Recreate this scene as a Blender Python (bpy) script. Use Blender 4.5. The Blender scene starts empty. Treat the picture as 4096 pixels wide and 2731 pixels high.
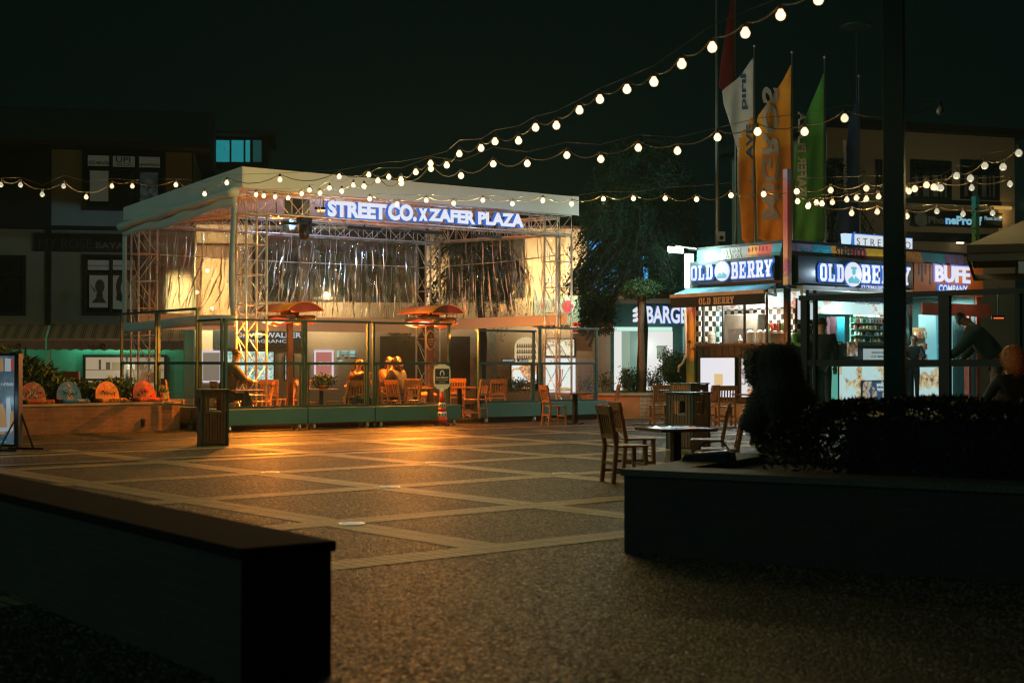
import bpy, bmesh, math, random
import numpy as np
from mathutils import Vector, Matrix
random.seed(7)
PI = math.pi
C = bpy.context.scene.collection
sc = bpy.context.scene

# ---------------------------------------------------------------- camera, sky, light, exposure
F, HOR, EYE = 5689.0, 1450.0, 1.45          # focal length in photo pixels, horizon row, eye height
PITCH = math.atan((HOR - 1365.5) / F)
cd = bpy.data.cameras.new('camera')
cam = bpy.data.objects.new('camera', cd); C.objects.link(cam)
cam.location = (0, 0, EYE); cam.rotation_euler = (PI / 2 + PITCH, 0, 0)
cd.sensor_width = 36; cd.lens = 36 * F / 4096
cd.clip_start = 0.05; cd.clip_end = 2000
cd.dof.use_dof = True; cd.dof.focus_distance = 31.0; cd.dof.aperture_fstop = 2.5
sc.camera = cam
w = bpy.data.worlds.new('World'); sc.world = w; w.use_nodes = True
wb = w.node_tree.nodes['Background']; wb.inputs[0].default_value = (.0013, .0036, .0030, 1); wb.inputs[1].default_value = 1.0
sl = bpy.data.lights.new('night_fill', 'SUN'); sl.energy = .26; sl.angle = math.radians(20); sl.color = (.50, 1.0, .85)
so = bpy.data.objects.new('night_fill', sl); C.objects.link(so); so.rotation_euler = Vector((-.96, -.20, .40)).to_track_quat('Z', 'Y').to_euler()
sc.view_settings.view_transform = 'Standard'; sc.view_settings.look = 'None'; sc.view_settings.exposure = 0; sc.view_settings.gamma = 1
cy = sc.cycles
cy.use_denoising = True; cy.max_bounces = 8; cy.transparent_max_bounces = 40; cy.diffuse_bounces = 3; cy.glossy_bounces = 4
cy.sample_clamp_indirect = 4; cy.caustics_reflective = False; cy.caustics_refractive = False; cy.use_light_tree = True; cy.filter_width = 1.25
try: cy.denoising_input_passes = 'RGB_ALBEDO_NORMAL'
except Exception: pass

# ---------------------------------------------------------------- pixel helpers (photo pixels, 4096 x 2731)
cp, sp_ = math.cos(PITCH), math.sin(PITCH)
def ray(px, py):
    a, b = (px - 2048) / F, (1365.5 - py) / F
    return Vector((a, cp - b * sp_, sp_ + b * cp))
def at(px, py, d):
    r = ray(px, py); k = d / r.y
    return Vector((0, 0, EYE)) + r * k
def atz(px, py, z):
    r = ray(px, py); k = (z - EYE) / r.z
    return Vector((0, 0, EYE)) + r * k
def G(px, py): return atz(px, py, 0)

# ---------------------------------------------------------------- tags and roots
def tag(o, label=None, cat=None, group=None, kind=None):
    if label: o['label'] = label
    if cat: o['category'] = cat
    if group: o['group'] = group
    if kind: o['kind'] = kind
    return o
def thing(name, label, cat, loc=(0, 0, 0), rz=0, group=None):
    o = bpy.data.objects.new(name, None); C.objects.link(o)
    o.location = loc; o.rotation_euler = (0, 0, rz); o.empty_display_size = .1
    o['M'] = 0; del o['M']
    return tag(o, label, cat, group)
def mat4(o): return Matrix.Translation(o.location) @ Matrix.Rotation(o.rotation_euler[2], 4, 'Z')
def tree(o, label=None, loc=None, rz=None, parent=None):
    c = o.copy(); C.objects.link(c); c.parent = parent
    for k in [k for k in o.children]: tree(k, parent=c)
    if label: c['label'] = label
    if loc is not None: c.location = loc
    if rz is not None: c.rotation_euler = (0, 0, rz)
    return c

# ---------------------------------------------------------------- mesh builder
class MB:
    def __init__(s, M=None): s.v = []; s.f = []; s.m = []; s.cur = 0; s.M = M
    def add(s, vs, fs):
        n = len(s.v)
        if s.M is not None: vs = [s.M @ Vector(p) for p in vs]
        s.v.extend([tuple(p) for p in vs]); s.f.extend([tuple(i + n for i in f) for f in fs]); s.m.extend([s.cur] * len(fs))
    def box(s, x0, x1, y0, y1, z0, z1):
        if x1 < x0: x0, x1 = x1, x0
        if y1 < y0: y0, y1 = y1, y0
        if z1 < z0: z0, z1 = z1, z0
        s.add([(x0,y0,z0),(x1,y0,z0),(x1,y1,z0),(x0,y1,z0),(x0,y0,z1),(x1,y0,z1),(x1,y1,z1),(x0,y1,z1)],
              [(0,3,2,1),(4,5,6,7),(0,1,5,4),(1,2,6,5),(2,3,7,6),(3,0,4,7)])
    def cbox(s, c, sx, sy, sz, rz=0):
        m = Matrix.Translation(c) @ Matrix.Rotation(rz, 4, 'Z'); h = (sx/2, sy/2, sz/2)
        vs = [m @ Vector((a*h[0], b*h[1], c_*h[2])) for c_ in (-1, 1) for a, b in ((-1,-1),(1,-1),(1,1),(-1,1))]
        s.add(vs, [(0,3,2,1),(4,5,6,7),(0,1,5,4),(1,2,6,5),(2,3,7,6),(3,0,4,7)])
    def hexa(s, bot, top):   # 4 bottom points, 4 top points
        s.add(list(bot) + list(top), [(0,3,2,1),(4,5,6,7),(0,1,5,4),(1,2,6,5),(2,3,7,6),(3,0,4,7)])
    def beam(s, p0, p1, w, h, up=(0,0,1)):
        p0, p1 = Vector(p0), Vector(p1); d = (p1-p0).normalized(); u = Vector(up)
        if abs(d.dot(u)) > .98: u = Vector((0, 1, 0))
        a = d.cross(u).normalized() * w/2; b = a.cross(d).normalized() * h/2
        s.add([p0-a-b,p0+a-b,p0+a+b,p0-a+b,p1-a-b,p1+a-b,p1+a+b,p1-a+b],
              [(0,1,2,3),(7,6,5,4),(0,4,5,1),(1,5,6,2),(2,6,7,3),(3,7,4,0)])
    def rod(s, p0, p1, r, n=6, r1=None):
        p0, p1 = Vector(p0), Vector(p1); d = p1-p0
        if d.length < 1e-6: return
        d.normalize(); u = Vector((0,0,1)) if abs(d.z) < .9 else Vector((1,0,0))
        a = d.cross(u).normalized(); b = d.cross(a); r1 = r if r1 is None else r1
        vs = []
        for p, q in ((p0, r), (p1, r1)):
            for i in range(n):
                t = 2*PI*i/n; vs.append(p + a*math.cos(t)*q + b*math.sin(t)*q)
        fs = [(i, (i+1)%n, n+(i+1)%n, n+i) for i in range(n)] + [tuple(range(n-1,-1,-1)), tuple(range(n, 2*n))]
        s.add(vs, fs)
    def tube(s, pts, r, n=6):
        pts = [Vector(p) for p in pts]; m = len(pts); rr = r if isinstance(r, (list, tuple)) else [r]*m
        vs = []; prev = None
        for i, p in enumerate(pts):
            d = (pts[min(i+1,m-1)] - pts[max(i-1,0)]); d.normalize()
            u = Vector((0,0,1)) if abs(d.z) < .9 else Vector((1,0,0))
            if prev is not None and abs(d.dot(prev)) < .98: u = prev
            a = d.cross(u).normalized(); b = d.cross(a); prev = u
            for k in range(n):
                t = 2*PI*k/n; vs.append(p + (a*math.cos(t) + b*math.sin(t)) * rr[i])
        fs = [(i*n+k, i*n+(k+1)%n, (i+1)*n+(k+1)%n, (i+1)*n+k) for i in range(m-1) for k in range(n)]
        fs += [tuple(range(n-1,-1,-1)), tuple(range((m-1)*n, m*n))]
        s.add(vs, fs)
    def lathe(s, prof, c=(0,0,0), n=16, rz=0, sx=1, sy=1):
        c = Vector(c); vs = []; m = len(prof)
        for r, z in prof:
            for k in range(n):
                t = 2*PI*k/n + rz; vs.append(c + Vector((r*math.cos(t)*sx, r*math.sin(t)*sy, z)))
        fs = [(i*n+k, i*n+(k+1)%n, (i+1)*n+(k+1)%n, (i+1)*n+k) for i in range(m-1) for k in range(n)]
        fs += [tuple(range(n-1,-1,-1)), tuple(range((m-1)*n, m*n))]
        s.add(vs, fs)
    def ball(s, c, r, n=10, m=7, sx=1, sy=1, sz=1, rz=0):
        prof = [(max(.001, math.sin(PI*i/m))*r, -math.cos(PI*i/m)*r*sz) for i in range(m+1)]
        s.lathe(prof, c, n, rz, sx, sy)
    def quad(s, a, b, c, d): s.add([a,b,c,d], [(0,1,2,3)])
    def prism(s, poly, fn, n0, n1):      # poly [(s,z)], fn(s,z,n)->point
        m = len(poly)
        s.add([fn(a,b,n0) for a,b in poly] + [fn(a,b,n1) for a,b in poly],
              [tuple(range(m)), tuple(range(2*m-1, m-1, -1))] + [(i, m+i, m+(i+1)%m, (i+1)%m) for i in range(m)])
    def pbox(s, pl, s0, s1, z0, z1, n0, n1):
        f = FR(pl)
        a, b = f(s0, z0, n0), f(s1, z1, n1)
        s.box(a[0], b[0], a[1], b[1], a[2], b[2])
    def build(s, name, m, parent=None, smooth=False, bevel=0):
        me = bpy.data.meshes.new(name); me.from_pydata(s.v, [], s.f)
        ms = m if isinstance(m, (list, tuple)) else [m]
        for x in ms: me.materials.append(x)
        if len(ms) > 1: me.polygons.foreach_set('material_index', s.m)
        if smooth: me.polygons.foreach_set('use_smooth', [True]*len(s.f))
        me.update()
        if bevel:
            bm = bmesh.new(); bm.from_mesh(me)
            bmesh.ops.recalc_face_normals(bm, faces=bm.faces)
            bmesh.ops.bevel(bm, geom=list(bm.edges), offset=bevel, segments=1, affect='EDGES', clamp_overlap=True)
            bm.to_mesh(me); bm.free()
        else:
            bm = bmesh.new(); bm.from_mesh(me); bmesh.ops.recalc_face_normals(bm, faces=bm.faces); bm.to_mesh(me); bm.free()
        o = bpy.data.objects.new(name, me); C.objects.link(o); o.parent = parent
        return o

# planes of a thing: ('y', v) faces -y, runs +x ; ('x', v) faces -x, runs -y
def FR(pl):
    k, v = pl
    if k == 'y': return lambda s, z, n: (s, v - n, z)
    return lambda s, z, n: (v - n, -s, z)
def hit(R, pl, px, py):
    Mi = mat4(R).inverted(); o = Mi @ Vector((0, 0, EYE)); d = Mi.to_3x3() @ ray(px, py)
    k, v = pl
    if k == 'y':
        t = (v - o.y) / d.y; p = o + d*t; return p.x, p.z
    t = (v - o.x) / d.x; p = o + d*t; return -p.y, p.z
def rect(R, pl, px0, py0, px1, py1):
    s0, za = hit(R, pl, px0, (py0+py1)/2); s1, zb = hit(R, pl, px1, (py0+py1)/2)
    pm = (px0+px1)/2
    return s0, s1, hit(R, pl, pm, py1)[1], hit(R, pl, pm, py0)[1]
def pan(mb, R, pl, px0, py0, px1, py1, n0, n1):
    s0, s1, z0, z1 = rect(R, pl, px0, py0, px1, py1); mb.pbox(pl, s0, s1, z0, z1, n0, n1)

# ---------------------------------------------------------------- materials
def nt(name):
    m = bpy.data.materials.new(name); m.use_nodes = True; t = m.node_tree
    return m, t, t.nodes['Principled BSDF']
def N(t, typ, **kw):
    n = t.nodes.new(typ)
    for k, v in kw.items():
        if k[0] == '_': setattr(n, k[1:], v)
        else:
            n.inputs[k.replace('__', ' ')].default_value = v
    return n
def L(t, a, b): t.links.new(a, b)
def ramp(t, src, stops):
    r = t.nodes.new('ShaderNodeValToRGB'); e = r.color_ramp.elements
    while len(e) > 1: e.remove(e[-1])
    e[0].position = stops[0][0]; e[0].color = (*stops[0][1], 1)
    for p, c in stops[1:]:
        x = e.new(p); x.color = (*c, 1)
    L(t, src, r.inputs[0]); return r
def M(name, col, rough=.6, metal=0, var=.25, scale=3, bump=0, bscale=40, spec=.5, alpha=None):
    m, t, b = nt(name); b.inputs['Roughness'].default_value = rough; b.inputs['Metallic'].default_value = metal
    b.inputs['Specular IOR Level'].default_value = spec
    tc = t.nodes.new('ShaderNodeTexCoord')
    n = N(t, 'ShaderNodeTexNoise', Scale=scale, Detail=6.0, Roughness=.65); L(t, tc.outputs['Object'], n.inputs['Vector'])
    lo = tuple(max(0, c*(1-var)) for c in col); hi = tuple(min(1, c*(1+var)) for c in col)
    r = ramp(t, n.outputs[0], [(.3, lo), (.7, hi)]); L(t, r.outputs[0], b.inputs['Base Color'])
    rr = N(t, 'ShaderNodeMapRange'); rr.inputs[3].default_value = max(.02, rough-.12); rr.inputs[4].default_value = min(1, rough+.12)
    L(t, n.outputs[0], rr.inputs[0]); L(t, rr.outputs[0], b.inputs['Roughness'])
    if bump:
        n2 = N(t, 'ShaderNodeTexNoise', Scale=bscale, Detail=4.0); L(t, tc.outputs['Object'], n2.inputs['Vector'])
        bp = N(t, 'ShaderNodeBump', Strength=bump, Distance=.02); L(t, n2.outputs[0], bp.inputs['Height']); L(t, bp.outputs[0], b.inputs['Normal'])
    return m
def E(name, col, st=1.0, base=(.02,.02,.02)):
    m, t, b = nt(name); b.inputs['Base Color'].default_value = (*base, 1); b.inputs['Roughness'].default_value = .4
    b.inputs['Emission Color'].default_value = (*col, 1); b.inputs['Emission Strength'].default_value = st
    return m
def schlick(t, mul, add, nrm=None, f0=.04):
    g = t.nodes.new('ShaderNodeNewGeometry'); d = N(t, 'ShaderNodeVectorMath', _operation='DOT_PRODUCT'); L(t, g.outputs['Incoming'], d.inputs[0]); L(t, nrm or g.outputs['Normal'], d.inputs[1])
    a = N(t, 'ShaderNodeMath', _operation='ABSOLUTE'); L(t, d.outputs['Value'], a.inputs[0]); s = N(t, 'ShaderNodeMath', _operation='SUBTRACT', _use_clamp=True); s.inputs[0].default_value = 1; L(t, a.outputs[0], s.inputs[1])
    p = N(t, 'ShaderNodeMath', _operation='POWER'); p.inputs[1].default_value = 5; L(t, s.outputs[0], p.inputs[0])
    m = N(t, 'ShaderNodeMath', _operation='MULTIPLY_ADD', _use_clamp=True); m.inputs[1].default_value = mul; m.inputs[2].default_value = f0*mul + add; L(t, p.outputs[0], m.inputs[0]); return m
def glass(name, tint=(.93,.97,.95), refl=.10, rough=.03, dirt=.05, dcol=(.5,.5,.45)):
    m = bpy.data.materials.new(name); m.use_nodes = True; t = m.node_tree; t.nodes.clear()
    out = t.nodes.new('ShaderNodeOutputMaterial'); tr = t.nodes.new('ShaderNodeBsdfTransparent'); tr.inputs[0].default_value = (*tint, 1)
    gl = t.nodes.new('ShaderNodeBsdfGlossy'); gl.inputs['Roughness'].default_value = rough
    mx = t.nodes.new('ShaderNodeMixShader'); L(t, schlick(t, min(1, refl*10), 0).outputs[0], mx.inputs[0]); L(t, tr.outputs[0], mx.inputs[1]); L(t, gl.outputs[0], mx.inputs[2])
    di = t.nodes.new('ShaderNodeBsdfDiffuse'); di.inputs[0].default_value = (*dcol, 1)
    tc = t.nodes.new('ShaderNodeTexCoord'); mp = N(t, 'ShaderNodeMapping'); mp.inputs['Scale'].default_value = (6, 6, 1.2)
    n = N(t, 'ShaderNodeTexNoise', Scale=2.0, Detail=8.0, Roughness=.7); L(t, tc.outputs['Object'], mp.inputs[0]); L(t, mp.outputs[0], n.inputs['Vector'])
    mr = N(t, 'ShaderNodeMapRange'); mr.inputs[1].default_value = .35; mr.inputs[2].default_value = .8; mr.inputs[3].default_value = dirt*.3; mr.inputs[4].default_value = dirt*2.2
    L(t, n.outputs[0], mr.inputs[0]); m2 = t.nodes.new('ShaderNodeMixShader')
    L(t, mr.outputs[0], m2.inputs[0]); L(t, mx.outputs[0], m2.inputs[1]); L(t, di.outputs[0], m2.inputs[2]); L(t, m2.outputs[0], out.inputs[0])
    return m
def poster(name, bg, st=.8, cols=((.8,.25,.05),(.9,.6,.2),(.15,.08,.05)), scale=5, cover=.5, seed=0.0, sheen=True):
    """a backlit print: plain ground with irregular coloured picture patches"""
    m, t, b = nt(name); b.inputs['Base Color'].default_value = (.05,.05,.05,1); b.inputs['Roughness'].default_value = .35
    tc = t.nodes.new('ShaderNodeTexCoord'); mp = N(t, 'ShaderNodeMapping'); mp.inputs['Location'].default_value = (seed, seed*1.7, seed*.6)
    L(t, tc.outputs['Object'], mp.inputs[0])
    n1 = N(t, 'ShaderNodeTexNoise', Scale=scale*.55, Detail=2.0); L(t, mp.outputs[0], n1.inputs['Vector'])
    v = N(t, 'ShaderNodeTexNoise', Scale=scale*2.2, Detail=5.0, Roughness=.7); L(t, mp.outputs[0], v.inputs['Vector'])
    r = ramp(t, v.outputs[0], [(.36, cols[2]), (.46, cols[0]), (.58, cols[1]), (.68, bg)])
    th = N(t, 'ShaderNodeMapRange'); th.inputs[1].default_value = 1-cover-.02; th.inputs[2].default_value = 1-cover+.02
    L(t, n1.outputs[0], th.inputs[0])
    mx = N(t, 'ShaderNodeMix', _data_type='RGBA'); mx.inputs[6].default_value = (*bg, 1)
    L(t, th.outputs[0], mx.inputs[0]); L(t, r.outputs[0], mx.inputs[7]); L(t, mx.outputs[2], b.inputs['Emission Color'])
    b.inputs['Emission Strength'].default_value = st
    return m
def brick(name, c1, c2, mortar, bw=.24, rh=.075, ms=.008, axis='side', rough=.8, offs=.5):
    m, t, b = nt(name); b.inputs['Roughness'].default_value = rough
    tc = t.nodes.new('ShaderNodeTexCoord'); sx = t.nodes.new('ShaderNodeSeparateXYZ'); cx = t.nodes.new('ShaderNodeCombineXYZ')
    L(t, tc.outputs['Object'], sx.inputs[0])
    if axis == 'side':
        a = N(t, 'ShaderNodeMath', _operation='ADD'); L(t, sx.outputs[0], a.inputs[0]); L(t, sx.outputs[1], a.inputs[1])
        L(t, a.outputs[0], cx.inputs[0]); L(t, sx.outputs[2], cx.inputs[1])
    elif axis == 'xy': L(t, sx.outputs[0], cx.inputs[0]); L(t, sx.outputs[1], cx.inputs[1])
    else: L(t, sx.outputs[1], cx.inputs[0]); L(t, sx.outputs[0], cx.inputs[1])
    br = N(t, 'ShaderNodeTexBrick', Scale=1.0); br.inputs['Color1'].default_value = (*c1,1); br.inputs['Color2'].default_value = (*c2,1)
    br.inputs['Mortar'].default_value = (*mortar,1); br.inputs['Mortar Size'].default_value = ms; br.inputs['Brick Width'].default_value = bw
    br.inputs['Row Height'].default_value = rh; br.offset = offs; L(t, cx.outputs[0], br.inputs['Vector'])
    n = N(t, 'ShaderNodeTexNoise', Scale=2.2, Detail=8.0, Roughness=.7); L(t, tc.outputs['Object'], n.inputs['Vector'])
    r = ramp(t, n.outputs[0], [(.3, (.55,.55,.55)), (.7, (1.15,1.15,1.15))])
    mx = N(t, 'ShaderNodeMix', _data_type='RGBA', _blend_type='MULTIPLY'); mx.inputs[0].default_value = 1
    L(t, br.outputs[0], mx.inputs[6]); L(t, r.outputs[0], mx.inputs[7]); L(t, mx.outputs[2], b.inputs['Base Color'])
    bp = N(t, 'ShaderNodeBump', Strength=.6, Distance=.01); L(t, br.outputs['Fac'], bp.inputs['Height']); bp.invert = True
    n3 = N(t, 'ShaderNodeTexNoise', Scale=60.0, Detail=3.0); L(t, tc.outputs['Object'], n3.inputs['Vector'])
    b2 = N(t, 'ShaderNodeBump', Strength=.35, Distance=.005); L(t, n3.outputs[0], b2.inputs['Height']); L(t, bp.outputs[0], b2.inputs['Normal']); L(t, b2.outputs[0], b.inputs['Normal'])
    return m
def wood(name, c, rough=.45):
    m, t, b = nt(name); tc = t.nodes.new('ShaderNodeTexCoord'); mp = N(t, 'ShaderNodeMapping'); mp.inputs['Scale'].default_value = (18, 18, 2.5)
    L(t, tc.outputs['Object'], mp.inputs[0]); n = N(t, 'ShaderNodeTexNoise', Scale=1.5, Detail=5.0, Roughness=.6, Distortion=.6); L(t, mp.outputs[0], n.inputs['Vector'])
    r = ramp(t, n.outputs[0], [(.3, tuple(x*.55 for x in c)), (.7, tuple(min(1, x*1.25) for x in c))]); L(t, r.outputs[0], b.inputs['Base Color'])
    b.inputs['Roughness'].default_value = rough
    bp = N(t, 'ShaderNodeBump', Strength=.2, Distance=.003); L(t, n.outputs[0], bp.inputs['Height']); L(t, bp.outputs[0], b.inputs['Normal'])
    return m
def ground_mat():
    m, t, b = nt('exposed_aggregate'); tc = t.nodes.new('ShaderNodeTexCoord')
    v = N(t, 'ShaderNodeTexVoronoi', Scale=58.0); L(t, tc.outputs['Object'], v.inputs['Vector'])
    sp = t.nodes.new('ShaderNodeSeparateColor'); L(t, v.outputs['Color'], sp.inputs[0])
    r = ramp(t, sp.outputs[0], [(0, (.004,.0035,.002)), (.55, (.020,.017,.009)), (.8, (.055,.046,.024)), (1, (.36,.30,.17))])
    n = N(t, 'ShaderNodeTexNoise', Scale=.7, Detail=7.0, Roughness=.65); L(t, tc.outputs['Object'], n.inputs['Vector'])
    r2 = ramp(t, n.outputs[0], [(.3, (.6,.6,.6)), (.72, (1.3,1.25,1.15))])
    mx = N(t, 'ShaderNodeMix', _data_type='RGBA', _blend_type='MULTIPLY'); mx.inputs[0].default_value = 1
    L(t, r.outputs[0], mx.inputs[6]); L(t, r2.outputs[0], mx.inputs[7]); L(t, mx.outputs[2], b.inputs['Base Color'])
    b.inputs['Specular IOR Level'].default_value = .28; mr = N(t, 'ShaderNodeMapRange'); mr.inputs[3].default_value = .38; mr.inputs[4].default_value = .85; L(t, sp.outputs[1], mr.inputs[0]); L(t, mr.outputs[0], b.inputs['Roughness'])
    bp = N(t, 'ShaderNodeBump', Strength=1.0, Distance=.012); bp.invert = True; L(t, v.outputs['Distance'], bp.inputs['Height']); L(t, bp.outputs[0], b.inputs['Normal'])
    return m
def curtain_mat(name, refl=.35, dirt=.10, bd=.02, ba=0.0):
    m = bpy.data.materials.new(name); m.use_nodes = True; t = m.node_tree; t.nodes.clear()
    out = t.nodes.new('ShaderNodeOutputMaterial'); tr = t.nodes.new('ShaderNodeBsdfTransparent'); tr.inputs[0].default_value = (.90,.88,.80,1)
    gl = t.nodes.new('ShaderNodeBsdfGlossy'); gl.inputs['Roughness'].default_value = .055
    tc = t.nodes.new('ShaderNodeTexCoord'); mp = N(t, 'ShaderNodeMapping'); mp.inputs['Scale'].default_value = (9, 9, 1.1)
    L(t, tc.outputs['Object'], mp.inputs[0]); n = N(t, 'ShaderNodeTexNoise', Scale=1.6, Detail=6.0, Roughness=.72, Distortion=1.2); L(t, mp.outputs[0], n.inputs['Vector'])
    bp = N(t, 'ShaderNodeBump', Strength=1.0, Distance=bd); L(t, n.outputs[0], bp.inputs['Height']); L(t, bp.outputs[0], gl.inputs['Normal'])
    mu = schlick(t, min(1, refl*3), ba, bp.outputs[0])
    mx = t.nodes.new('ShaderNodeMixShader'); L(t, mu.outputs[0], mx.inputs[0]); L(t, tr.outputs[0], mx.inputs[1]); L(t, gl.outputs[0], mx.inputs[2])
    di = t.nodes.new('ShaderNodeBsdfTranslucent'); di.inputs[0].default_value = (.8,.78,.7,1); m2 = t.nodes.new('ShaderNodeMixShader'); m2.inputs[0].default_value = dirt
    L(t, mx.outputs[0], m2.inputs[1]); L(t, di.outputs[0], m2.inputs[2]); L(t, m2.outputs[0], out.inputs[0])
    return m
def checker(name, sc_=8, em=0):
    m, t, b = nt(name); tc = t.nodes.new('ShaderNodeTexCoord')
    ck = N(t, 'ShaderNodeTexChecker', Scale=sc_); ck.inputs[1].default_value = (.75,.72,.65,1); ck.inputs[2].default_value = (.015,.015,.015,1)
    mp = N(t, 'ShaderNodeMapping'); mp.inputs['Location'].default_value = (.031,.027,.013); L(t, tc.outputs['Object'], mp.inputs[0]); L(t, mp.outputs[0], ck.inputs[0])
    L(t, ck.outputs[0], b.inputs['Base Color']); b.inputs['Roughness'].default_value = .3
    return m
def leafm(name, c, var=.5):
    m, t, b = nt(name); tc = t.nodes.new('ShaderNodeTexCoord'); n = N(t, 'ShaderNodeTexNoise', Scale=2.5, Detail=3.0); L(t, tc.outputs['Object'], n.inputs['Vector'])
    r = ramp(t, n.outputs[0], [(.3, tuple(x*(1-var) for x in c)), (.7, tuple(x*(1+var) for x in c))]); L(t, r.outputs[0], b.inputs['Base Color'])
    b.inputs['Roughness'].default_value = .6; b.inputs['Specular IOR Level'].default_value = .15
    return m

m_ground = ground_mat()
m_pav1 = brick('paver_course_one', (.42,.30,.12), (.30,.21,.085), (.05,.036,.018), bw=.10, rh=.215, ms=.012, axis='xy', rough=.58, offs=0)
m_pav2 = brick('paver_course_two', (.42,.30,.12), (.30,.21,.085), (.05,.036,.018), bw=.10, rh=.215, ms=.012, axis='yx', rough=.58, offs=0)
m_smooth = brick('pale_paving', (.20,.15,.10), (.16,.125,.085), (.06,.05,.04), bw=.6, rh=.4, ms=.006, axis='xy', rough=.45)
m_brick = brick('red_brick', (.26,.115,.055), (.20,.085,.04), (.22,.17,.12), bw=.27, rh=.088, ms=.006)
m_coping = M('stone_coping', (.30,.22,.15), .7, bump=.3)
m_alu = M('aluminium', (.82,.80,.74), .30, .55, .08)
m_dark = M('dark_green_steel', (.030,.080,.074), .42, .1, .2)
m_planter = M('green_grey_panel', (.055,.150,.140), .5, 0, .12, 1.2)
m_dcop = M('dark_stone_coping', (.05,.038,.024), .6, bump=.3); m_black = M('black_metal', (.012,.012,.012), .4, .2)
m_tarp = M('white_tarpaulin', (.72,.70,.64), .55, 0, .06, .8)
m_tarpin = M('tarpaulin_underside', (.62,.50,.38), .7, 0, .1)
m_wood = wood('oiled_wood', (.30,.14,.055))
m_top = wood('polished_tabletop', (.26,.12,.05), .14); m_woodd = wood('weathered_wood', (.20,.105,.05), .5)
m_deck = wood('deck_boards', (.30,.17,.08), .4)
m_glass = glass('clear_screen', dirt=.035)
m_curt = curtain_mat('crumpled_clear_plastic', .33, .03, .022, .13)
m_curt2 = curtain_mat('flat_clear_plastic', .12, .04, .004, .03)
m_cream = M('cream_render', (.50,.45,.33), .85, 0, .12, .6, .2, 30)
m_greencream = M('grey_green_render', (.26,.34,.24), .85, 0, .12, .6)
m_beige = M('beige_render', (.46,.36,.24), .85, 0, .12, .5, .15, 30)
m_brownwall = M('brown_render', (.24,.19,.14), .85, 0, .12, .5)
m_frame = M('dark_frame', (.014,.018,.016), .35, .1)
m_tile = M('dark_roof_tiles', (.035,.022,.018), .8, 0, .4, 6, .6, 8)
m_wglass = M('night_window', (.012,.020,.018), .08, 0, .3)
m_barkd = M('dark_bark', (.03,.025,.018), .95, 0, .3, 8, .6, 20); m_leaf = leafm('cedar_needles', (.022,.062,.040))
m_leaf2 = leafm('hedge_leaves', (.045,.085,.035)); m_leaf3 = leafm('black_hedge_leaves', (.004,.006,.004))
m_bark = M('bark', (.13,.085,.05), .9, 0, .35, 8, .7, 20)
m_orange = M('orange_enamel', (.72,.30,.03), .35, .2, .1)
m_rubber = M('black_rubber', (.02,.02,.02), .7)
m_white = M('white_paint', (.75,.75,.72), .45, 0, .06)
m_letter = E('letter_face', (.80,.82,.92), .95)
m_halo = E('letter_blue_halo', (.04,.22,.95), .60)  # glow colour that stands in for the blue halo of the letters
m_bulb = E('lit_bulb', (1.0,.66,.33), 2.7)
m_sock = M('bulb_socket', (.05,.025,.015), .4)
m_cable = M('string_cable', (.10,.06,.03), .5)
m_wire = M('steel_wire', (.25,.22,.18), .4, .8)
# ---------------------------------------------------------------- lettering
def glyphs(body, bold=.0, res=3):
    cu = bpy.data.curves.new('tmp', 'FONT'); cu.body = body; cu.size = 1; cu.offset = bold; cu.extrude = .5; cu.resolution_u = res
    o = bpy.data.objects.new('tmp', cu); C.objects.link(o)
    dg = bpy.context.evaluated_depsgraph_get(); me = bpy.data.meshes.new_from_object(o.evaluated_get(dg))
    bpy.data.objects.remove(o); bpy.data.curves.remove(cu)
    v = np.empty(len(me.vertices)*3); me.vertices.foreach_get('co', v); v = v.reshape(-1, 3)
    f = [tuple(p.vertices) for p in me.polygons]; nz = [p.normal.z for p in me.polygons]
    bpy.data.meshes.remove(me); return v, f, nz
def letters(name, body, fn, s0, s1, z0, z1, n0, n1, mats, parent, bold=.02, mirror=False, rot=False):
    v, f, nz = glyphs(body, bold)
    if rot: v = v[:, [1, 0, 2]] * np.array([-1, 1, 1])
    x0, x1 = v[:,0].min(), v[:,0].max(); y0, y1 = v[:,1].min(), v[:,1].max()
    mb = MB(); out = []
    for a, b, c in v:
        u = (a-x0)/(x1-x0); u = 1-u if mirror else u
        out.append(fn(s0 + u*(s1-s0), z0 + (b-y0)/(y1-y0)*(z1-z0), n1 if c > 0 else n0))
    mb.v = [tuple(p) for p in out]; mb.f = f; mb.m = [0 if q > .7 else 1 for q in nz]
    return mb.build(name, mats, parent)
def ptext(name, body, R, pl, px0, py0, px1, py1, n0, n1, mats, parent, bold=.02, **k):
    s0, s1, z0, z1 = rect(R, pl, px0, py0, px1, py1)
    if not isinstance(mats, (list, tuple)): mats = [mats, mats]
    return letters(name, body, FR(pl), s0, s1, z0, z1, n0, n1, list(mats), parent, bold, **k)
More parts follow.
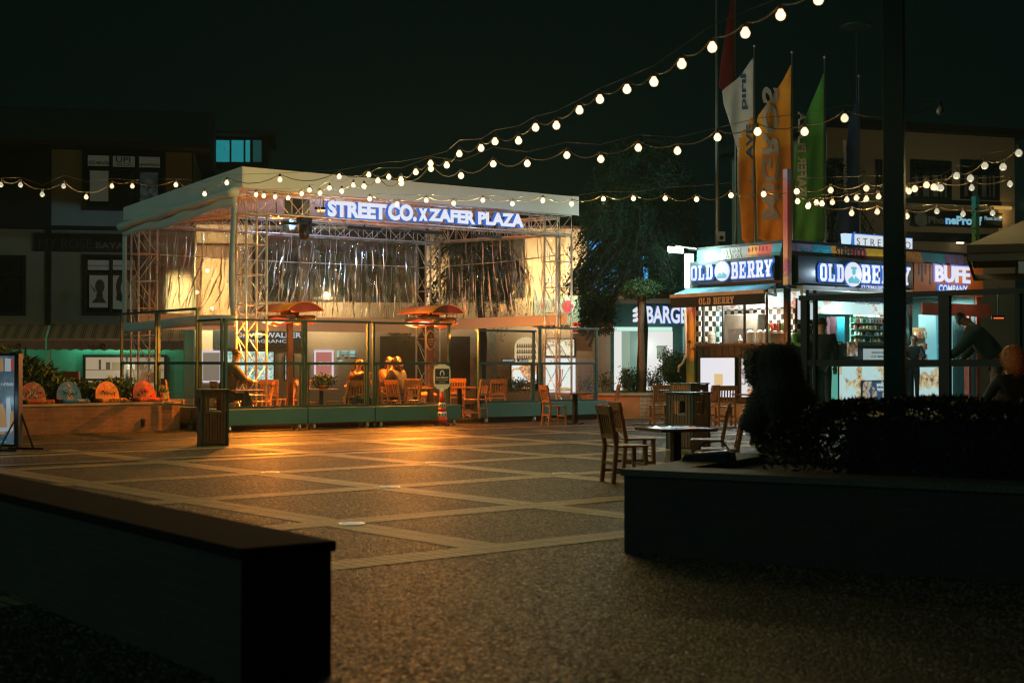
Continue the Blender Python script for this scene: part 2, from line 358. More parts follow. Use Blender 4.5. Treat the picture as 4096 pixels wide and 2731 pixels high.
def slab(ch):   # heavy slab-serif capitals as quads in a unit cell, width ~.8
    t, q = .25, .16
    B = lambda x0, z0, x1, z1: [(x0,z0),(x1,z0),(x1,z1),(x0,z1)]
    def ring(x0, z0, x1, z1, tx, tz, c=.16):
        o = [(x0+c,z0),(x1-c,z0),(x1,z0+c),(x1,z1-c),(x1-c,z1),(x0+c,z1),(x0,z1-c),(x0,z0+c)]
        i = [(x0+max(tx,c),z0+tz),(x1-max(tx,c),z0+tz),(x1-tx,z0+max(tz,c)),(x1-tx,z1-max(tz,c)),(x1-max(tx,c),z1-tz),(x0+max(tx,c),z1-tz),(x0+tx,z1-max(tz,c)),(x0+tx,z0+max(tz,c))]
        return [[o[k], o[(k+1)%8], i[(k+1)%8], i[k]] for k in range(8)]
    st = [B(.08,0,.08+t,1)]; sf = [B(0,0,.42,q), B(0,1-q,.42,1)]
    if ch == 'O': return ring(0,0,.78,1,.26,.18)
    if ch == 'L': return st + [B(0,1-q,.44,1), B(0,0,.72,q), B(.56,q,.72,.40)]
    if ch == 'D': return st + [B(0,0,.2,q), B(0,1-q,.2,1)] + [x for x in ring(.08,0,.80,1,.27,.18)]
    if ch == 'B': return st + [B(0,0,.2,q), B(0,1-q,.2,1)] + ring(.1,.44,.76,1,.25,.16,.12) + ring(.1,0,.80,.56,.25,.16,.12)
    if ch == 'E': return st + [B(0,0,.74,q), B(0,1-q,.74,1), B(.3,.42,.56,.58), B(.60,q,.74,.34), B(.60,.66,.74,1-q), B(.48,.34,.58,.66)]
    if ch == 'R': return st + [B(0,0,.42,q), B(0,1-q,.2,1)] + ring(.1,.40,.76,1,.25,.16,.12) + [[(.36,.44),(.58,.44),(.80,0),(.52,0)], B(.52,0,.88,q)]
    if ch == 'Y': return [B(.28,.0,.54,.48), B(.18,0,.64,q), B(-.04,1-q,.36,1), B(.48,1-q,.86,1), [(.28,.42),(.50,.42),(.26,.95),(.0,.95)], [(.34,.42),(.54,.42),(.82,.95),(.58,.95)]]
    return []
def slabtext(name, word, R, pl, px0, py0, px1, py1, n0, n1, mats, parent, grow=0, gap=.07):
    s0, s1, z0, z1 = rect(R, pl, px0, py0, px1, py1); f = FR(pl)
    tot = sum((.5 if c == ' ' else .84) + gap for c in word) - gap; x = 0; mb = MB()
    k = 0
    for c in word:
        for poly in slab(c):
            k += 1; cx = sum(p[0] for p in poly)/4; cz = sum(p[1] for p in poly)/4
            pp = [(s0 + (x + a + math.copysign(grow, a-cx))/tot*(s1-s0), z0 + (b + math.copysign(grow, b-cz))*(z1-z0)) for a, b in poly]
            e = (k % 9)*.0006
            mb.cur = 1; mb.prism(pp, f, n0, n1 - .002 + e)
            mb.cur = 0; m = len(pp); mb.add([f(a, b, n1 + e) for a, b in pp], [tuple(range(m))])
        x += (.5 if c == ' ' else .84) + gap
    return mb.build(name, list(mats), parent)
def lamp(name, loc, energy, col, size=.1, parent=None, typ='POINT', rot=None, spot=None, sx=None, sy=None):
    l = bpy.data.lights.new(name, typ); l.energy = energy; l.color = col
    if typ in ('POINT', 'SPOT'): l.shadow_soft_size = size if name == 'letter_glow' else 0.0
    if typ == 'SPOT': l.spot_size = spot or 1.5; l.spot_blend = .6
    if typ == 'AREA': l.shape = 'RECTANGLE'; l.size = sx; l.size_y = sy
    o = bpy.data.objects.new(name, l); C.objects.link(o); o.location = loc; o.parent = parent
    if rot: o.rotation_euler = rot
    return o
# ---------------------------------------------------------------- foliage
def leaves(name, pts, sz, mat_, parent, rnd=1.0, up=0.0, ln=2.2, seed=1):
    rg = np.random.default_rng(seed); P = np.asarray(pts, dtype=float); n = len(P)
    a = rg.normal(size=(n,3)); a[:,2] = a[:,2]*(1-abs(up)) + up*1.6; a /= np.linalg.norm(a, axis=1)[:,None]
    b = rg.normal(size=(n,3)); b -= (b*a).sum(1)[:,None]*a; b /= np.linalg.norm(b, axis=1)[:,None]
    s = sz*(.6+.8*rg.random(n))[:,None]
    V = np.stack([P, P + a*s*ln*.5 + b*s*.5, P + a*s*ln, P + a*s*ln*.5 - b*s*.5], 1).reshape(-1, 3)
    me = bpy.data.meshes.new(name); me.from_pydata(V.tolist(), [], np.arange(n*4).reshape(-1,4).tolist()); me.materials.append(mat_)
    o = bpy.data.objects.new(name, me); C.objects.link(o); o.parent = parent; return o
def blobpts(n, c, r, rg, shell=.5):
    d = rg.normal(size=(n,3)); d /= np.linalg.norm(d, axis=1)[:,None]
    return np.array(c) + d * (shell + (1-shell)*rg.random(n))[:,None] ** .6 * np.array(r)

# ---------------------------------------------------------------- ground, paving bands
g = MB(); g.quad((-160,-12,0),(160,-12,0),(160,260,0),(-160,260,0)); o = g.build('ground', m_ground); tag(o, kind='structure')
GA = math.atan2(.644, .765)
band = MB()
Rg = Matrix.Rotation(-GA, 4, 'Z')
def gl(q): v = Rg @ Vector(q); return v       # to grid-local
q_lines = [4.55, 7.06, 9.5, 12.2, 14.8, 17.4, 20.0, 22.6]; w_lines = [8.6, 10.9, 13.65, 16.4, 19.1, 21.8]
hw = .195
band.cur = 0
for i, wv in enumerate(w_lines):
    band.box(-14, 26, wv-hw, wv+hw, .0005, .004)
for i, q in enumerate(q_lines):          # cross bands, laid between the long ones
    ys = [8.6] + w_lines[1:] + [23.0]
    band.cur = 1
    for a, b in zip(ys[:-1], ys[1:]): band.box(q-hw, q+hw, a+hw, b-(hw if b in w_lines else 0), .0005, .004)
o = band.build('paving_bands', [m_pav1, m_pav2]); o.rotation_euler = (0,0,GA); tag(o, kind='structure')
# grid-local: x' = .765X+.644Y ; y' = -.644X+.765Y  (w = -y')
# pale paving strip in front of pavilion
UA = math.atan2(.598, .802)
A = Vector((-5.89, 31.5, 0))
PT = mat4x = Matrix.Translation(A) @ Matrix.Rotation(UA, 4, 'Z')
s_ = MB()
for k in range(3): s_.box(-14, 24, -3.6-k*2.5, -3.3-k*2.5, .0045, .008)
o = s_.build('pale_paving_strips', m_smooth); o.location = A; o.rotation_euler = (0,0,UA); tag(o, kind='structure')
for k, (px, py, em, lab) in enumerate([(1082,1890,(1,.22,.06),'round glass paver light glowing red near the litter bin'),(1735,1852,(1,.2,.05),'round glass paver light glowing red below the traffic cone'),
        (1560,1949,(.6,.7,1),'round glass paver light with a bluish white shine, middle of the square'),(2245,1895,(1,.62,.4),'round paver light glowing pale pink, nearest to the wooden chairs'),(1408,2097,(.5,.65,.9),'bluish glowing disc standing in for a paving reflection, nearest to the dark front wall')]):  # last disc stands in for a bluish reflection on the paving
    p = G(px, py); t = thing('ground_light', lab, 'ground light', p + Vector((0,0,.004)), 0, 'lights set into the paving')
    mb = MB(); mb.lathe([(.12,0),(.12,.008),(.10,.009)], n=24); mb.build('rim', m_alu, t)
    mb = MB(); mb.lathe([(.098,.0092),(.09,.012),(.02,.014)], n=24); mb.build('lens', E('ground_lens', em, .16), t, True)

# ---------------------------------------------------------------- pavilion
pv = thing('event_pavilion', 'white roofed truss pavilion with clear plastic walls', 'pavilion', A, UA)
W_, D_, T = 9.28, 6.66, .5
def truss(mb, p0, p1, upv, side, wd, ht, bays, r=.024, rd=.010):
    p0, p1, upv, side = Vector(p0), Vector(p1), Vector(upv), Vector(side)
    cs = [Vector((0,0,0)), side*wd, upv*ht, side*wd + upv*ht]
    for c in cs: mb.rod(p0+c, p1+c, r, 8)
    for i in range(bays+1):
        q = p0.lerp(p1, i/bays)
        for a, b in ((0,1),(2,3),(0,2),(1,3)): mb.rod(q+cs[a], q+cs[b], rd, 5)
        if i < bays:
            q2 = p0.lerp(p1, (i+1)/bays)
            for a, b in ((0,2),(1,3)):
                if i % 2: mb.rod(q+cs[a], q2+cs[b], rd, 5)
                else: mb.rod(q+cs[b], q2+cs[a], rd, 5)
            mb.rod(q+cs[0], q2+cs[1], rd, 5)
ZB, ZF = 4.78, 5.31     # truss bottom / top
X_, Y_, Z_ = Vector((1,0,0)), Vector((0,1,0)), Vector((0,0,1))
for (x, y, top) in ((0,0,ZB),(W_-T,0,ZB),(0,D_-T,4.98),(W_-T,D_-T,4.98)):
    mb = MB(); truss(mb, (x,y,.06), (x,y,top-.03), X_, Y_, T, T, 7 if top < 4.9 else 7, .028, .011)
    mb.build('tower', m_alu, pv, True)
    mb = MB(); mb.box(x-.12, x+T+.12, y-.12, y+T+.12, .0, .055); mb.build('base_plate', m_alu, pv)
mb = MB(); truss(mb, (0,0,ZB), (W_,0,ZB), Z_, Y_, T, .50, 20); mb.build('front_truss', m_alu, pv, True)
mb = MB(); truss(mb, (.01,T,ZB+.01), (.01,D_-T,4.98), Z_, X_, T, .45, 14); mb.build('side_truss', m_alu, pv, True)
mb = MB(); truss(mb, (W_-T,T,ZB+.01), (W_-T,D_-T,4.98), Z_, X_, T, .45, 14); mb.build('side_truss', m_alu, pv, True)
mb = MB(); truss(mb, (0,D_-T,4.98), (W_,D_-T,4.98), Z_, Y_, T, .40, 20); mb.build('back_truss', m_alu, pv, True)
# roof sheet and fascia
def roofz(x, y): return 5.77 - (5.77-5.47)*y/D_
mb = MB()
mb.hexa([(-.12,-.12,roofz(0,0)-.10),(W_+.1,-.12,roofz(0,0)-.10),(W_+.1,D_+.1,roofz(0,D_)-.10),(-.12,D_+.1,roofz(0,D_)-.10)],
        [(-.12,-.12,5.77),(W_+.1,-.12,5.77),(W_+.1,D_+.1,5.47),(-.12,D_+.1,5.47)])
mb.build('roof', [m_tarp], pv)
mb = MB(); mb.hexa([(-.14,-.16,5.30),(W_+.12,-.16,5.28),(W_+.12,-.125,5.28),(-.14,-.125,5.30)], [(-.14,-.16,5.765),(W_+.12,-.16,5.765),(W_+.12,-.125,5.765),(-.14,-.125,5.765)])
mb.build('front_fascia', m_tarp, pv)
mb = MB(); mb.hexa([(-.18,-.16,5.32),(-.145,-.16,5.32),(-.145,D_+.1,5.12),(-.18,D_+.1,5.12)], [(-.18,-.16,5.77),(-.145,-.16,5.77),(-.145,D_+.1,5.468),(-.18,D_+.1,5.468)])
mb.build('side_fascia', m_tarp, pv)
# rolled side sheet with a white border and a clear panel
def sheet(fn, nu, nv, name, mat_, smooth=True):
    mb = MB(); vs = [fn(i/nu, j/nv) for j in range(nv+1) for i in range(nu+1)]
    mb.add(vs, [(j*(nu+1)+i, j*(nu+1)+i+1, (j+1)*(nu+1)+i+1, (j+1)*(nu+1)+i) for j in range(nv) for i in range(nu)])
    o = mb.build(name, mat_, pv, smooth)
    md = o.modifiers.new('thickness', 'SOLIDIFY'); md.thickness = .004
    return o
rg = random.Random(3)
xs = -.26
def top_l(y): return 5.05 - .035*y + .05*math.sin(y*1.3)
def bot_l(y): return 2.50 + .03*math.sin(y*.8)
mb = MB()
roll = [(xs - .03 + .02*math.sin(i*.9), -.05 + i*(D_+.1)/24, 5.22 - .011*i + .014*math.sin(i*.75)) for i in range(25)]
mb.tube(roll, [.10 + .010*math.sin(i*1.7) for i in range(25)], 10); mb.build('rolled_flap', m_tarp, pv, True)
def lstrip(name, y0, y1, za, zb):
    sheet(lambda u, v: (xs + .03*math.sin((y0+(y1-y0)*u)*3.1+v*2), y0+(y1-y0)*u, za(y0+(y1-y0)*u)*(1-v) + zb(y0+(y1-y0)*u)*v), 30, 3, name, m_tarp)
lstrip('curtain_border', .02, D_, lambda y: top_l(y)-.16, lambda y: top_l(y)+.12)
lstrip('curtain_border', .06, D_, lambda y: bot_l(y)-.24, lambda y: bot_l(y)+.0)
sheet(lambda u, v: (xs + .02, .02 + .25*u + .18*math.sin(v*3.0)*(1-v)*1.2, bot_l(0) + (top_l(0)-.16-bot_l(0))*v), 2, 16, 'curtain_border', m_tarp)
sheet(lambda u, v: (xs + .02, D_ - .28 + .28*u, bot_l(D_) + (top_l(D_)-.16-bot_l(D_))*v), 2, 10, 'curtain_border', m_tarp)
sheet(lambda u, v: (xs + .035 + .015*math.sin(u*40+v*3), .2 + (D_-.45)*u, bot_l(.2+(D_-.45)*u) + (top_l(.2+(D_-.45)*u)-.16-bot_l(.2+(D_-.45)*u))*v), 60, 12, 'side_curtain', m_curt2)
def crump(u, v, ph, fold):
    a = (1-v)
    return (.17*math.sin(u*fold + ph + 1.6*math.sin(v*2.3+u*6)) + .07*math.sin(u*fold*2.3 + v*4 + ph*2) + .045*math.sin(u*fold*5.1 - v*9 + 3*math.sin(u*17))) * (.35 + .65*abs(math.sin(v*PI*1.02+.1))) + .03*math.sin(v*31+u*13)
ZC0, ZC1, ZS = 2.72, 4.98, 4.28
def backc(u, v): return (.35 + (W_-.85)*u, D_ - .02 + crump(u, v, 0, 95)*1.0, ZC0 + (ZC1-ZC0)*v)
def rightc(u, v): return (W_ + .05 + crump(u, v, 2, 60)*.6, .3 + (D_-.6)*u, ZC0 + (ZC1-ZC0)*v)
sheet(backc, 620, 26, 'back_curtain', m_curt)
rc = random.Random(12)
def crease_glints(name, nstr, place, mat_):  # pale ribbons stand in for glints along the creases of the plastic
    mb = MB()
    for k in range(nstr):
        u0 = (k + rc.random())/nstr; v = rc.uniform(.80, 1.0) if rc.random() < .6 else rc.uniform(.35, .75); sw = -rc.uniform(.02, .13)*max(0, math.sin(min(1, u0*1.35)*PI)) + rc.uniform(-.02,.01); ph = rc.random()*6
        w0 = rc.uniform(.008, .028); pts = []
        while v > .03:
            seg = rc.uniform(.18, .60); v1 = max(.02, v-seg); n = 7; a = []
            for i in range(n+1):
                vv = v + (v1-v)*i/n; uu = u0 + sw*(1-vv)**1.6 + .0014*math.sin(vv*19+ph) + .0008*math.sin(vv*47+ph*2); a.append((uu, vv, w0*math.sin(PI*(i+.4)/(n+.8))*rc.uniform(.5, 1.2)))
            vs = []
            for uu, vv, ww in a:
                p = Vector(place(uu, vv)); tw = math.sin(vv*6+ph)*.7
                d = Vector((math.cos(tw), math.sin(tw), 0)) if name == 'crease_glint' else Vector((math.sin(tw), math.cos(tw), 0)); vs += [p - d*ww, p + d*ww]
            mb.add(vs, [(2*i, 2*i+1, 2*i+3, 2*i+2) for i in range(n)]); v = v1 - rc.uniform(.0, .10)
    return mb.build(name, mat_, pv, True)
m_crs = M('pale_crease_glint', (.92,.94,.97), .25, .5, .05)
crease_glints('crease_glint', 58, lambda u, v: (.35 + (W_-.85)*u, D_ - .14 + .04*math.sin(u*90), ZC0 + (ZC1-ZC0)*v), m_crs)
crease_glints('side_crease_glint', 40, lambda u, v: (W_ - .04, .5 + (D_-1.0)*u, ZC0 + (ZC1-ZC0)*v), m_crs)
sheet(rightc, 340, 20, 'right_curtain', m_curt2)
mb = MB(); mb.hexa([(.2,D_+.02,2.32),(W_-.3,D_+.02,2.32),(W_-.3,D_+.03,2.32),(.2,D_+.03,2.32)], [(.2,D_-.02,2.72),(W_-.3,D_-.02,2.72),(W_-.3,D_+.0,2.72),(.2,D_+.0,2.72)]); mb.build('curtain_border', m_tarp, pv)
mb = MB(); mb.hexa([(W_+.03,.2,2.45),(W_+.05,.2,2.45),(W_+.05,D_-.2,2.4),(W_+.03,D_-.2,2.4)], [(W_+.03,.2,2.72),(W_+.05,.2,2.72),(W_+.05,D_-.2,2.72),(W_+.03,D_-.2,2.72)]); mb.build('curtain_border', m_tarp, pv)
mb = MB(); mb.tube([(.35,D_-.02,4.28),(W_*.5,D_-.06,4.24),(W_-.5,D_-.02,4.28)], .014, 5); mb.tube([(W_+.02,.3,4.28),(W_+.02,D_*.5,4.25),(W_+.02,D_-.3,4.28)], .014, 5); mb.build('curtain_rail', m_alu, pv)
# deck
mb = MB()
nb = 22
for i in range(nb):
    y0 = -.75 + i*(7.6/nb); mb.box(-.9, 9.55, y0, y0+7.6/nb-.012, .07, .12)
mb.box(-.85, 9.5, -.70, 6.8, .0, .068)
mb.build('deck', m_deck, pv)
# infrared tubes clipped under the roof truss, and the speakers
for (px, py, ex, lab) in ((1105, 872, .22, 'small glowing infrared lamp clipped below the roof at the front left corner'), (1293, 843, .30, 'small glowing infrared lamp beside the big sign lettering')):
    s, z = hit(pv, ('y', .7), px, py)
    t = thing('roof_heater', lab, 'heater', pv_p := (mat4(pv) @ Vector((s, .7, z))), UA, 'infrared lamps under the pavilion roof')
    mb = MB(); mb.box(-.2, .2, -.05, .06, .02, .08); mb.rod((0,0,.08), (0,0,.4), .012); mb.build('housing', m_black, t)
    mb = MB(); mb.rod((-ex/2,-.02,-.01), (ex/2,-.02,.03), .03, 8); mb.build('tube', E('heat_tube_small', (1,.33,.08), 4), t)
    lamp('glow', (0,-.05,-.15), 18, (1,.35,.1), .05, t)
def spk(lab, px0, py0, px1, py1):
    s0, s1, z0, z1 = rect(pv, ('y', .9), px0, py0, px1, py1)
    c = mat4(pv) @ Vector(((s0+s1)/2, .9, z0)); wd, ht = s1-s0, z1-z0
    t = thing('loudspeaker', lab, 'loudspeaker', c, UA, 'loudspeakers hung in the pavilion roof')
    mb = MB(); mb.box(-wd/2, wd/2, 0, .35, 0, ht); mb.build('cabinet', M('speaker_teal', (.04,.10,.12), .5), t, bevel=.012)
    mb = MB(); mb.box(-wd*.42, wd*.1, -.012, -.001, ht*.05, ht*.95); mb.build('grille', m_black, t)
    return t
spk('teal and black loudspeaker inside the roof truss, above the hanging spotlight', 1165, 795, 1240, 858)
spk('teal and black loudspeaker hanging below the front truss', 1158, 878, 1243, 925)
s, z = hit(pv, ('y', .35), 1218, 905)
t = thing('stage_light', 'black moving head spotlight hanging from the front truss', 'stage light', mat4(pv) @ Vector((s, .35, z-.2)), UA)
mb = MB(); mb.box(-.16,.16,-.1,.1,.30,.44); mb.build('base', m_black, t, bevel=.01)
mb = MB(); mb.box(-.17,-.13,-.05,.05,.05,.30); mb.box(.13,.17,-.05,.05,.05,.30); mb.build('yoke', m_black, t)
mb = MB(); mb.lathe([(.07,.22),(.12,.16),(.12,-.02),(.10,-.10),(.02,-.11)], n=14); mb.build('head', m_black, t, True)
# big lit sign on the front truss
sg = thing('illuminated_sign', 'long line of glowing white block letters on the pavilion truss', 'sign', A, UA)
pl = ('y', -.18)
f_ = FR(pl)
runs = [('STREET', 1302, 1537, (802, 868), (818, 882)), ('CO.', 1543, 1658, (812, 882), (822, 888)), ('x', 1666, 1702, (835, 885), (835, 885)), ('ZAFER', 1705, 1893, (835, 884), (846, 900)), ('PLAZA', 1903, 2086, (848, 898), (858, 912))]
for body, a, b, (t0, b0), (t1, b1) in runs:
    v, f, nz = glyphs(body, .055)
    hv, hf, hnz = glyphs(body, .085)
    sa, za1 = hit(sg, pl, a, t0); _, za0 = hit(sg, pl, a, b0); sb, zb1 = hit(sg, pl, b, t1); _, zb0 = hit(sg, pl, b, b1)
    x0, x1, y0, y1 = v[:,0].min(), v[:,0].max(), v[:,1].min(), v[:,1].max()
    for vv, ff, nn, n0, n1, ms, nm in ((v, f, nz, .03, .10, [m_letter, m_halo], 'lettering'), (hv, hf, hnz, .0, .02, [m_halo, m_halo], 'painted_halo')):  # enlarged glowing copy behind the letters stands in for their halo
        mb = MB()
        for p in vv:
            u = (p[0]-x0)/(x1-x0); q = (p[1]-y0)/(y1-y0)
            zz = (za0 + (zb0-za0)*u)*(1-q) + (za1 + (zb1-za1)*u)*q
            mb.v.append(f_(sa + u*(sb-sa), zz, n1 if p[2] > 0 else n0))
        mb.f = ff; mb.m = [0 if q > .7 else 1 for q in nn]; mb.build(nm, ms, sg)
for px in range(1320, 2090, 95):
    s, z = hit(sg, pl, px, 860 + (px-1300)*.05); lamp('letter_glow', f_(s, z, .35), 3, (.50,.66,1.0), .2, sg)
for k, x in enumerate((1.6, 3.4, 5.2, 7.0)):  # added bars that put blue light on the curtain creases
    t = thing('added_led_bar', 'added slim black light bar under the front truss, the %s one from the left tower' % ('first', 'second', 'third', 'fourth')[k], 'stage light', mat4(pv) @ Vector((x, .62, ZB-.05)), UA, 'added light bars under the truss')
    mb = MB(); mb.box(-.45,.45,-.04,.04,-.10,-.03); mb.rod((0,0,-.03),(0,0,.03), .02, 8); mb.build('housing', m_black, t)
    mb = MB(); mb.box(-.42,.42,.041,.05,-.09,-.04); mb.build('lens', E('added_bar_lens', (.35,.62,1), 1.5), t)
    l = lamp('added_blue_light', (0,.12,-.08), 420, (.30,.62,1.0), .1, t, 'SPOT', (math.radians(101), 0, 0), .95); l.data.shadow_soft_size = .10
# mushroom heaters
m_heat = E('glowing_tube', (1,.62,.30), 1.8); m_cap = M('hood_end_brown', (.16,.03,.015), .5); m_red = E('red_glow_reflector', (1,.06,.015), .9)  # reflector itself glows, standing in for red tube light on it
def heater(name, px, pyt, lab, d, sc_=1.0):
    b = at(px, 1640, d); t = thing('patio_heater', lab, 'heater', (b.x, b.y, .12), UA, 'curved top patio heaters')
    zt = at(px, pyt, d).z - .12
    mb = MB(); mb.box(-.06,.06,-.05,.05,.0,zt-.40); mb.box(-.25,.25,-.25,.25,0,.04); mb.build('post', M('heater_post', (.045,.02,.018), .5), t)
    mb = MB(); R_ = .64; ha = .80; n = 18; L_ = .76
    for s1 in (0, .012):
        pass
    vs = []
    for j in (-1, 1):
        for k in range(n+1):
            a = -ha + 2*ha*k/n; vs.append((R_*math.sin(a), j*L_, zt - R_ + R_*math.cos(a)))
    m_ = n+1
    fs = [(k, k+1, m_+k+1, m_+k) for k in range(n)]
    mb.add(vs, fs); hood = mb.build('canopy', m_orange, t, True)
    for j in (-1, 1):
        cap = [(R_*.985*math.sin(-ha + 2*ha*k/n), zt - R_ + R_*.985*math.cos(-ha + 2*ha*k/n)) for k in range(n+1)]
        mb = MB(); mb.prism(cap, lambda s, z, q_: (s, q_, z), j*(L_-.02), j*(L_-.005)); mb.build('end_cap', m_cap, t)
    md = None; md = hood.modifiers.new('thickness', 'SOLIDIFY'); md.thickness = .012
    mb = MB(); mb.rod((0,0,zt-.62),(0,0,zt-.02), .03, 8); mb.rod((0,0,zt-.01),(0,0,zt+.07), .02, 8); mb.box(-.16,.16,-.14,.14,zt-.30,zt-.22); mb.build('bracket', m_black, t)
    for sx in (-1, 1):
        mb = MB(); mb.tube([(sx*.22,-.74,zt-.38),(sx*.25,-.62,zt-.37),(sx*.25,.62,zt-.37),(sx*.22,.74,zt-.38)], [.015,.085,.085,.015], 12); mb.build('lamp_housing', M('housing_grey', (.05,.06,.06), .4), t, True)
        for q in (-.29, .29):
            mb = MB(); mb.tube([(sx*.392,q-.24,zt-.435),(sx*.402,q,zt-.44),(sx*.392,q+.24,zt-.435)], [.02,.05,.02], 10); mb.build('heating_tube', m_heat, t, True)
        mb = MB(); mb.tube([(sx*.30,-.60,zt-.43),(sx*.315,0,zt-.435),(sx*.30,.60,zt-.43)], [.05,.105,.05], 12); mb.build('reflector', m_red, t, True)
        mb = MB(); mb.box(sx*.05, sx*.22, -.03, .03, zt-.33, zt-.29); mb.build('arm', m_black, t)
        for q in (-.30, .30): lamp('heat_glow', (sx*.50,q,zt-.52), 1000 if sx < 0 else 260, (1,.27,.02), .2, t, 'SPOT', (0, -sx*.80, 0), 2.6)
    lamp('heat_glow', (0,-.9,zt-.75), 55, (1,.20,.02), .2, t, 'POINT'); lamp('heat_glow', (0,.9,zt-.75), 150, (1,.20,.02), .2, t, 'POINT')
    return t
heater('h', 1158, 1210, 'orange canopy patio heater on the left, behind the first glass screens', 32.0)
heater('h', 1722, 1222, 'orange canopy patio heater on the right, with an oval sign on its post', 34.0)

# ---------------------------------------------------------------- wheeled planters with glass screens
def planter(lab, x0, x1, y, zb=.13, zt=.47, dp=.38):
    c = mat4(pv) @ Vector((x0, y, 0)); t = thing('wheeled_planter', lab, 'planter', c, UA, 'wheeled planters carrying glass screens'); Lx = x1-x0
    mb = MB(); mb.box(.012, Lx-.012, 0, dp, zb, zt); mb.build('box', m_planter, t, bevel=.008)
    mb = MB(); mb.box(.04, Lx-.04, .04, dp-.04, zt-.05, zt+.012); mb.build('soil', M('planter_soil', (.05,.035,.025), .95, bump=.6), t)
    for cx in (.18, Lx-.18):
        for cyy in (.07, dp-.07):
            mb = MB(); mb.rod((cx-.018,cyy,.055),(cx+.018,cyy,.055), .055, 12); mb.box(cx-.028,cx+.028,cyy-.03,cyy+.03,.075,.128); mb.build('caster', m_alu, t)
    return t, Lx
def screens(t, spans, zt, zm, zb=.484, dy=.16):
    for x0, x1 in spans:
        mb = MB(); w_ = .05
        mb.box(x0, x0+w_, dy-.03, dy+.03, zb, zt); mb.box(x1-w_, x1, dy-.03, dy+.03, zb, zt)
        mb.box(x0-.03, x1+.03, dy-.05, dy+.05, zt+.001, zt+.05); mb.box(x0+w_+.001, x1-w_-.001, dy-.028, dy+.028, zm-.03, zm+.03)
        mb.box(x0+w_+.001, x1-w_-.001, dy-.026, dy+.026, zb, zb+.04); mb.box(x0+w_+.03, x0+w_+.06, dy-.02, dy+.02, zb+.041, zm-.031); mb.box(x1-w_-.06, x1-w_-.03, dy-.02, dy+.02, zb+.041, zm-.031)
        fr = mb.build('screen_frame', m_dark, t)
        for a, b, yy in ((zm+.031, zt-.001, dy+.01), (zb+.041, zm-.031, dy-.012)):
            mb = MB(); mb.quad((x0+w_, yy, a), (x1-w_, yy, a), (x1-w_, yy, b), (x0+w_, yy, b)); mb.build('pane', m_glass, fr)
yF = -1.38
t, L1 = planter('green grey wheeled planter and glass screen just right of the litter bin', -1.2, .8, yF); screens(t, [(0.02, 1.98)], 2.33, 1.43)
t, L1 = planter('green grey wheeled planter and glass screen in the middle of the pavilion front', .8, 2.5, yF); screens(t, [(.0, 1.62)], 2.33, 1.43)
t, L1 = planter('green grey wheeled planter and glass screen behind the traffic cone', 2.5, 4.85, yF); screens(t, [(.02, 2.12)], 2.32, 1.43)
t, L1 = planter('green grey wheeled planter right of the open gap, brown lit at its end', 5.73, 7.55, -.95); screens(t, [(.0, 1.72)], 2.20, 1.43)
t, L1 = planter('green grey wheeled planter at the pavilion right corner tower', 7.6, 9.75, -.95); screens(t, [(.0, 1.88)], 2.29, 1.43)
def planter_side(lab, y0, y1, x, spans, zt):
    c = mat4(pv) @ Vector((x, y1, 0)); t = thing('wheeled_planter', lab, 'planter', c, UA - PI/2, 'wheeled planters carrying glass screens'); Lx = y1-y0
    mb = MB(); mb.box(.012, Lx-.012, 0, .38, .13, .47); mb.build('box', m_planter, t, bevel=.008)
    for cx in (.18, Lx-.18):
        mb = MB(); mb.rod((cx-.018,.07,.055),(cx+.018,.07,.055), .055, 12); mb.box(cx-.028,cx+.028,.04,.10,.075,.128); mb.build('caster', m_alu, t)
    screens(t, spans, zt, 1.44)
planter_side('wheeled planter with glass screen on the left side, half hidden by the bin', .1, 2.3, -1.25, [(.02, 2.18)], 2.6)
planter_side('wheeled planter with glass screen behind the red painted seat', 2.35, 4.55, -1.25, [(.02, 2.18)], 2.6)
planter_side('wheeled planter with glass screen nearest the front left corner', -1.35, .05, -1.25, [(.02, 1.35)], 2.33)
# hanging oval sign and the plug board on the right heater post
b = at(1722, 1360, 32.9); t = thing('oval_sign', 'oval brown customer sign hanging on the heater post', 'sign', b, UA)
mb = MB(); mb.lathe([(.0,-.01),(1,-.01),(1,.01),(.0,.01)], n=28); 
for i, v in enumerate(mb.v): mb.v[i] = (v[0]*.125, v[2], v[1]*.225)
mb.build('rim', M('oval_rim', (.75,.45,.2), .5), t)
mb = MB(); mb.lathe([(.0,-.016),(1,-.016),(1,-.0105),(.0,-.0105)], n=28)
for i, v in enumerate(mb.v): mb.v[i] = (v[0]*.108, v[2], v[1]*.205)
mb.build('board', M('oval_board', (.20,.06,.02), .5), t)
m_cop = M('sign_gold', (.85,.5,.25), .5)
fo = lambda s, z, n: (s, -n, z)
for tx, z0, z1, w_ in (('A', .07, .12, .03), ('OLD BERRY', -.005, .04, .17), ('MÜŞTERİLERİNE', -.06, -.03, .17), ('AİTTİR', -.11, -.08, .08)):
    letters('lettering', tx, fo, -w_/2, w_/2, z0, z1, .017, .019, [m_cop, m_cop], t, .01)
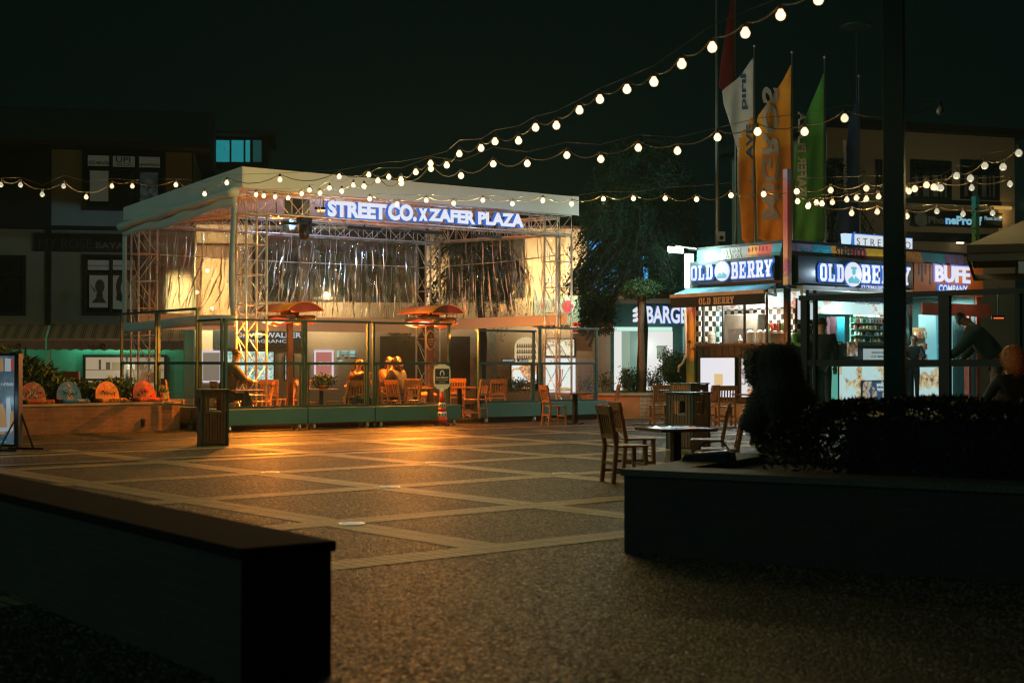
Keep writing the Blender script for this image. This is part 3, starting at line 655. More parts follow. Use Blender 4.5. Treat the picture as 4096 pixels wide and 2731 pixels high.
# ---------------------------------------------------------------- wooden furniture
def make_chair(mat_, lab):
    t = thing('wooden_chair', lab, 'chair')        # faces +y
    mb = MB(); mb.box(-.21,.21,-.19,.22,.43,.455); mb.build('seat', mat_, t, bevel=.006)
    for sx in (-1, 1):
        mb = MB(); mb.beam((sx*.18,.19,.43),(sx*.185,.20,0), .042,.042, (0,1,0)); mb.build('leg', mat_, t)
        mb = MB(); mb.beam((sx*.185,-.23,0),(sx*.185,-.19,.45), .042,.045,(0,1,0)); mb.beam((sx*.185,-.19,.45),(sx*.185,-.28,.90), .04,.045,(0,1,0)); mb.build('leg', mat_, t)
    mb = MB(); mb.hexa([(-.225,-.285,.82),(.225,-.285,.82),(.225,-.235,.82),(-.225,-.235,.82)], [(-.225,-.305,.93),(.225,-.305,.93),(.225,-.27,.93),(-.225,-.27,.93)])
    mb.beam((-.17,-.215,.56),(.17,-.215,.56), .03,.05)
    for i in range(5):
        x = -.128 + .064*i; mb.beam((x,-.217,.58),(x,-.262,.83), .03,.014,(0,1,0))
    mb.build('backrest', mat_, t)
    mb = MB(); mb.box(-.17,.17,.18,.20,.20,.235); mb.box(-.17,.17,-.215,-.195,.22,.255)
    for sx in (-1,1): mb.box(sx*.185-.012, sx*.185+.012, -.19,.18,.12,.155)
    mb.build('stretcher', mat_, t)
    return t
def make_table(mat_, lab):
    t = thing('cafe_table', lab, 'table')
    mb = MB(); mb.box(-.34,.34,-.34,.34,.705,.74); mb.build('tabletop', m_top, t, bevel=.006)
    mb = MB(); mb.box(-.045,.045,-.045,.045,.03,.70); mb.build('column', m_black, t)
    mb = MB(); mb.box(-.24,.24,-.035,.035,0,.03); mb.box(-.035,.035,-.24,-.036,0,.028); mb.box(-.035,.035,.036,.24,0,.028); mb.build('foot', m_black, t)
    return t
ch0 = make_chair(m_wood, 'x'); tb0 = make_table(m_wood, 'x')
used = {'c': False, 't': False}
def din(px, d):
    k = (px-2048)/F; tt = (k*29.8+5.86)/(.802-k*.598); return max(d, 29.8+.598*tt+1.0) + (.5 if d > 29.8+.598*tt+1.0 else 0)
def chair(px, py, d, face, lab, z=0.0, grp='wooden slat back cafe chairs'):
    p = at(px, 1450, d); loc = (p.x, p.y, z); rz = math.radians(face)
    if not used['c']:
        used['c'] = True; ch0.location = loc; ch0.rotation_euler = (0,0,rz); ch0['label'] = lab; ch0['group'] = grp; return ch0
    c = tree(ch0, lab, loc, rz); c['group'] = grp; return c
def table(px, d, rz, lab, z=0.0):
    p = at(px, 1450, d); loc = (p.x, p.y, z)
    if not used['t']:
        used['t'] = True; tb0.location = loc; tb0.rotation_euler = (0,0,math.radians(rz)); tb0['label'] = lab; tb0['group'] = 'square cafe tables'; return tb0
    c = tree(tb0, lab, loc, math.radians(rz)); c['group'] = 'square cafe tables'; return c
# near group on the right (face: 0 = away from the viewer, -90 = to the right, 90 = to the left)
chair(2500, 0, 17.3, -72, 'big dark wooden chair nearest to the viewer, left of the front table')
chair(2540, 0, 18.9, -76, 'dark wooden chair just behind the nearest chair')
chair(2830, 0, 18.6, 82, 'wooden chair with a pale seat, left of the two by the hedge')
chair(2880, 0, 16.6, 84, 'wooden chair with a blue shining seat, half hidden by the hedge')
table(2702, 15.6, 20, 'square table with blue light shining on its top, between the near chairs')
# middle group beside the pavilion
chair(2218, 0, 33.0, -66, 'pale lit wooden chair in front of the right planter')
table(2300, 33.6, 30, 'cafe table outside the pavilion, in front of the tea picture')
chair(2430, 0, 34.5, 78, 'pale lit wooden chair seen from its side, left of the brick tree planter')
chair(2638, 0, 33.5, 8, 'orange brown chair in front of the brick tree planter')
chair(2818, 0, 33.0, 60, 'reddish chair mostly hidden behind the slatted bin')
chair(2900, 0, 32.5, 4, 'chair seen from behind against the blank white light panel')
table(3010, 32.5, 30, 'small cafe table in front of the white kiosk panels')
# inside the pavilion
dk = .12
for a in ((690, 33.5, -50, 'dark chair alone behind the glass, right of the red painted seat'), (905, 29.8, -60, 'chair under the dark clothed man by the corner tower'),
          (1045, 32.0, 105, 'chair with an orange lit seat right of the corner tower'), (1085, 33.5, 0, 'dark slatted chair seen from behind, below the square window display'),
          (1135, 34.2, 110, 'pale chair turned sideways behind the first planter'), (1185, 33.2, 80, 'dark chair left of the plant topped table'),
          (1235, 31.2, -90, 'chair directly behind the plant topped table'), (1345, 31.8, 95, 'chair with orange seat right of the plant topped table'),
          (1428, 30.4, 4, 'pale chair seen from behind below the embracing couple'), (1600, 31.0, -40, 'chair carrying the dark haired person in black'),
          (1545, 31.6, -60, 'chair under the drinking woman'), (1640, 33.4, 20, 'brown chair left of the cone sign'),
          (1660, 35.4, -10, 'orange lit chair further back, left of the cone sign'), (1828, 36.4, 4, 'orange lit chair farthest back in the gap between screens'),
          (1900, 34.2, 62, 'large brown chair standing in the gap between the planters'), (1985, 35.2, 12, 'orange chair behind the screen right of the gap')):
    chair(a[0], 0, din(a[0], a[1]) if a[0] < 1800 else a[1], a[2], a[3], dk)
table(1285, din(1285, 31.6), 12, 'table with a potted plant on it, inside the pavilion', dk)
table(985, din(985, 30.9), 20, 'table crossing behind the front left corner tower', dk)
table(1660, din(1660, 31.8)+.3, 20, 'table behind and left of the traffic cone', dk)
table(1715, 36.5, 25, 'smaller looking far table behind the cone sign', dk)
table(1838, 34.6, 20, 'table just left of the gap between the planters', dk)
# plant pot on table
p = at(1292, 1450, din(1285, 31.6)); t = thing('potted_plant', 'bushy low plant in a bowl on the pavilion table', 'plant', (p.x, p.y, .862))
mb = MB(); mb.lathe([(.09,0),(.13,.09),(.12,.09),(.1,.07)], n=14); mb.build('pot', M('pot_clay', (.3,.12,.06), .7), t, True)
rgn = np.random.default_rng(5); leaves('leaves', blobpts(700, (0,0,.17), (.30,.24,.14), rgn, .2), .03, m_leaf2, t, up=.3, ln=3)
# folded blankets
for px, py, d, lab in ((1710, 1588, 33.2, 'folded orange blanket lying on a chair behind the cone'),):
    p = at(px, py, 34.6); t = MB(); t.ball((0,0,0), .24, 14, 8, sz=.30, sy=.8); o = t.build('blanket', M('orange_blanket', (.8,.35,.12), .9, bump=.5, bscale=12), None, True); o.location = (p.x, p.y, .67); tag(o, lab, 'blanket')

# ---------------------------------------------------------------- slatted litter bins
def bin_(lab, px, d, rot, s, ht):
    p = at(px, 1450, d); t = thing('litter_bin', lab, 'bin', (p.x, p.y, 0), math.radians(rot), 'slatted litter bins'); h = s/2
    mb = MB()
    for a in (-1,1):
        for b in (-1,1): mb.cbox((a*(h-.02), b*(h-.02), ht/2), .04, .04, ht)
    mb.box(-h, h, -h, h, .0, .03); mb.build('frame', m_dark, t)
    for k in range(4):
        mb = MB(Matrix.Rotation(k*PI/2, 4, 'Z')); n = 8; wv = (s-.09)/n
        for i in range(n):
            x0 = -h+.045+i*wv
            if 2 <= i <= 5: mb.box(x0, x0+wv*.8, -h+.004, -h+.02, .04, ht*.62); mb.box(x0, x0+wv*.8, -h+.004, -h+.02, ht*.87, ht-.01)
            else: mb.box(x0, x0+wv*.8, -h+.004, -h+.02, .04, ht-.01)
        mb.build('slat_panel', m_woodd, t)
    mb = MB(); mb.box(-h+.05, h-.05, -h+.05, h-.05, .04, ht*.60); mb.build('liner', m_black, t)
    mb = MB(); mb.ball((-.02,-.02,ht*.61), h*.72, 12, 6, sz=.22); mb.build('bag', M('bin_bag', (.35,.34,.30), .4, bump=1, bscale=20), t, True)
    mb = MB(); mb.box(-h-.025, h+.025, -h-.025, h+.025, ht, ht+.025); mb.build('lid', m_dark, t, bevel=.004)
    return t
bin_('dark slatted litter bin standing alone in front of the pavilion corner', 852, 24.9, 22, .47, .96)
bin_('slatted litter bin between the two cafe tables, its lid shining white', 2752, 24.0, 50, .54, .93)
bin_('second slatted bin hidden behind the shining one', 2758, 30.0, 42, .56, 1.0)
# ---------------------------------------------------------------- left building (windows full of posters, takica awnings)
FY = ('y', 0)
b0 = at(300, 1450, 46); LB = thing('shop_building', 'dark two storey building on the left with poster filled windows', 'building', (b0.x, b0.y, 0), math.radians(10))
s_r = hit(LB, FY, 775, 1200)[0]
mb = MB(); mb.box(hit(LB, FY, -500, 1200)[0], s_r, 0, 9, 0, hit(LB, FY, 300, 600)[1]); mb.build('wall', m_greencream, LB)
mb = MB(); zt_ = hit(LB, FY, 300, 598)[1]
x0_ = hit(LB, FY, -500, 600)[0]
mb.hexa([(x0_, -.9, zt_+.01), (s_r+.5, -.9, zt_+.01), (s_r+.5, 9.5, zt_+.01), (x0_, 9.5, zt_+.01)], [(x0_, -.9, zt_+.16), (s_r+.5, -.9, zt_+.16), (s_r+.5, 5, zt_+2.2), (x0_, 5, zt_+2.2)]); mb.build('roof', m_tile, LB)
mb = MB(); pan(mb, LB, FY, 0, 905, 770, 922, .0, .07); pan(mb, LB, FY, 186, 600, 206, 1300, .0, .10); pan(mb, LB, FY, -100, 560, 200, 900, .0, .06); pan(mb, LB, FY, 768, 600, 774, 905, .0, .05); mb.build('trim', m_frame, LB)
mb = MB(); pan(mb, LB, FY, 206, 925, 770, 936, .0, .06); mb.build('ledge', m_greencream, LB)
m_pap = E('printed_paper', (.42,.55,.42), .045, (.45,.45,.38))
m_ink = M('print_ink', (.02,.025,.03), .6)
def window(R, px0, py0, px1, py1, cols, rows=(1.0,), fr=.10, glassm=None, nm='window', fm=None):
    s0, s1, z0, z1 = rect(R, FY, px0, py0, px1, py1); mb = MB(); q = fr
    mb.pbox(FY, s0, s1, z0, z0+q, 0, .12); mb.pbox(FY, s0, s1, z1-q, z1, 0, .12); mb.pbox(FY, s0, s0+q, z0+q, z1-q, 0, .12); mb.pbox(FY, s1-q, s1, z0+q, z1-q, 0, .12)
    for c in cols: x = s0 + (s1-s0)*c; mb.pbox(FY, x-q*.4, x+q*.4, z0+q, z1-q, 0, .10)
    for r in rows:
        if r < 1: z = z0 + (z1-z0)*r; mb.pbox(FY, s0+q, s1-q, z-q*.4, z+q*.4, 0, .095)
    f = mb.build(nm, fm or m_frame, R); mb = MB(); mb.pbox(FY, s0+q*.9, s1-q*.9, z0+q*.9, z1-q*.9, .01, .03); mb.build('glazing', glassm or m_wglass, f)
    return f
w1 = window(LB, 332, 605, 664, 845, (.33,.66), (.68,))
w2 = window(LB, 332, 1020, 664, 1262, (.33,.66), (.68,))
w3 = window(LB, -240, 1020, 104, 1262, (.33,.66), (.68,))
def paper(par, R, px0, py0, px1, py1, m=None): mb = MB(); pan(mb, R, FY, px0, py0, px1, py1, .035, .05); return mb.build('poster', m or m_pap, par)
paper(w1, LB, 352, 623, 440, 665); paper(w1, LB, 452, 626, 540, 669); paper(w1, LB, 552, 629, 640, 671)
paper(w1, LB, 360, 684, 434, 806); paper(w1, LB, 560, 690, 632, 810, poster('watch_poster', (.30,.42,.40), .05, ((.1,.2,.2),(.4,.45,.4),(.03,.08,.1)), 2.0, .6, 3))
ptext('lettering', '0532 468 6726', LB, FY, 356, 645, 436, 659, .052, .06, m_ink, w1, .02)
ptext('lettering', 'UPI', LB, FY, 464, 629, 522, 651, .052, .06, m_ink, w1, .01); ptext('lettering', 'WATCH', LB, FY, 464, 654, 524, 666, .052, .06, m_ink, w1, 0)
ptext('lettering', 'upwatchbursa', LB, FY, 558, 653, 637, 668, .052, .06, m_ink, w1, .02)
paper(w2, LB, 352, 1041, 440, 1080); paper(w2, LB, 452, 1041, 540, 1080)
paper(w2, LB, 358, 1100, 432, 1230); paper(w2, LB, 452, 1095, 548, 1236)
ptext('lettering', 'BAYAN KUAFÖRÜ', LB, FY, 356, 1058, 436, 1068, .052, .06, m_ink, w2, 0); ptext('lettering', 'BAYAN KUAFÖRÜ', LB, FY, 456, 1058, 536, 1068, .052, .06, m_ink, w2, 0)
# generic portrait print in the lower window
s0, s1, z0, z1 = rect(LB, FY, 452, 1095, 548, 1236); f_ = FR(FY)
el = lambda cx, cz, rx, rz, n=20: [(cx+rx*math.cos(2*PI*k/n), cz+rz*math.sin(2*PI*k/n)) for k in range(n)]
cx_, cz_ = (s0+s1)/2-.0, z0+(z1-z0)*.62
mb = MB(); mb.prism(el(cx_-.02, cz_+.0, .26, .46), f_, .051, .054); mb.prism([(cx_-.28, cz_-.4), (cx_-.1, cz_-.5), (cx_-.2, cz_+.1)], f_, .051, .0545); mb.build('print_shape', M('print_hair', (.06,.05,.04), .7), w2)
mb = MB(); mb.prism(el(cx_+.02, cz_-.04, .15, .30), f_, .055, .058); mb.prism([(cx_-.06, cz_-.30), (cx_+.10, cz_-.30), (cx_+.13, cz_-.62), (cx_+.3, cz_-.72), (cx_-.2, cz_-.72), (cx_-.08, cz_-.6)], f_, .055, .0575); mb.build('print_shape', m_pap, w2)
mb = MB()
for dx in (-.06, .08): mb.prism(el(cx_+dx, cz_+.02, .035, .012, 8), f_, .059, .061)
mb.prism(el(cx_+.015, cz_-.20, .035, .012, 8), f_, .059, .061); mb.build('print_shape', m_ink, w2)
cx2 = sum(rect(LB, FY, 358, 1100, 432, 1230)[:2])/2
mh_ = M('print_hair2', (.10,.09,.07), .7); mb = MB(); mb.prism(el(cx2+.04, cz_+.02, .15, .22), f_, .051, .054); mb.prism([(cx2-.10, cz_-.1), (cx2-.24, cz_+.02), (cx2-.28, cz_+.10), (cx2-.2, cz_-.04), (cx2-.12, cz_-.2)], f_, .051, .0545); mb.prism([(cx2-.05, cz_-.15), (cx2+.12, cz_-.15), (cx2+.14, cz_-.36), (cx2+.26, cz_-.52), (cx2-.22, cz_-.52), (cx2-.08, cz_-.36)], f_, .055, .057); mb.build('print_shape', mh_, w2)
t = thing('shop_sign', 'unlit dark sign board with faint grey letters on the left building', 'sign', LB.location, LB.rotation_euler[2])
mb = MB(); pan(mb, t, FY, 140, 938, 700, 1010, .07, .16); mb.build('board', M('sign_board_dark', (.012,.02,.02), .4), t)
m_dim = M('dim_letters', (.06,.065,.06), .5); ptext('lettering', 'MY ROSE', t, FY, 158, 955, 370, 996, .162, .19, m_dim, t, 0); ptext('lettering', 'BAYAN', t, FY, 385, 972, 530, 996, .162, .19, M('dim_letters2', (.14,.15,.13), .5), t, .02)
# awnings
def stripe_mat():
    m, t_, b = nt('striped_canvas'); tc = t_.nodes.new('ShaderNodeTexCoord'); sx = t_.nodes.new('ShaderNodeSeparateXYZ'); L(t_, tc.outputs['Object'], sx.inputs[0])
    mo = N(t_, 'ShaderNodeMath', _operation='PINGPONG'); mo.inputs[1].default_value = .17; L(t_, sx.outputs[0], mo.inputs[0])
    r = ramp(t_, mo.outputs[0], [(0, (.16,.13,.08)), (.02, (.55,.38,.18)), (.045, (.55,.38,.18)), (.05, (.16,.13,.08)), (.07, (.16,.13,.08)), (.075, (.55,.38,.18))]); r.color_ramp.interpolation = 'CONSTANT'
    L(t_, r.outputs[0], b.inputs['Base Color']); b.inputs['Roughness'].default_value = .9; return m
m_str = stripe_mat(); m_val = M('grey_canvas', (.34,.34,.28), .9)
def awning(lab, px0, px1, tx):
    R = thing('shop_awning', lab, 'awning', LB.location, LB.rotation_euler[2], 'striped shop awnings')
    s0, s1, za, zb = rect(R, FY, px0, 1298, px1, 1354); mb = MB(); pr = 1.2
    zt1 = hit(R, FY, (px0+px1)/2, 1298)[1]; zf = at((px0+px1)/2, 1354, R.location.y + ((s0+s1)/2)*.17 - pr).z; k = (EYE-1.45)
    mb.hexa([(s0,-.01,zt1-.02),(s1,-.01,zt1-.02),(s1+.06,-pr,zf-.02),(s0+.06,-pr,zf-.02)], [(s0,-.01,zt1),(s1,-.01,zt1),(s1+.06,-pr,zf),(s0+.06,-pr,zf)]); mb.build('canvas', m_str, R)
    mb = MB(); mb.box(s0+.06, s1+.06, -pr-.03, -pr-.001, zf-.07, zf-.0); mb.build('front_bar', m_alu, R)
    zv = at((px0+px1)/2, 1402, R.location.y - pr).z; n = 60; x0, x1 = s0+.06, s1+.06
    top = [(x0 + (x1-x0)*i/n, zf-.07) for i in range(n+1)]; bot = [(x0 + (x1-x0)*i/n, zv + .045*abs(math.sin(PI*i/n*12))) for i in range(n, -1, -1)]
    mb = MB()
    for i in range(n): mb.add([(top[i][0],-pr-.012,top[i][1]),(top[i+1][0],-pr-.012,top[i+1][1]),(bot[n-i-1][0],-pr-.012,bot[n-i-1][1]),(bot[n-i][0],-pr-.012,bot[n-i][1])], [(0,1,2,3)])
    o = mb.build('valance', m_val, R); md = o.modifiers.new('t', 'SOLIDIFY'); md.thickness = .01
    P2 = ('y', -pr-.02)
    for a in tx:
        ptext('lettering', 'takı', R, P2, a, 1376, a+38, 1392, .0, .006, m_ink, R, .0)
        sa, sb, zc, zd = rect(R, P2, a+42, 1372, a+73, 1396); mb = MB(); mb.prism([(sa, zc+.05), (sa+.06, zd-.03), (sb-.05, zd), (sb, zc+.09), (sa+.12, zc-.0)], FR(P2), 0, .004); mb.build('badge', m_ink, R)
        ptext('lettering', 'ca', R, P2, a+47, 1379, a+66, 1391, .005, .009, m_val, R, .01)
    return R
awning('dim striped awning at the far left with a grey scalloped valance', -260, 196, (12,))
awning('striped awning lit warm, left of the pavilion', 203, 735, (350, 534))
# green lit shop wall and window below the awning
m_greenw = M('green_wall', (.10,.42,.30), .8, 0, .08)  # wall given a green base colour
mb = MB(); pan(mb, LB, FY, 203, 1318, 735, 1600, .0, .008); pan(mb, LB, FY, -200, 1318, 185, 1600, .0, .008); mb.build('shopfront', m_greenw, LB)
mb = MB(); pan(mb, LB, FY, 672, 1030, 768, 1255, .001, .03); mb.build('panel', m_cream, LB); s, z = hit(LB, FY, 715, 1180); lamp('panel_light', (s, -1.0, z), 420, (1,.78,.48), .1, LB, 'SPOT', (PI/2,0,0), 1.5)
m_shop = poster('warm_shop_shelves', (.60,.47,.30), .75, ((.35,.22,.10),(.75,.62,.42),(.06,.045,.03)), 3.2, .62, 1)
wsh = window(LB, 332, 1418, 668, 1640, (.52,), (.55,), .09, E('warm_shop_back', (.55,.42,.26), .62), 'window')
s0, s1, z0, z1 = rect(LB, FY, 345, 1430, 655, 1600); rs_ = random.Random(9); gc_ = [M('shop_goods_%d' % i, c, .7) for i, c in enumerate([(.40,.32,.20),(.20,.15,.09),(.70,.66,.58),(.06,.05,.04),(.35,.14,.07)])]
for j, zz in enumerate((z0+(z1-z0)*.12, z0+(z1-z0)*.42, z0+(z1-z0)*.72)):
    mb = MB(); mb.pbox(FY, s0, s1, zz-.02, zz, .032, .11); mb.build('shelf', m_woodd, wsh); x = s0 + .05
    while x < s1 - .15:
        wd = rs_.uniform(.06, .30); hh = rs_.uniform(.10, (z1-z0)*.27)
        if rs_.random() < .8: mb = MB(); mb.pbox(FY, x, x+wd, zz+.001, zz+hh, .04, .10); mb.build('goods', gc_[rs_.randrange(5)], wsh)
        x += wd + rs_.uniform(.01, .08)
sq, zq = hit(LB, FY, 420, 1404)
for px in (330, 470, 620, 100): 
    s, z = hit(LB, FY, px, 1395); lamp('awning_lamp', (s, -.55, z+.25), 9 if px > 200 else 3, (.25,1,.70), .1, LB)
lamp('shop_light', (hit(LB, FY, 500, 1500)[0], -.8, 1.3), 25, (1,.85,.6), .3, LB)
mb = MB(); 
t = thing('clay_trough', 'rounded terracotta trough against the green wall', 'trough', at(265, 1560, 44.6), math.radians(10)); t.location.z = 0
mb = MB(); zt_ = at(265, 1485, 44.6).z; mb.box(-.85, .40, -.2, .2, 0, zt_); mb.build('trough', M('terracotta', (.35,.12,.05), .8), t, bevel=.03)
# ---------------------------------------------------------------- middle building with warm walls
b0 = at(1500, 1450, 49.2); MBd = thing('plaza_building', 'long beige building behind the pavilion with a dark tiled roof', 'building', (b0.x, b0.y, 0), math.radians(7))
sl_, sr_ = hit(MBd, FY, 640, 1300)[0], hit(MBd, FY, 2700, 1300)[0]; zt_ = hit(MBd, FY, 2000, 912)[1]
mb = MB(); mb.box(sl_, sr_, 0, 8, 0, zt_); mb.build('wall', m_beige, MBd)
mb = MB(); zr = hit(MBd, FY, 1500, 690)[1]; mb.hexa([(sl_-.6,-1.0,zt_+.01),(sr_+.6,-1.0,zt_+.01),(sr_+.6,9,zt_+.01),(sl_-.6,9,zt_+.01)], [(sl_-.6,-1.0,zt_+.12),(sr_+.6,-1.0,zt_+.12),(sr_+.6,5,zt_+1.3),(sl_-.6,5,zr+.9)]); mb.build('roof', m_tile, MBd)
mb = MB()
for py in (862, 888): pan(mb, MBd, FY, 2290, py, 2480, py+8, .9, 1.06)
mb.build('eaves', M('eaves_brown', (.15,.11,.08), .7), MBd)
mb = MB()
for a, b in ((778, 806), (930, 1010)): pan(mb, MBd, FY, a, 1020, b, 1250, 0, .14)
pan(mb, MBd, FY, 778, 985, 1010, 1030, 0, .16); mb.build('pilaster', M('brown_pilaster', (.12,.075,.045), .8), MBd)
# dark windows and the stone column seen through the back curtain
mb = MB(); pan(mb, MBd, FY, 1012, 925, 1696, 1208, .001, .05); pan(mb, MBd, FY, 1795, 925, 2100, 1190, .001, .05); mb.build('dark_panel', M('dark_panel', (.035,.028,.022), .6), MBd)  # dark panels laid over the upper wall
for a, b in ((1040, 1200), (1240, 1400), (1440, 1600), (1860, 2040)): window(MBd, a, 1000, b, 1200, (.5,), (.6,), .1, m_wglass, 'window').location.y = -.06
mb = MB(); pan(mb, MBd, FY, 1700, 900, 1790, 1600, 0, .4); mb.build('pilaster', m_beige, MBd)
for px, py, e, lab in ((1304, 1176, 420, 'round glowing wall lamp right of the left heater'), (1775, 1150, 200, 'wall lamp beside the column behind the pavilion'), (2200, 1122, 700, 'strong wall lamp above the round framed shop sign'),
                       (832, 1085, 520, 'wall lamp glowing through the side curtain, upper one'), (790, 1170, 420, 'wall lamp glowing through the side curtain, lower left one'), (850, 1235, 420, 'wall lamp glowing through the side curtain, lowest')):
    s, z = hit(MBd, FY, px, py); p = mat4(MBd) @ Vector((s, -.16, z)); t = thing('wall_lamp', lab, 'wall lamp', p, math.radians(7), 'lamps on the beige building')
    mb = MB(); mb.ball((0,-.02,0), .07, 12, 8); mb.build('globe', E('lamp_globe', (1,.82,.58), 9), t, True)
    mb = MB(); mb.box(-.04,.04,.05,.155,-.04,.04); mb.build('bracket', m_black, t); lamp('lamp_light', (0,-1.3,0), e*.95, (1,.76,.46), .12, t, 'SPOT', (PI/2,0,0), 2.5)
m_shopw = E('bright_shop_panel', (.88,.92,.88), 1.0)
# perfume shop
t = thing('shop_sign', 'white two line shop lettering on dark, behind the first glass screens', 'sign', MBd.location, MBd.rotation_euler[2])
mb = MB(); pan(mb, t, FY, 852, 1322, 1215, 1392, .02, .14); mb.build('board', M('perfume_board', (.02,.03,.028), .4), t)
m_lw = E('white_letters_dim', (.70,.80,.82), .8); ptext('lettering', 'DAVID WALKER', t, FY, 948, 1330, 1205, 1351, .145, .19, [m_lw, m_lw], t, .015)
ptext('lettering', 'FRAGRANCE', t, FY, 992, 1358, 1162, 1371, .145, .19, [m_lw, m_lw], t, .0)
def lit(lab, R, px0, py0, px1, py1, face, frame=None, n=.06, cat='display', nm='lit_display', fr=.05):
    t = thing(nm, lab, cat, R.location, R.rotation_euler[2])
    mb = MB(); pan(mb, t, FY, px0, py0, px1, py1, n-.04, n); mb.build('frame', frame or m_frame, t)
    s0, s1, z0, z1 = rect(t, FY, px0, py0, px1, py1); mb = MB(); mb.pbox(FY, s0+fr, s1-fr, z0+fr, z1-fr, n+.001, n+.02); mb.build('face', face, t); return t
m_edge = E('white_led_edge', (.85,.72,.85), .9)
lit('pinkish grey light box with white glowing edges, behind the man by the corner tower', MBd, 805, 1402, 888, 1530, E('grey_print', (.42,.33,.25), .55), m_edge, .10, fr=.07)
pw_ = poster('perfume_shelves', (.66,.90,.84), 1.0, ((.10,.45,.35),(.75,.8,.75),(.25,.06,.05)), 4.5, .55, 4)
lit('bright teal and white shop window behind the corner tower', MBd, 905, 1400, 1100, 1530, pw_, m_frame, .08)
t = lit('small shop window with chequered display left of the pink box', MBd, 1136, 1416, 1178, 1525, poster('box_display', (.7,.8,.8), .8, ((.1,.4,.45),(.6,.75,.8),(.1,.15,.15)), 6, .6, 7), m_frame, .08)
t = lit('pink light box with white glowing edges, left of the embracing couple', MBd, 1256, 1400, 1335, 1530, E('pink_print', (.62,.20,.17), .75), m_edge, .10, fr=.07)
ptext('lettering', 'CUD', t, FY, 1272, 1446, 1324, 1462, .13, .15, [m_lw, m_lw], t, -.01)
m_bl = E('pale_cyan_panel', (.35,.68,.70), .8)
t = thing('notice_board', 'cluster of pale cyan lit notices beside the pink light box', 'notice', MBd.location, MBd.rotation_euler[2])
for a in ((1348,1402,1357,1428),(1367,1402,1390,1408),(1399,1402,1421,1416),(1367,1412,1390,1416),(1399,1421,1421,1426),(1376,1422,1390,1425),(1354,1440,1370,1446)):
    mb = MB(); pan(mb, t, FY, *a, .02, .05); mb.build('notice', m_bl, t)
mb = MB(); pan(mb, MBd, FY, 1520, 1345, 1880, 1560, 0, .06); mb.build('shop_shutter', M('dark_shutter', (.035,.032,.028), .5), MBd)
t = thing('shop_sign', 'dark raised shop lettering high behind the right heater', 'sign', MBd.location, MBd.rotation_euler[2])
ptext('lettering', 'OKAY   STORE', t, FY, 1555, 1324, 1790, 1340, .01, .05, m_ink, t, .02)
mb = MB(); pan(mb, MBd, FY, 1880, 1330, 1985, 1560, 0, .10); mb.build('partition', M('pale_partition', (.42,.42,.36), .8), MBd)
# juice and tea shop
m_bar = poster('bar_shelves', (.85,.68,.42), .9, ((.65,.38,.14),(.95,.85,.6),(.10,.05,.03)), 7, .6, 9)
t = thing('bar_niche', 'bright arched niche with rows of bottles behind the right planter', 'niche', MBd.location, MBd.rotation_euler[2])
s0, s1, z0, z1 = rect(t, FY, 2058, 1348, 2150, 1448); k = (s0+s1)/2
pol = [(s0, z0), (s1, z0), (s1, z1-.35)] + [(k + (s1-s0)/2*math.cos(a), z1-.35+.35*math.sin(a)) for a in [PI*j/12 for j in range(1, 12)]] + [(s0, z1-.35)]
mb = MB(); mb.prism(pol, FR(FY), .02, .06); mb.build('back', E('niche_glow', (.85,.62,.33), .9), t)
mb = MB()
for j in range(3): mb.pbox(FY, s0+.05, s1-.05, z0+.1+j*.2, z0+.125+j*.2, .061, .14)
mb.build('shelf', m_woodd, t)
for j in range(3):
    for i in range(11): 
        mb = MB(); x = s0+.09+i*(s1-s0-.18)/10; z = z0+.127+j*.2; mb.lathe([(.022,0),(.022,.08),(.008,.11),(.008,.14)], (x,-.10,z), 7); mb.build('bottle', m_bottle if (m_bottle := bpy.data.materials.get('bottle_amber')) else M('bottle_amber', (.35,.14,.04), .2), t, True)
t = lit('white lit menu panel with fruit pictures behind the right planter', MBd, 2040, 1455, 2150, 1560, poster('fruit_panel', (.90,.94,.92), 1.0, ((.75,.18,.08),(.85,.6,.25),(.15,.2,.1)), 6, .48, 13), m_frame, .09)
t = thing('shop_sign', 'dark red backwards reading BALIK strip across the menu panel', 'sign', MBd.location, MBd.rotation_euler[2])
mb = MB(); pan(mb, t, FY, 2003, 1434, 2058, 1447, .2, .24); pan(mb, t, FY, 2066, 1434, 2110, 1447, .2, .24); mb.build('board', M('strip_red', (.12,.02,.02), .5), t)
ptext('lettering', 'ATARDAMLAR', t, FY, 2007, 1437, 2054, 1445, .245, .26, [m_lw, m_lw], t, .0, mirror=True); ptext('lettering', 'BALIK', t, FY, 2072, 1437, 2106, 1445, .245, .26, [m_lw, m_lw], t, 0, mirror=True)
t = lit('shop window showing bottles, behind the right corner tower', MBd, 2178, 1352, 2300, 1428, poster('kitchen_view', (.95,.85,.62), 1.05, ((.6,.35,.12),(.95,.88,.7),(.10,.12,.10)), 8, .5, 17), m_frame, .09)
t = lit('large white lit panel with a red striped glass of tea and the backwards word CAY', MBd, 2178, 1432, 2300, 1568, m_shopw, m_edge, .12, fr=.03)
mb = MB(); s0, s1, z0, z1 = rect(t, FY, 2216, 1476, 2254, 1530)
for i in range(5):
    a0 = i/5; a1 = (i+.55)/5; w0, w1 = s1-s0, (s1-s0)*.55; c = (s0+s1)/2
    mb.prism([(c-w1/2+w1*a0, z0), (c-w1/2+w1*a1, z0), (c-w0/2+w0*a1, z1), (c-w0/2+w0*a0, z1)], FR(FY), .142, .15)
pan(mb, t, FY, 2222, 1531, 2244, 1545, .142, .15); mb.build('print_shape', E('tea_red', (.75,.12,.05), .7), t)
mb = MB(); s, z = hit(t, FY, 2252, 1556); mb.prism(el(s, z, .28, .07), FR(FY), .142, .15); mb.build('print_shape', E('saucer', (.85,.55,.2), .7), t)
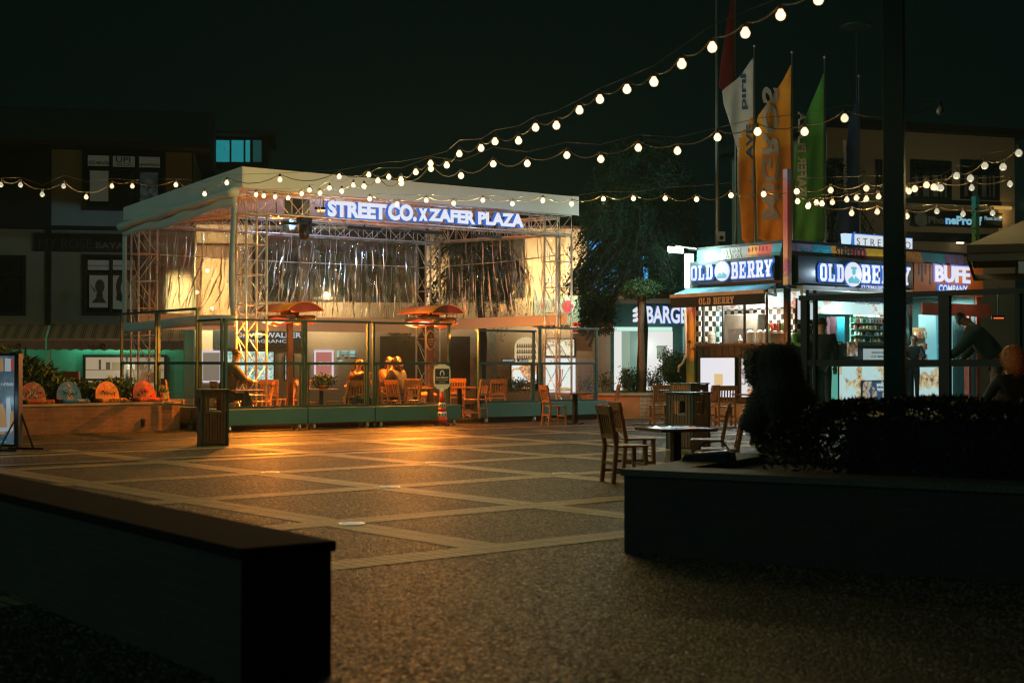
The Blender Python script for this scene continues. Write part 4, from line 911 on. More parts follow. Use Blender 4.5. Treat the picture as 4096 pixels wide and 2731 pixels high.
ptext('lettering', 'ÇAY', t, FY, 2196, 1440, 2236, 1454, .142, .15, [E('red_letter', (.7,.05,.05), .7)]*2, t, 0, mirror=True)
t = thing('shop_sign', 'big warm white glowing letters high at the right end of the pavilion', 'sign', MBd.location, MBd.rotation_euler[2]); t['label'] = 'big warm white glowing letters high at the right end of the pavilion'
m_wg = E('warm_letter_glow', (1,.80,.52), 1.1); mb = MB(); pan(mb, t, FY, 2135, 1185, 2368, 1300, .02, .08); mb.build('board', M('sign_board_sea', (.16,.30,.25), .7), t)
mb = MB(); pan(mb, t, FY, 2368.5, 1175, 2412, 1300, .02, .1); mb.build('board', M('sign_board_sea2', (.18,.33,.28), .7), t)
ptext('painted_halo', 'AVM', t, FY, 2138, 1194, 2262, 1262, .10, .12, [m_wg, m_wg], t, .05); ptext('lettering', 'AVM', t, FY, 2144, 1200, 2256, 1256, .125, .16, [E('letter_cream', (.75,.60,.42), .75)]*2, t, .0)
s, z = hit(t, FY, 2268, 1226); mb = MB(); mb.prism(el(s, z, .26, .26, 28), FR(FY), .10, .13); mb.build('painted_halo', m_wg, t); mb = MB(); mb.prism(el(s, z, .21, .21, 28), FR(FY), .131, .16); mb.build('emblem', M('emblem_red', (.35,.02,.04), .5), t)
mb = MB(); pan(mb, t, FY, 2150, 1272, 2250, 1280, .1, .14); mb.build('light_strip', m_wg, t)
t = thing('shop_awning', 'narrow red folded awning box with white edges at the right end of the pavilion', 'awning', MBd.location, MBd.rotation_euler[2])
mb = MB(); pan(mb, t, FY, 2280, 1290, 2448, 1305, .0, .30); mb.build('canvas', M('red_canvas', (.50,.05,.035), .6), t)
mb = MB(); pan(mb, t, FY, 2280, 1306, 2450, 1313, .0, .36); pan(mb, t, FY, 2280, 1331, 2450, 1334, .0, .36); mb.build('front_bar', m_white, t)
mb = MB(); pan(mb, t, FY, 2280, 1314, 2450, 1330, .0, .34); mb.build('valance', M('dark_red_canvas', (.30,.03,.03), .7), t)
# blue lit upper windows behind the cedar
m_blu = poster('blue_curtain_light', (.05,.28,.75), 1.5, ((.03,.18,.45),(.10,.45,.65),(.01,.05,.15)), 3, .5, 21)
window(MBd, 2345, 950, 2480, 1170, (.5,), (.5,), .08, m_blu); window(MBd, 2495, 960, 2600, 1170, (.5,), (.5,), .08, m_blu)
mb = MB(); pan(mb, MBd, FY, 2450, 1165, 2620, 1195, 0, .12); mb.build('ledge', m_cream, MBd)
# dormer
p = at(965, 1450, 53.5); t = thing('roof_dormer', 'roof dormer with teal lit curtained windows', 'dormer', (p.x, p.y, 0), math.radians(8))
mb = MB(); mb_z0 = hit(t, FY, 960, 720)[1]; s0, s1, z0, z1 = rect(t, FY, 850, 548, 1072, 660); mb.box(s0, s1, 0, 3, mb_z0, z1); mb.build('wall', m_frame, t)
mb = MB(); mb.box(s0-.6, s1+.25, -.6, 3.2, z1+.01, z1+.14); mb.build('roof', m_tile, t)
m_tl = poster('teal_curtain', (.02,.30,.33), .62, ((.02,.22,.25),(.04,.42,.45),(.01,.1,.12)), 2.5, .4, 2)
for a, b in ((862, 918), (926, 974), (982, 1000), (1012, 1046)):
    mb = MB(); pan(mb, t, FY, a, 562, b, 648, .001, .04); mb.build('window', m_tl if a < 1010 else E('dim_teal', (.02,.12,.11), .35), t)
# ---------------------------------------------------------------- green corner shop
b0 = at(2600, 1450, 50.0); BG = thing('corner_shop', 'dark green shop front with a bright white interior', 'building', (b0.x, b0.y, 0), math.radians(3))
m_dg = M('dark_green_paint', (.025,.085,.075), .5)
mb = MB(); s0, s1, z0, z1 = rect(BG, FY, 2428, 1215, 2900, 1700); mb.box(s0, s1, 0, 5, 0, z1); mb.build('wall', m_dg, BG)
mb = MB(); pan(mb, BG, FY, 2425, 1196, 2900, 1214, 0, .3); mb.build('ledge', m_brownwall, BG)
mb = MB(); pan(mb, BG, FY, 2372, 1330, 2436, 1700, -.3, .42); mb.build('pier', m_beige, BG)
m_wi = E('white_interior', (.86,.86,.82), .90)
mb = MB(); pan(mb, BG, FY, 2456, 1308, 2688, 1324, .0, .05); mb.build('light_strip', E('cove_light', (.6,.95,.82), .95), BG)
for a, b, c_, d_, mt in ((2456,1325,2486,1560, m_wi),(2487,1325,2520,1560, E('pale_green_interior', (.36,.48,.36), .7)),(2521,1325,2552,1560, E('pale_green_interior2', (.22,.42,.33), .6)),(2553,1325,2690,1560, m_wi)):
    mb = MB(); pan(mb, BG, FY, a, b, c_, d_, .01, .05); mb.build('shop_window', mt, BG)
mb = MB(); pan(mb, BG, FY, 2626, 1382, 2664, 1434, .06, .1); mb.build('picture', M('grey_picture', (.2,.22,.18), .5), BG)
mb = MB(); pan(mb, BG, FY, 2731, 1306, 2735, 1560, .0, .1); pan(mb, BG, FY, 2745, 1306, 2756, 1560, 0, .06); mb.build('light_strip', E('teal_strip', (.15,.42,.45), .7), BG)
t = thing('shop_sign', 'glowing white letters and a striped drop emblem on dark green', 'sign', BG.location, BG.rotation_euler[2])
mb = MB(); pan(mb, t, FY, 2452, 1216, 2900, 1302, .01, .12); mb.build('board', m_dg, t)
ptext('painted_halo', 'BARGELLO', t, FY, 2580, 1222, 2842, 1297, .125, .14, [m_halo, m_halo], t, .045); ptext('lettering', 'BARGELLO', t, FY, 2583, 1225, 2840, 1294, .145, .19, [m_letter, m_halo], t, .03)
s0, s1, z0, z1 = rect(t, FY, 2528, 1224, 2560, 1288); mb = MB(); dz = (z1-z0); dx = s1-s0
for k, (a, b) in enumerate(((.0,.20),(.30,.52),(.60,.86))):
    mb.prism([(s0+dx*.05, z0+dz*a), (s0+dx*.5, z0+dz*(a-.0)), (s0+dx*.98, z0+dz*(b+.06)), (s0+dx*.95, z0+dz*(b+.14)), (s0+dx*.5, z0+dz*(b+.06)), (s0+dx*.02, z0+dz*(a+.16))], FR(FY), .125, .17)
mb.build('emblem', m_letter, t)
lamp('shop_light', (hit(BG, FY, 2600, 1400)[0], -1.2, 2.0), 60, (.85,1,.92), .4, BG)
# ---------------------------------------------------------------- right building
b0 = at(3800, 1450, 56); RB = thing('phone_building', 'brown building on the right with tall dark windows', 'building', (b0.x, b0.y, 0), math.radians(18))
s0, s1, z0, z1 = rect(RB, FY, 3310, 545, 4060, 1500); 
mb = MB(); mb.box(s0, s1, 0, 8, 0, hit(RB, FY, 3800, 538)[1]); mb.build('wall', M('brown_render2', (.50,.42,.28), .85, 0, .12, .5), RB)
mb = MB(); zt_ = hit(RB, FY, 3800, 538)[1]; mb.box(s0-.5, s1+.5, -.5, 8.5, zt_+.01, zt_+.3); mb.build('roof', m_tile, RB)
m_pane = M('grey_blind', (.20,.24,.22), .6)
for a, b in ((3642, 3800), (3840, 3992), (3505, 3600)):
    w = window(RB, a, 645, b, 800, (.2,.5,.8), (.72,), .12)
    for q in range(4):
        mb = MB(); x0 = a + 8 + (b-a-16)*q/4; pan(mb, RB, FY, x0+4, 702, x0+(b-a-16)/4-8, 790, .035, .06); mb.build('blind', m_pane, w)
mb = MB(); pan(mb, RB, FY, 3560, 800, 4000, 818, .0, .10); pan(mb, RB, FY, 3560, 932, 4000, 968, 0, .06); mb.build('trim', m_frame, RB)
t = thing('shop_sign', 'dark half lit sign board with a fruit emblem, on the brown building', 'sign', RB.location, RB.rotation_euler[2])
mb = MB(); pan(mb, t, FY, 3643, 848, 3996, 908, .1, .22); mb.build('board', m_frame, t)
ptext('lettering', 'Pho', t, FY, 3698, 869, 3762, 898, .225, .26, M('unlit_letters', (.28,.32,.28), .5), t, .04)
ptext('lettering', 'neProof', t, FY, 3767, 867, 3912, 902, .225, .26, [E('dim_letters_lit', (.25,.55,.60), .8), m_halo], t, .04)
ptext('lettering', 'Phone Servis', t, FY, 3924, 868, 3990, 884, .225, .25, [E('dim_letters_lit2', (.3,.5,.55), .5)]*2, t, .0); ptext('lettering', 'Aksesuar', t, FY, 3930, 892, 3986, 902, .225, .25, m_dim, t, 0)
s, z = hit(t, FY, 3672, 880); mb = MB()
mb.prism([(s+.30*math.cos(a)*(1 if not(-.5 < a-0 < .5) else .82), z+.27*math.sin(a)) for a in [2*PI*k/24 - PI for k in range(24)]], FR(FY), .225, .25); mb.prism([(s, z+.30), (s+.10, z+.42), (s+.02, z+.36)], FR(FY), .225, .25); mb.build('emblem', M('unlit_emblem', (.28,.34,.32), .5), t)
mb = MB(); pan(mb, RB, FY, 3962, 826, 4040, 838, .0, .12); mb.build('light_strip', E('amber_strip', (.9,.5,.12), .5), RB)
lamp('wall_glow', (hit(RB, FY, 4000, 850)[0], -.4, hit(RB, FY, 4000, 870)[1]), 5, (1,.6,.2), .1, RB); lamp('wall_glow', (hit(RB, FY, 3760, 850)[0], -5, hit(RB, FY, 3900, 880)[1]), 50, (1,.82,.5), .1, RB)  # second lamp is an added fill that brightens the wall
t = thing('wall_lamp', 'small bright cross shaped ceiling lamp under the brown building ledge', 'wall lamp', mat4(RB) @ Vector((hit(RB, FY, 3822, 974)[0], -.3, hit(RB, FY, 3822, 974)[1])), math.radians(18))
mb = MB(); mb.box(-.15,.15,-.06,.06,-.03,.03); mb.build('lens', E('lamp_lens', (1,.85,.6), 2), t, bevel=.01); mb = MB(); mb.box(-.05,.05,-.05,.05,.031,.12); mb.build('bracket', m_black, t)
# ---------------------------------------------------------------- kiosk
kc = at(3150, 1450, 34); KZ = .45
KR = thing('ice_cream_kiosk', 'black ice cream kiosk with a graffiti band and lit panels', 'kiosk', (kc.x, kc.y, 0), UA)
PX, PY = ('x', 0), ('y', 0)
tl_ = 3.39; tr_ = 7.49; wz = lambda px, py, pl=PY: hit(KR, pl, px, py)[1]
Zt = 4.32; Zband = 4.03; Zsb = 3.30; Zawn = 2.95; Zsill = 1.93; m_kb = M('kiosk_black_steel', (.018,.030,.030), .4, .2)
mb = MB(); mb.box(-.2, tr_+3, -.5, 4.5, 0, KZ-.01); o = mb.build('terrace', m_coping); o.location = KR.location; o.rotation_euler = (0,0,UA); tag(o, kind='structure')
# frame: posts, top boxes, base walls
mb = MB()
mb.box(0,.12,0,.12,KZ,Zband-.002); mb.box(0,.12,tl_-.12,tl_,KZ,Zsb-.01)
mb.box(.0,.10,.121,tl_-.121,Zsb,Zband-.002); mb.box(.121,tr_,.0,.10,Zsb,Zband-.002)
mb.box(.0,.10,.121,tl_-.121,KZ+.0,Zsill-.05); mb.box(.121,4.6,.0,.10,KZ,Zsill-.05)
mb.box(4.6,4.72,0,.12,KZ,Zsb-.002); mb.box(tr_-.12,tr_,0,.12,KZ,Zsb-.002)
mb.box(.2,tr_,tl_-.1,tl_,KZ,Zsb-.002); mb.box(tr_-.1,tr_,.13,tl_-.11,KZ,Zsb-.002)
for i in range(14): mb.box(-.018,-.001,.2+i*.22,.215+i*.22,Zsill-.46,Zsill-.07)
mb.build('wall', m_kb, KR)
mb = MB(); mb.box(.0,tr_,.0,tl_,Zband+.30,Zband+.36); mb.box(.12,tr_-.12,.12,tl_-.12,Zsb-.06,Zsb-.01); mb.build('roof', m_kb, KR)
mb = MB(); mb.box(-.05,.10,.0,tl_-.001,Zsill-.049,Zsill); mb.box(.101,4.6,-.05,.10,Zsill-.049,Zsill); mb.box(.2,4.5,.9,1.2,Zsill-.7,Zsill-.3); mb.build('counter', M('kiosk_counter', (.12,.07,.05), .4), KR)
mb = MB(); mb.box(.1,tr_,.1,tl_-.1,KZ+.0,KZ+.03); mb.build('floor', m_deck, KR)
# graffiti band as painted blocks
m_tq = M('paint_turquoise', (.03,.25,.30), .5); m_gr = M('paint_grey', (.28,.29,.27), .5); m_oc = M('paint_ochre', (.70,.28,.03), .5, 0, .3, 8); m_rd = M('paint_red', (.55,.07,.04), .5, 0, .3, 5); m_li = M('paint_lilac', (.30,.18,.30), .5); m_pp = M('paint_purple', (.14,.11,.22), .5); m_yw = M('paint_yellow', (.65,.32,.02), .5)
gb = thing('graffiti_band', 'colourful painted graffiti fascia running round the kiosk top', 'fascia', KR.location, UA)
def gblock(pl, poly, m, n=.02): mb = MB(); mb.prism(poly, FR(pl), -.10, n); mb.build('painted_panel', m, gb)
def gpx(pl, pts): return [hit(gb, pl, x, y) for x, y in pts]
z0, z1 = Zband, Zband+.29
cuts = [(2790, m_tq), (2881, m_gr), (2988, m_oc), (3030, m_rd), (3085, m_tq), (3122, None)]
for (a, m), (b, _) in zip(cuts[:-1], cuts[1:]):
    sa, sb = hit(gb, PX, a, 1010)[0], hit(gb, PX, b, 1000)[0]; gblock(PX, [(sa, z0), (sb, z0), (sb+.08, z1), (sa+.08 if a > 2790 else sa, z1)], m)
cuts = [(3163, m_li), (3255, m_tq), (3330, m_oc), (3400, m_rd), (3470, m_yw), (3555, m_oc), (3690, m_tq), (3780, m_pp), (3860, None)]
for (a, m), (b, _) in zip(cuts[:-1], cuts[1:]):
    sa, sb = hit(gb, PY, a, 1010)[0], hit(gb, PY, b, 1020)[0]; gblock(PY, [(sa, z0), (sb, z0), (sb-.1, z1), (sa-.1 if a > 3163 else sa, z1)], m)
ptext('graffiti', 'DAFER', KR, PX, 2895, 996, 2968, 1032, .022, .03, M('paint_white', (.5,.52,.48), .5), gb, .0)
ptext('graffiti', 'Cubreak Street', KR, PY, 3182, 985, 3318, 1012, .022, .03, M('paint_cyan', (.05,.38,.45), .5), gb, .0)
ptext('graffiti', 'STREETCO', KR, PY, 3340, 990, 3458, 1030, .022, .03, m_ink, gb, .03)
mb = MB(); 
for k in range(6): 
    s = hit(KR, PX, 2992+k*14, 1010)[0]; mb.tube([FR(PX)(s+.05*math.cos(a)+.03*a, Zband+.14+.10*math.sin(a), .025) for a in [PI*j/6 for j in range(7)]], .007, 5)
mb.build('graffiti', m_rd, gb)
mb = MB()
for k in range(5): 
    s = hit(KR, PY, 3790+k*12, 1010)[0]; mb.tube([FR(PY)(s+.0, Zband+.02, .022), FR(PY)(s+.06, Zband+.24, .022), FR(PY)(s+.12, Zband+.02, .022)], .006, 5)
mb.build('graffiti', M('paint_violet', (.30,.26,.36), .5), gb)
# corner mast
t = thing('corner_mast', 'tall painted square post at the kiosk corner, lilac to orange to yellow', 'post', KR.location, UA)
m_ms, tt, bb = nt('mast_paint'); tc = tt.nodes.new('ShaderNodeTexCoord'); sx = tt.nodes.new('ShaderNodeSeparateXYZ'); L(tt, tc.outputs['Object'], sx.inputs[0])
nn = N(tt, 'ShaderNodeTexNoise', Scale=9.0, Detail=1.0); L(tt, tc.outputs['Object'], nn.inputs['Vector']); ad = N(tt, 'ShaderNodeMath', _operation='MULTIPLY_ADD'); ad.inputs[1].default_value = .35; L(tt, nn.outputs[0], ad.inputs[0]); L(tt, sx.outputs[2], ad.inputs[2])
mr = N(tt, 'ShaderNodeMapRange'); mr.inputs[1].default_value = 3.3; mr.inputs[2].default_value = 6.4; L(tt, ad.outputs[0], mr.inputs[0])
r = ramp(tt, mr.outputs[0], [(0,(.75,.38,.02)),(.12,(.70,.30,.02)),(.15,(.42,.03,.02)),(.24,(.55,.06,.02)),(.27,(.80,.32,.05)),(.36,(.80,.25,.10)),(.55,(.60,.10,.09)),(.80,(.75,.20,.15)),(.88,(.50,.40,.60)),(1,(.45,.48,.75))]); L(tt, r.outputs[0], bb.inputs['Base Color']); bb.inputs['Roughness'].default_value = .5
mb = MB(); mb.box(-.14, .001, -.14, .001, 3.30, at(3135, 680, kc.y).z); mb.build('post', m_ms, t)
# box signs
def ksign(lab, pl, px0, px1, word_px, disc, rest, zlo, zhi):
    t = thing('shop_sign', lab, 'sign', KR.location, UA); f = FR(pl)
    sa, sb = hit(t, pl, px0, 1070)[0], hit(t, pl, px1, 1070)[0]
    mb = MB(); mb.pbox(pl, sa, sb, zlo, zhi, .03, .18); mb.build('board', M('sign_black_teal', (.012,.028,.034), .35), t)
    return t, f
def disc(t, pl, px, py, r, n):
    s, z = hit(t, pl, px, py); f = FR(pl)
    mb = MB(); mb.prism(el(s, z, r*1.06, r*1.06, 32), f, n, n+.03); mb.build('painted_halo', m_halo, t)
    mb = MB(); mb.prism(el(s, z, r, r, 32), f, n+.031, n+.07); mb.build('emblem_disc', m_letter, t)
    mtq = E('emblem_teal', (.10,.55,.68), .8); mb = MB()
    mb.prism([(s-r*.62,z-r*.72),(s+r*.62,z-r*.72),(s+r*.72,z-r*.45),(s+r*.2,z-r*.12),(s,z-r*.42),(s-r*.2,z-r*.12),(s-r*.72,z-r*.45)], f, n+.071, n+.078)
    mb.prism(el(s, z+r*.22, r*.22, r*.27, 14), f, n+.071, n+.078) if pl == PY else None
    mb.prism([(s-r*.36,z+r*.42),(s+r*.36,z+r*.42),(s+r*.3,z+r*.62),(s-r*.3,z+r*.62)], f, n+.071, n+.0785) if pl == PY else None
    mb.build('emblem_figure', mtq, t)
tL, f = ksign('lit box sign with white slab letters on the left face of the kiosk', PX, 2786, 3118, None, None, None, 3.43, 4.02)
for g_, n0, n1, ms, nm in ((.045, .185, .20, [m_halo, m_halo], 'painted_halo'), (0, .205, .25, [m_letter, m_halo], 'lettering')):
    slabtext(nm, 'OLD', KR, PX, 2791, 1063, 2880, 1122, n0, n1, ms, tL, g_); slabtext(nm, 'BERRY', KR, PX, 2952, 1045, 3118, 1112, n0, n1, ms, tL, g_)
disc(tL, PX, 2917, 1086, .245, .20)
tR, f = ksign('lit ice cream sign with a hatted figure disc on the kiosk front', PY, 3170, 3628, None, None, None, 3.36, 4.02)
for g_, n0, n1, ms, nm in ((.045, .185, .20, [m_halo, m_halo], 'painted_halo'), (0, .205, .25, [m_letter, m_halo], 'lettering')):
    slabtext(nm, 'OLD', KR, PY, 3248, 1058, 3345, 1128, n0, n1, ms, tR, g_); slabtext(nm, 'BERRY', KR, PY, 3414, 1066, 3610, 1138, n0, n1, ms, tR, g_)
disc(tR, PY, 3381, 1100, .30, .20)
ptext('lettering', 'ICE CREAM & SWEET', KR, PY, 3420, 1143, 3515, 1160, .185, .21, [m_letter, m_halo], tR, .02)
# orange buffet sign
tB = thing('shop_sign', 'orange spray painted sign with lit white letters, right end of the kiosk', 'sign', KR.location, UA)
m_or = M('spray_orange', (.80,.20,.03), .5, 0, .25, 1.5); m_or2 = m_or
sa, sb = hit(tB, PY, 3636, 1100)[0], hit(tB, PY, 3912, 1100)[0]; mb = MB(); mb.pbox(PY, sa, sb, 3.22, 4.02, .03, .16); mb.build('board', m_or, tB)
ptext('painted_halo', 'BUFE', KR, PY, 3712, 1060, 3860, 1136, .165, .18, [E('halo_violet', (.25,.25,.8), .7)]*2, tB, .055); ptext('lettering', 'BUFE', KR, PY, 3716, 1066, 3854, 1132, .185, .22, [m_letter, m_letter], tB, .03)
ptext('painted_halo', 'COMPANY', KR, PY, 3724, 1138, 3846, 1176, .165, .18, [m_halo, m_halo], tB, .05); ptext('lettering', 'COMPANY', KR, PY, 3727, 1142, 3843, 1172, .185, .22, [m_letter, m_halo], tB, .03)
mb = MB()
for px, a, b, r in ((3668,1058,1120,.035),(3655,1062,1095,.02),(3682,1058,1090,.03),(3700,1058,1132,.03)):
    s = hit(tB, PY, px, 1090)[0]; mb.pbox(PY, s-r, s+r, hit(tB, PY, px, b)[1], 4.0, .161, .166); mb.prism(el(s, hit(tB, PY, px, b)[1], r*1.3, r*2, 10), FR(PY), .1605, .167)
mb.build('paint_drip', M('paint_navy', (.02,.06,.12), .5), tB)
for px, py, e in ((2830, 1085, 24), (3040, 1078, 24)): s, z = hit(KR, PX, px, py); lamp('sign_glow', FR(PX)(s, z, .7), e, (.6,.8,1), .2, tL)
for px, py, e in ((3300, 1090, 24), (3500, 1100, 24)): s, z = hit(KR, PY, px, py); lamp('sign_glow', FR(PY)(s, z, .7), e, (.6,.8,1), .2, tR)
s, z = hit(KR, PY, 3800, 1110); lamp('sign_glow', FR(PY)(s, z+.1, 1.1), 20, (1,.85,.7), .2, tB)
# floodlight
s, z = hit(KR, PX, 2752, 1003); p = mat4(KR) @ Vector(FR(PX)(s, z, .45)); t = thing('floodlight', 'overexposed white floodlight at the left end of the kiosk roof', 'floodlight', p, UA)
mb = MB(); mb.hexa([(-.14,-.20,-.10),(.14,-.20,-.10),(.14,.16,-.06),(-.14,.16,-.06)], [(-.14,-.18,.04),(.14,-.18,.04),(.14,.18,.10),(-.14,.18,.10)]); mb.build('lens', E('flood_lens', (.92,1,.90), 6), t, bevel=.03)
mb = MB(); mb.beam((0,.0,.10),(.42,-.35,.02),.04,.04); mb.build('bracket', m_alu, t); lamp('flood', (-.35,-.15,-.1), 150, (.72,1,.86), .12, t)
lamp('flood', (.16,-.75,-.22), 36, (.75,1,.9), .1, t)
# side end panel lit by the floodlight
mb = MB(); sa = hit(KR, PX, 2756, 1080)[0]; mb.pbox(PX, sa, hit(KR, PX, 2776, 1080)[0], 3.35, 4.25, .0, .16); mb.build('end_panel', m_white, KR)
# awnings
kaw = thing('shop_awning', 'half open blue awning with tan letters on its valance, kiosk left side', 'awning', KR.location, UA)
m_nv = M('navy_canvas', (.06,.22,.27), .7); m_bk = M('black_canvas', (.012,.016,.018), .8)
sa, sb = hit(kaw, PX, 2760, 1140)[0], hit(kaw, PX, 3118, 1140)[0]; f = FR(PX); pr = 1.15
PF_ = ('x', -pr); fa, fb_ = hit(kaw, PF_, 2685, 1176)[0], hit(kaw, PF_, 3062, 1176)[0]; za, zb_ = 3.36, hit(kaw, PF_, 2870, 1169)[1]; zl_ = hit(kaw, PF_, 2870, 1224)[1]; zm_ = hit(kaw, PF_, 2870, 1183)[1]; vs = [f(sa, za, .06), f(sb, za, .06), f(fb_, zb_, pr), f(fa, zb_, pr)]
mb = MB(); mb.hexa([Vector(v)-Vector((0,0,.02)) for v in vs], vs); mb.build('canvas', m_nv, kaw)
mb = MB(); a, b = f(fa, zm_, pr), f(fb_, zb_, pr+.06); mb.box(a[0],b[0],a[1],b[1],a[2],b[2]); mb.build('front_bar', M('tan_bar', (.45,.33,.22), .5), kaw)
mb = MB(); a, b = f(fa, zl_, pr+.01), f(fb_, zm_-.001, pr+.03); mb.box(a[0],b[0],a[1],b[1],a[2],b[2]); mb.build('valance', m_bk, kaw)
slabtext('lettering', 'OLD BERRY', kaw, ('x', -pr-.03), 2796, 1189, 2936, 1216, .002, .006, [M('tan_print', (.55,.38,.24), .7)]*2, kaw)
mb = MB(); mb.tube([f(sb+.02, 3.28, .2), f(sb+.2, 3.05, .35), f(fb_+.02, zm_, pr)], .035, 8); mb.build('arm', m_white, kaw)
kaw = thing('shop_awning', 'closed awning cassette with pale arms under the front kiosk sign', 'awning', KR.location, UA)
mb = MB(); f = FR(PY); sa, sb = hit(kaw, PY, 3180, 1150)[0], hit(kaw, PY, 3620, 1150)[0]; a, b = f(sa, 3.20, .05), f(sb, 3.30, .24); mb.box(a[0],b[0],a[1],b[1],a[2],b[2]); mb.build('front_bar', m_alu, kaw)
mb = MB(); a, b = f(sa+.2, 2.94, .20), f(sb, 3.12, .24); mb.box(a[0],b[0],a[1],b[1],a[2],b[2]); mb.build('valance', m_bk, kaw)
mb = MB(); mb.tube([f(sa+.02, 3.24, .18), f(sa-.05, 3.0, .26), f(sa+.05, 2.85, .3), f(sa+.3, 2.92, .3)], .04, 8); mb.build('arm', m_white, kaw)
ptext('lettering', 'OLD BERRY', kaw, ('y', -.24), 3420, 1206, 3536, 1217, .002, .006, M('grey_print', (.28,.30,.28), .7), kaw, .04)
# kiosk windows
mb = MB(); f = FR(PX)
for px in (2811, 2890, 2976, 3065, 3150):
    s = hit(KR, PX, px, 1290)[0]; mb.pbox(PX, s-.018, s+.018, Zsill, Zsb, -.05, .01)
mb.build('window_bars', m_black, KR)
mb = MB(); mb.quad((-.0,.12,Zsill),(-.0,tl_-.12,Zsill),(-.0,tl_-.12,Zsb),(-.0,.12,Zsb)); mb.build('glazing', glass('kiosk_glass', refl=.05, dirt=.02), KR)
mb = MB(); 
for px in (3232, 3262): 
    s = hit(KR, PY, px, 1290)[0]; mb.pbox(PY, s-.03, s+.03, Zsill, Zsb, -.05, .01)
mb.build('window_bars', m_black, KR)
# interior
m_ck = checker('checkered_tiles', 7.5)
mb = MB(); mb.box(.15,tr_-3.0,tl_-.22,tl_-.12,Zsill-.9,Zsb-.1); mb.box(.9,1.0,.5,tl_-.4,Zsill,Zsb-.1) ; mb.build('tiled_wall', m_ck, KR)
# machines against the partition seen from the left face
mb = MB(); mb.box(.62,.88,1.55,2.75,Zsill+.0,Zsill+.75); mb.build('oven', M('oven_steel', (.28,.28,.25), .35, .5), KR, bevel=.02)
mb = MB(); mb.box(.60,.618,1.7,2.55,Zsill+.08,Zsill+.38); mb.build('oven_door', poster('oven_glow', (.12,.10,.07), .7, ((.5,.18,.04),(.2,.15,.1),(.05,.05,.04)), 5, .4, 5), KR)
m_menu = poster('menu_light_box', (.72,.88,.88), .95, ((.75,.2,.12),(.85,.55,.25),(.08,.25,.30)), 7, .42, 31)
mb = MB(); mb.box(.74,.89,.3,tl_-.3,Zsb-.48,Zsb-.11); mb.build('menu_board', m_menu, KR)
mb = MB(); mb.box(1.2,4.4,.62,.70,Zsb-.62,Zsb-.14); mb.build('menu_board', m_menu, KR)
for k, (x, y) in enumerate(((.30,1.5),(.32,1.18),(.30,.95),(.34,2.9))):
    mb = MB(); mb.lathe([(.09,0),(.10,.02),(.10,.24),(.11,.26),(.05,.32),(.01,.33)], (x,y,Zsill+.001), 14); mb.build('steel_urn', m_alu, KR, True)
mb = MB(); mb.lathe([(.05,0),(.05,.1),(.02,.13),(.02,.2)], (.2,1.75,Zsill+.001), 10); mb.build('cup', m_white, KR, True)
for k in range(7):
    mb = MB(); mb.lathe([(.03,0),(.045,.18),(.03,.2)], (.6+.02*(k%2),.62+.09*k,Zsill+.30), 8); mb.build('bottle', M('bottle_%d' % k, random.choice([(.5,.1,.05),(.1,.3,.1),(.6,.5,.3),(.3,.1,.05)]), .3), KR, True)
mb = MB(); mb.box(.50,.75,.5,1.3,Zsill+.26,Zsill+.29); mb.box(.52,.55,.5,1.3,Zsill+.001,Zsill+.25); mb.build('shelf', m_wood, KR)
mb = MB(); mb.box(2.1,2.35,.5,.6,Zsill,Zsb-.7); mb.build('curtain', M('maroon_cloth', (.25,.05,.07), .9, bump=.6, bscale=6), KR)
mb = MB(); mb.box(2.36,2.66,.5,.6,Zsill,Zsb-.7); mb.build('curtain', M('blue_cloth', (.02,.30,.42), .9, bump=.6, bscale=6), KR)
gcol = [M('goods_%d' % i, c, .5) for i, c in enumerate([(.55,.50,.36),(.10,.22,.12),(.45,.10,.06),(.65,.62,.55),(.12,.18,.25),(.60,.36,.12),(.05,.05,.05)])]
gme = []
for i, c in enumerate(gcol):
    mb = MB()
    if i % 2: mb.lathe([(.035,0),(.038,.10),(.02,.14),(.018,.17)], n=7)
    else: mb.box(-.04,.04,-.03,.03,0,.15)
    o = mb.build('packet', c, KR); gme.append(o.data); bpy.data.objects.remove(o)
rgd = random.Random(5)
def goods(x0, x1, y, z0, z1, nx, nz, backm):
    mb = MB(); mb.box(x0-.05, x1+.05, y+.06, y+.09, z0-.03, z1)
    for j in range(nz): z = z0 + (z1-z0)*j/nz; mb.box(x0-.05, x1+.05, y-.06, y+.059, z-.02, z)
    mb.build('shelf', backm, KR)
    for j in range(nz):
        for i in range(nx):
            if rgd.random() < .08: continue
            o = bpy.data.objects.new('packet', gme[rgd.randrange(7)]); C.objects.link(o); o.parent = KR
            o.location = (x0 + (x1-x0)*(i+.5)/nx, y + rgd.uniform(-.01,.02), z0 + (z1-z0)*j/nz + .001); k = (z1-z0)/nz/.19; o.scale = (rgd.uniform(.7,1.15), 1, k*rgd.uniform(.65,.95))
m_shb = M('shelf_back', (.55,.52,.42), .6); m_shg = M('shelf_back_green', (.10,.16,.12), .6)
goods(3.25, 4.5, .70, Zsill-.1, Zsb-.66, 11, 5, m_shg)
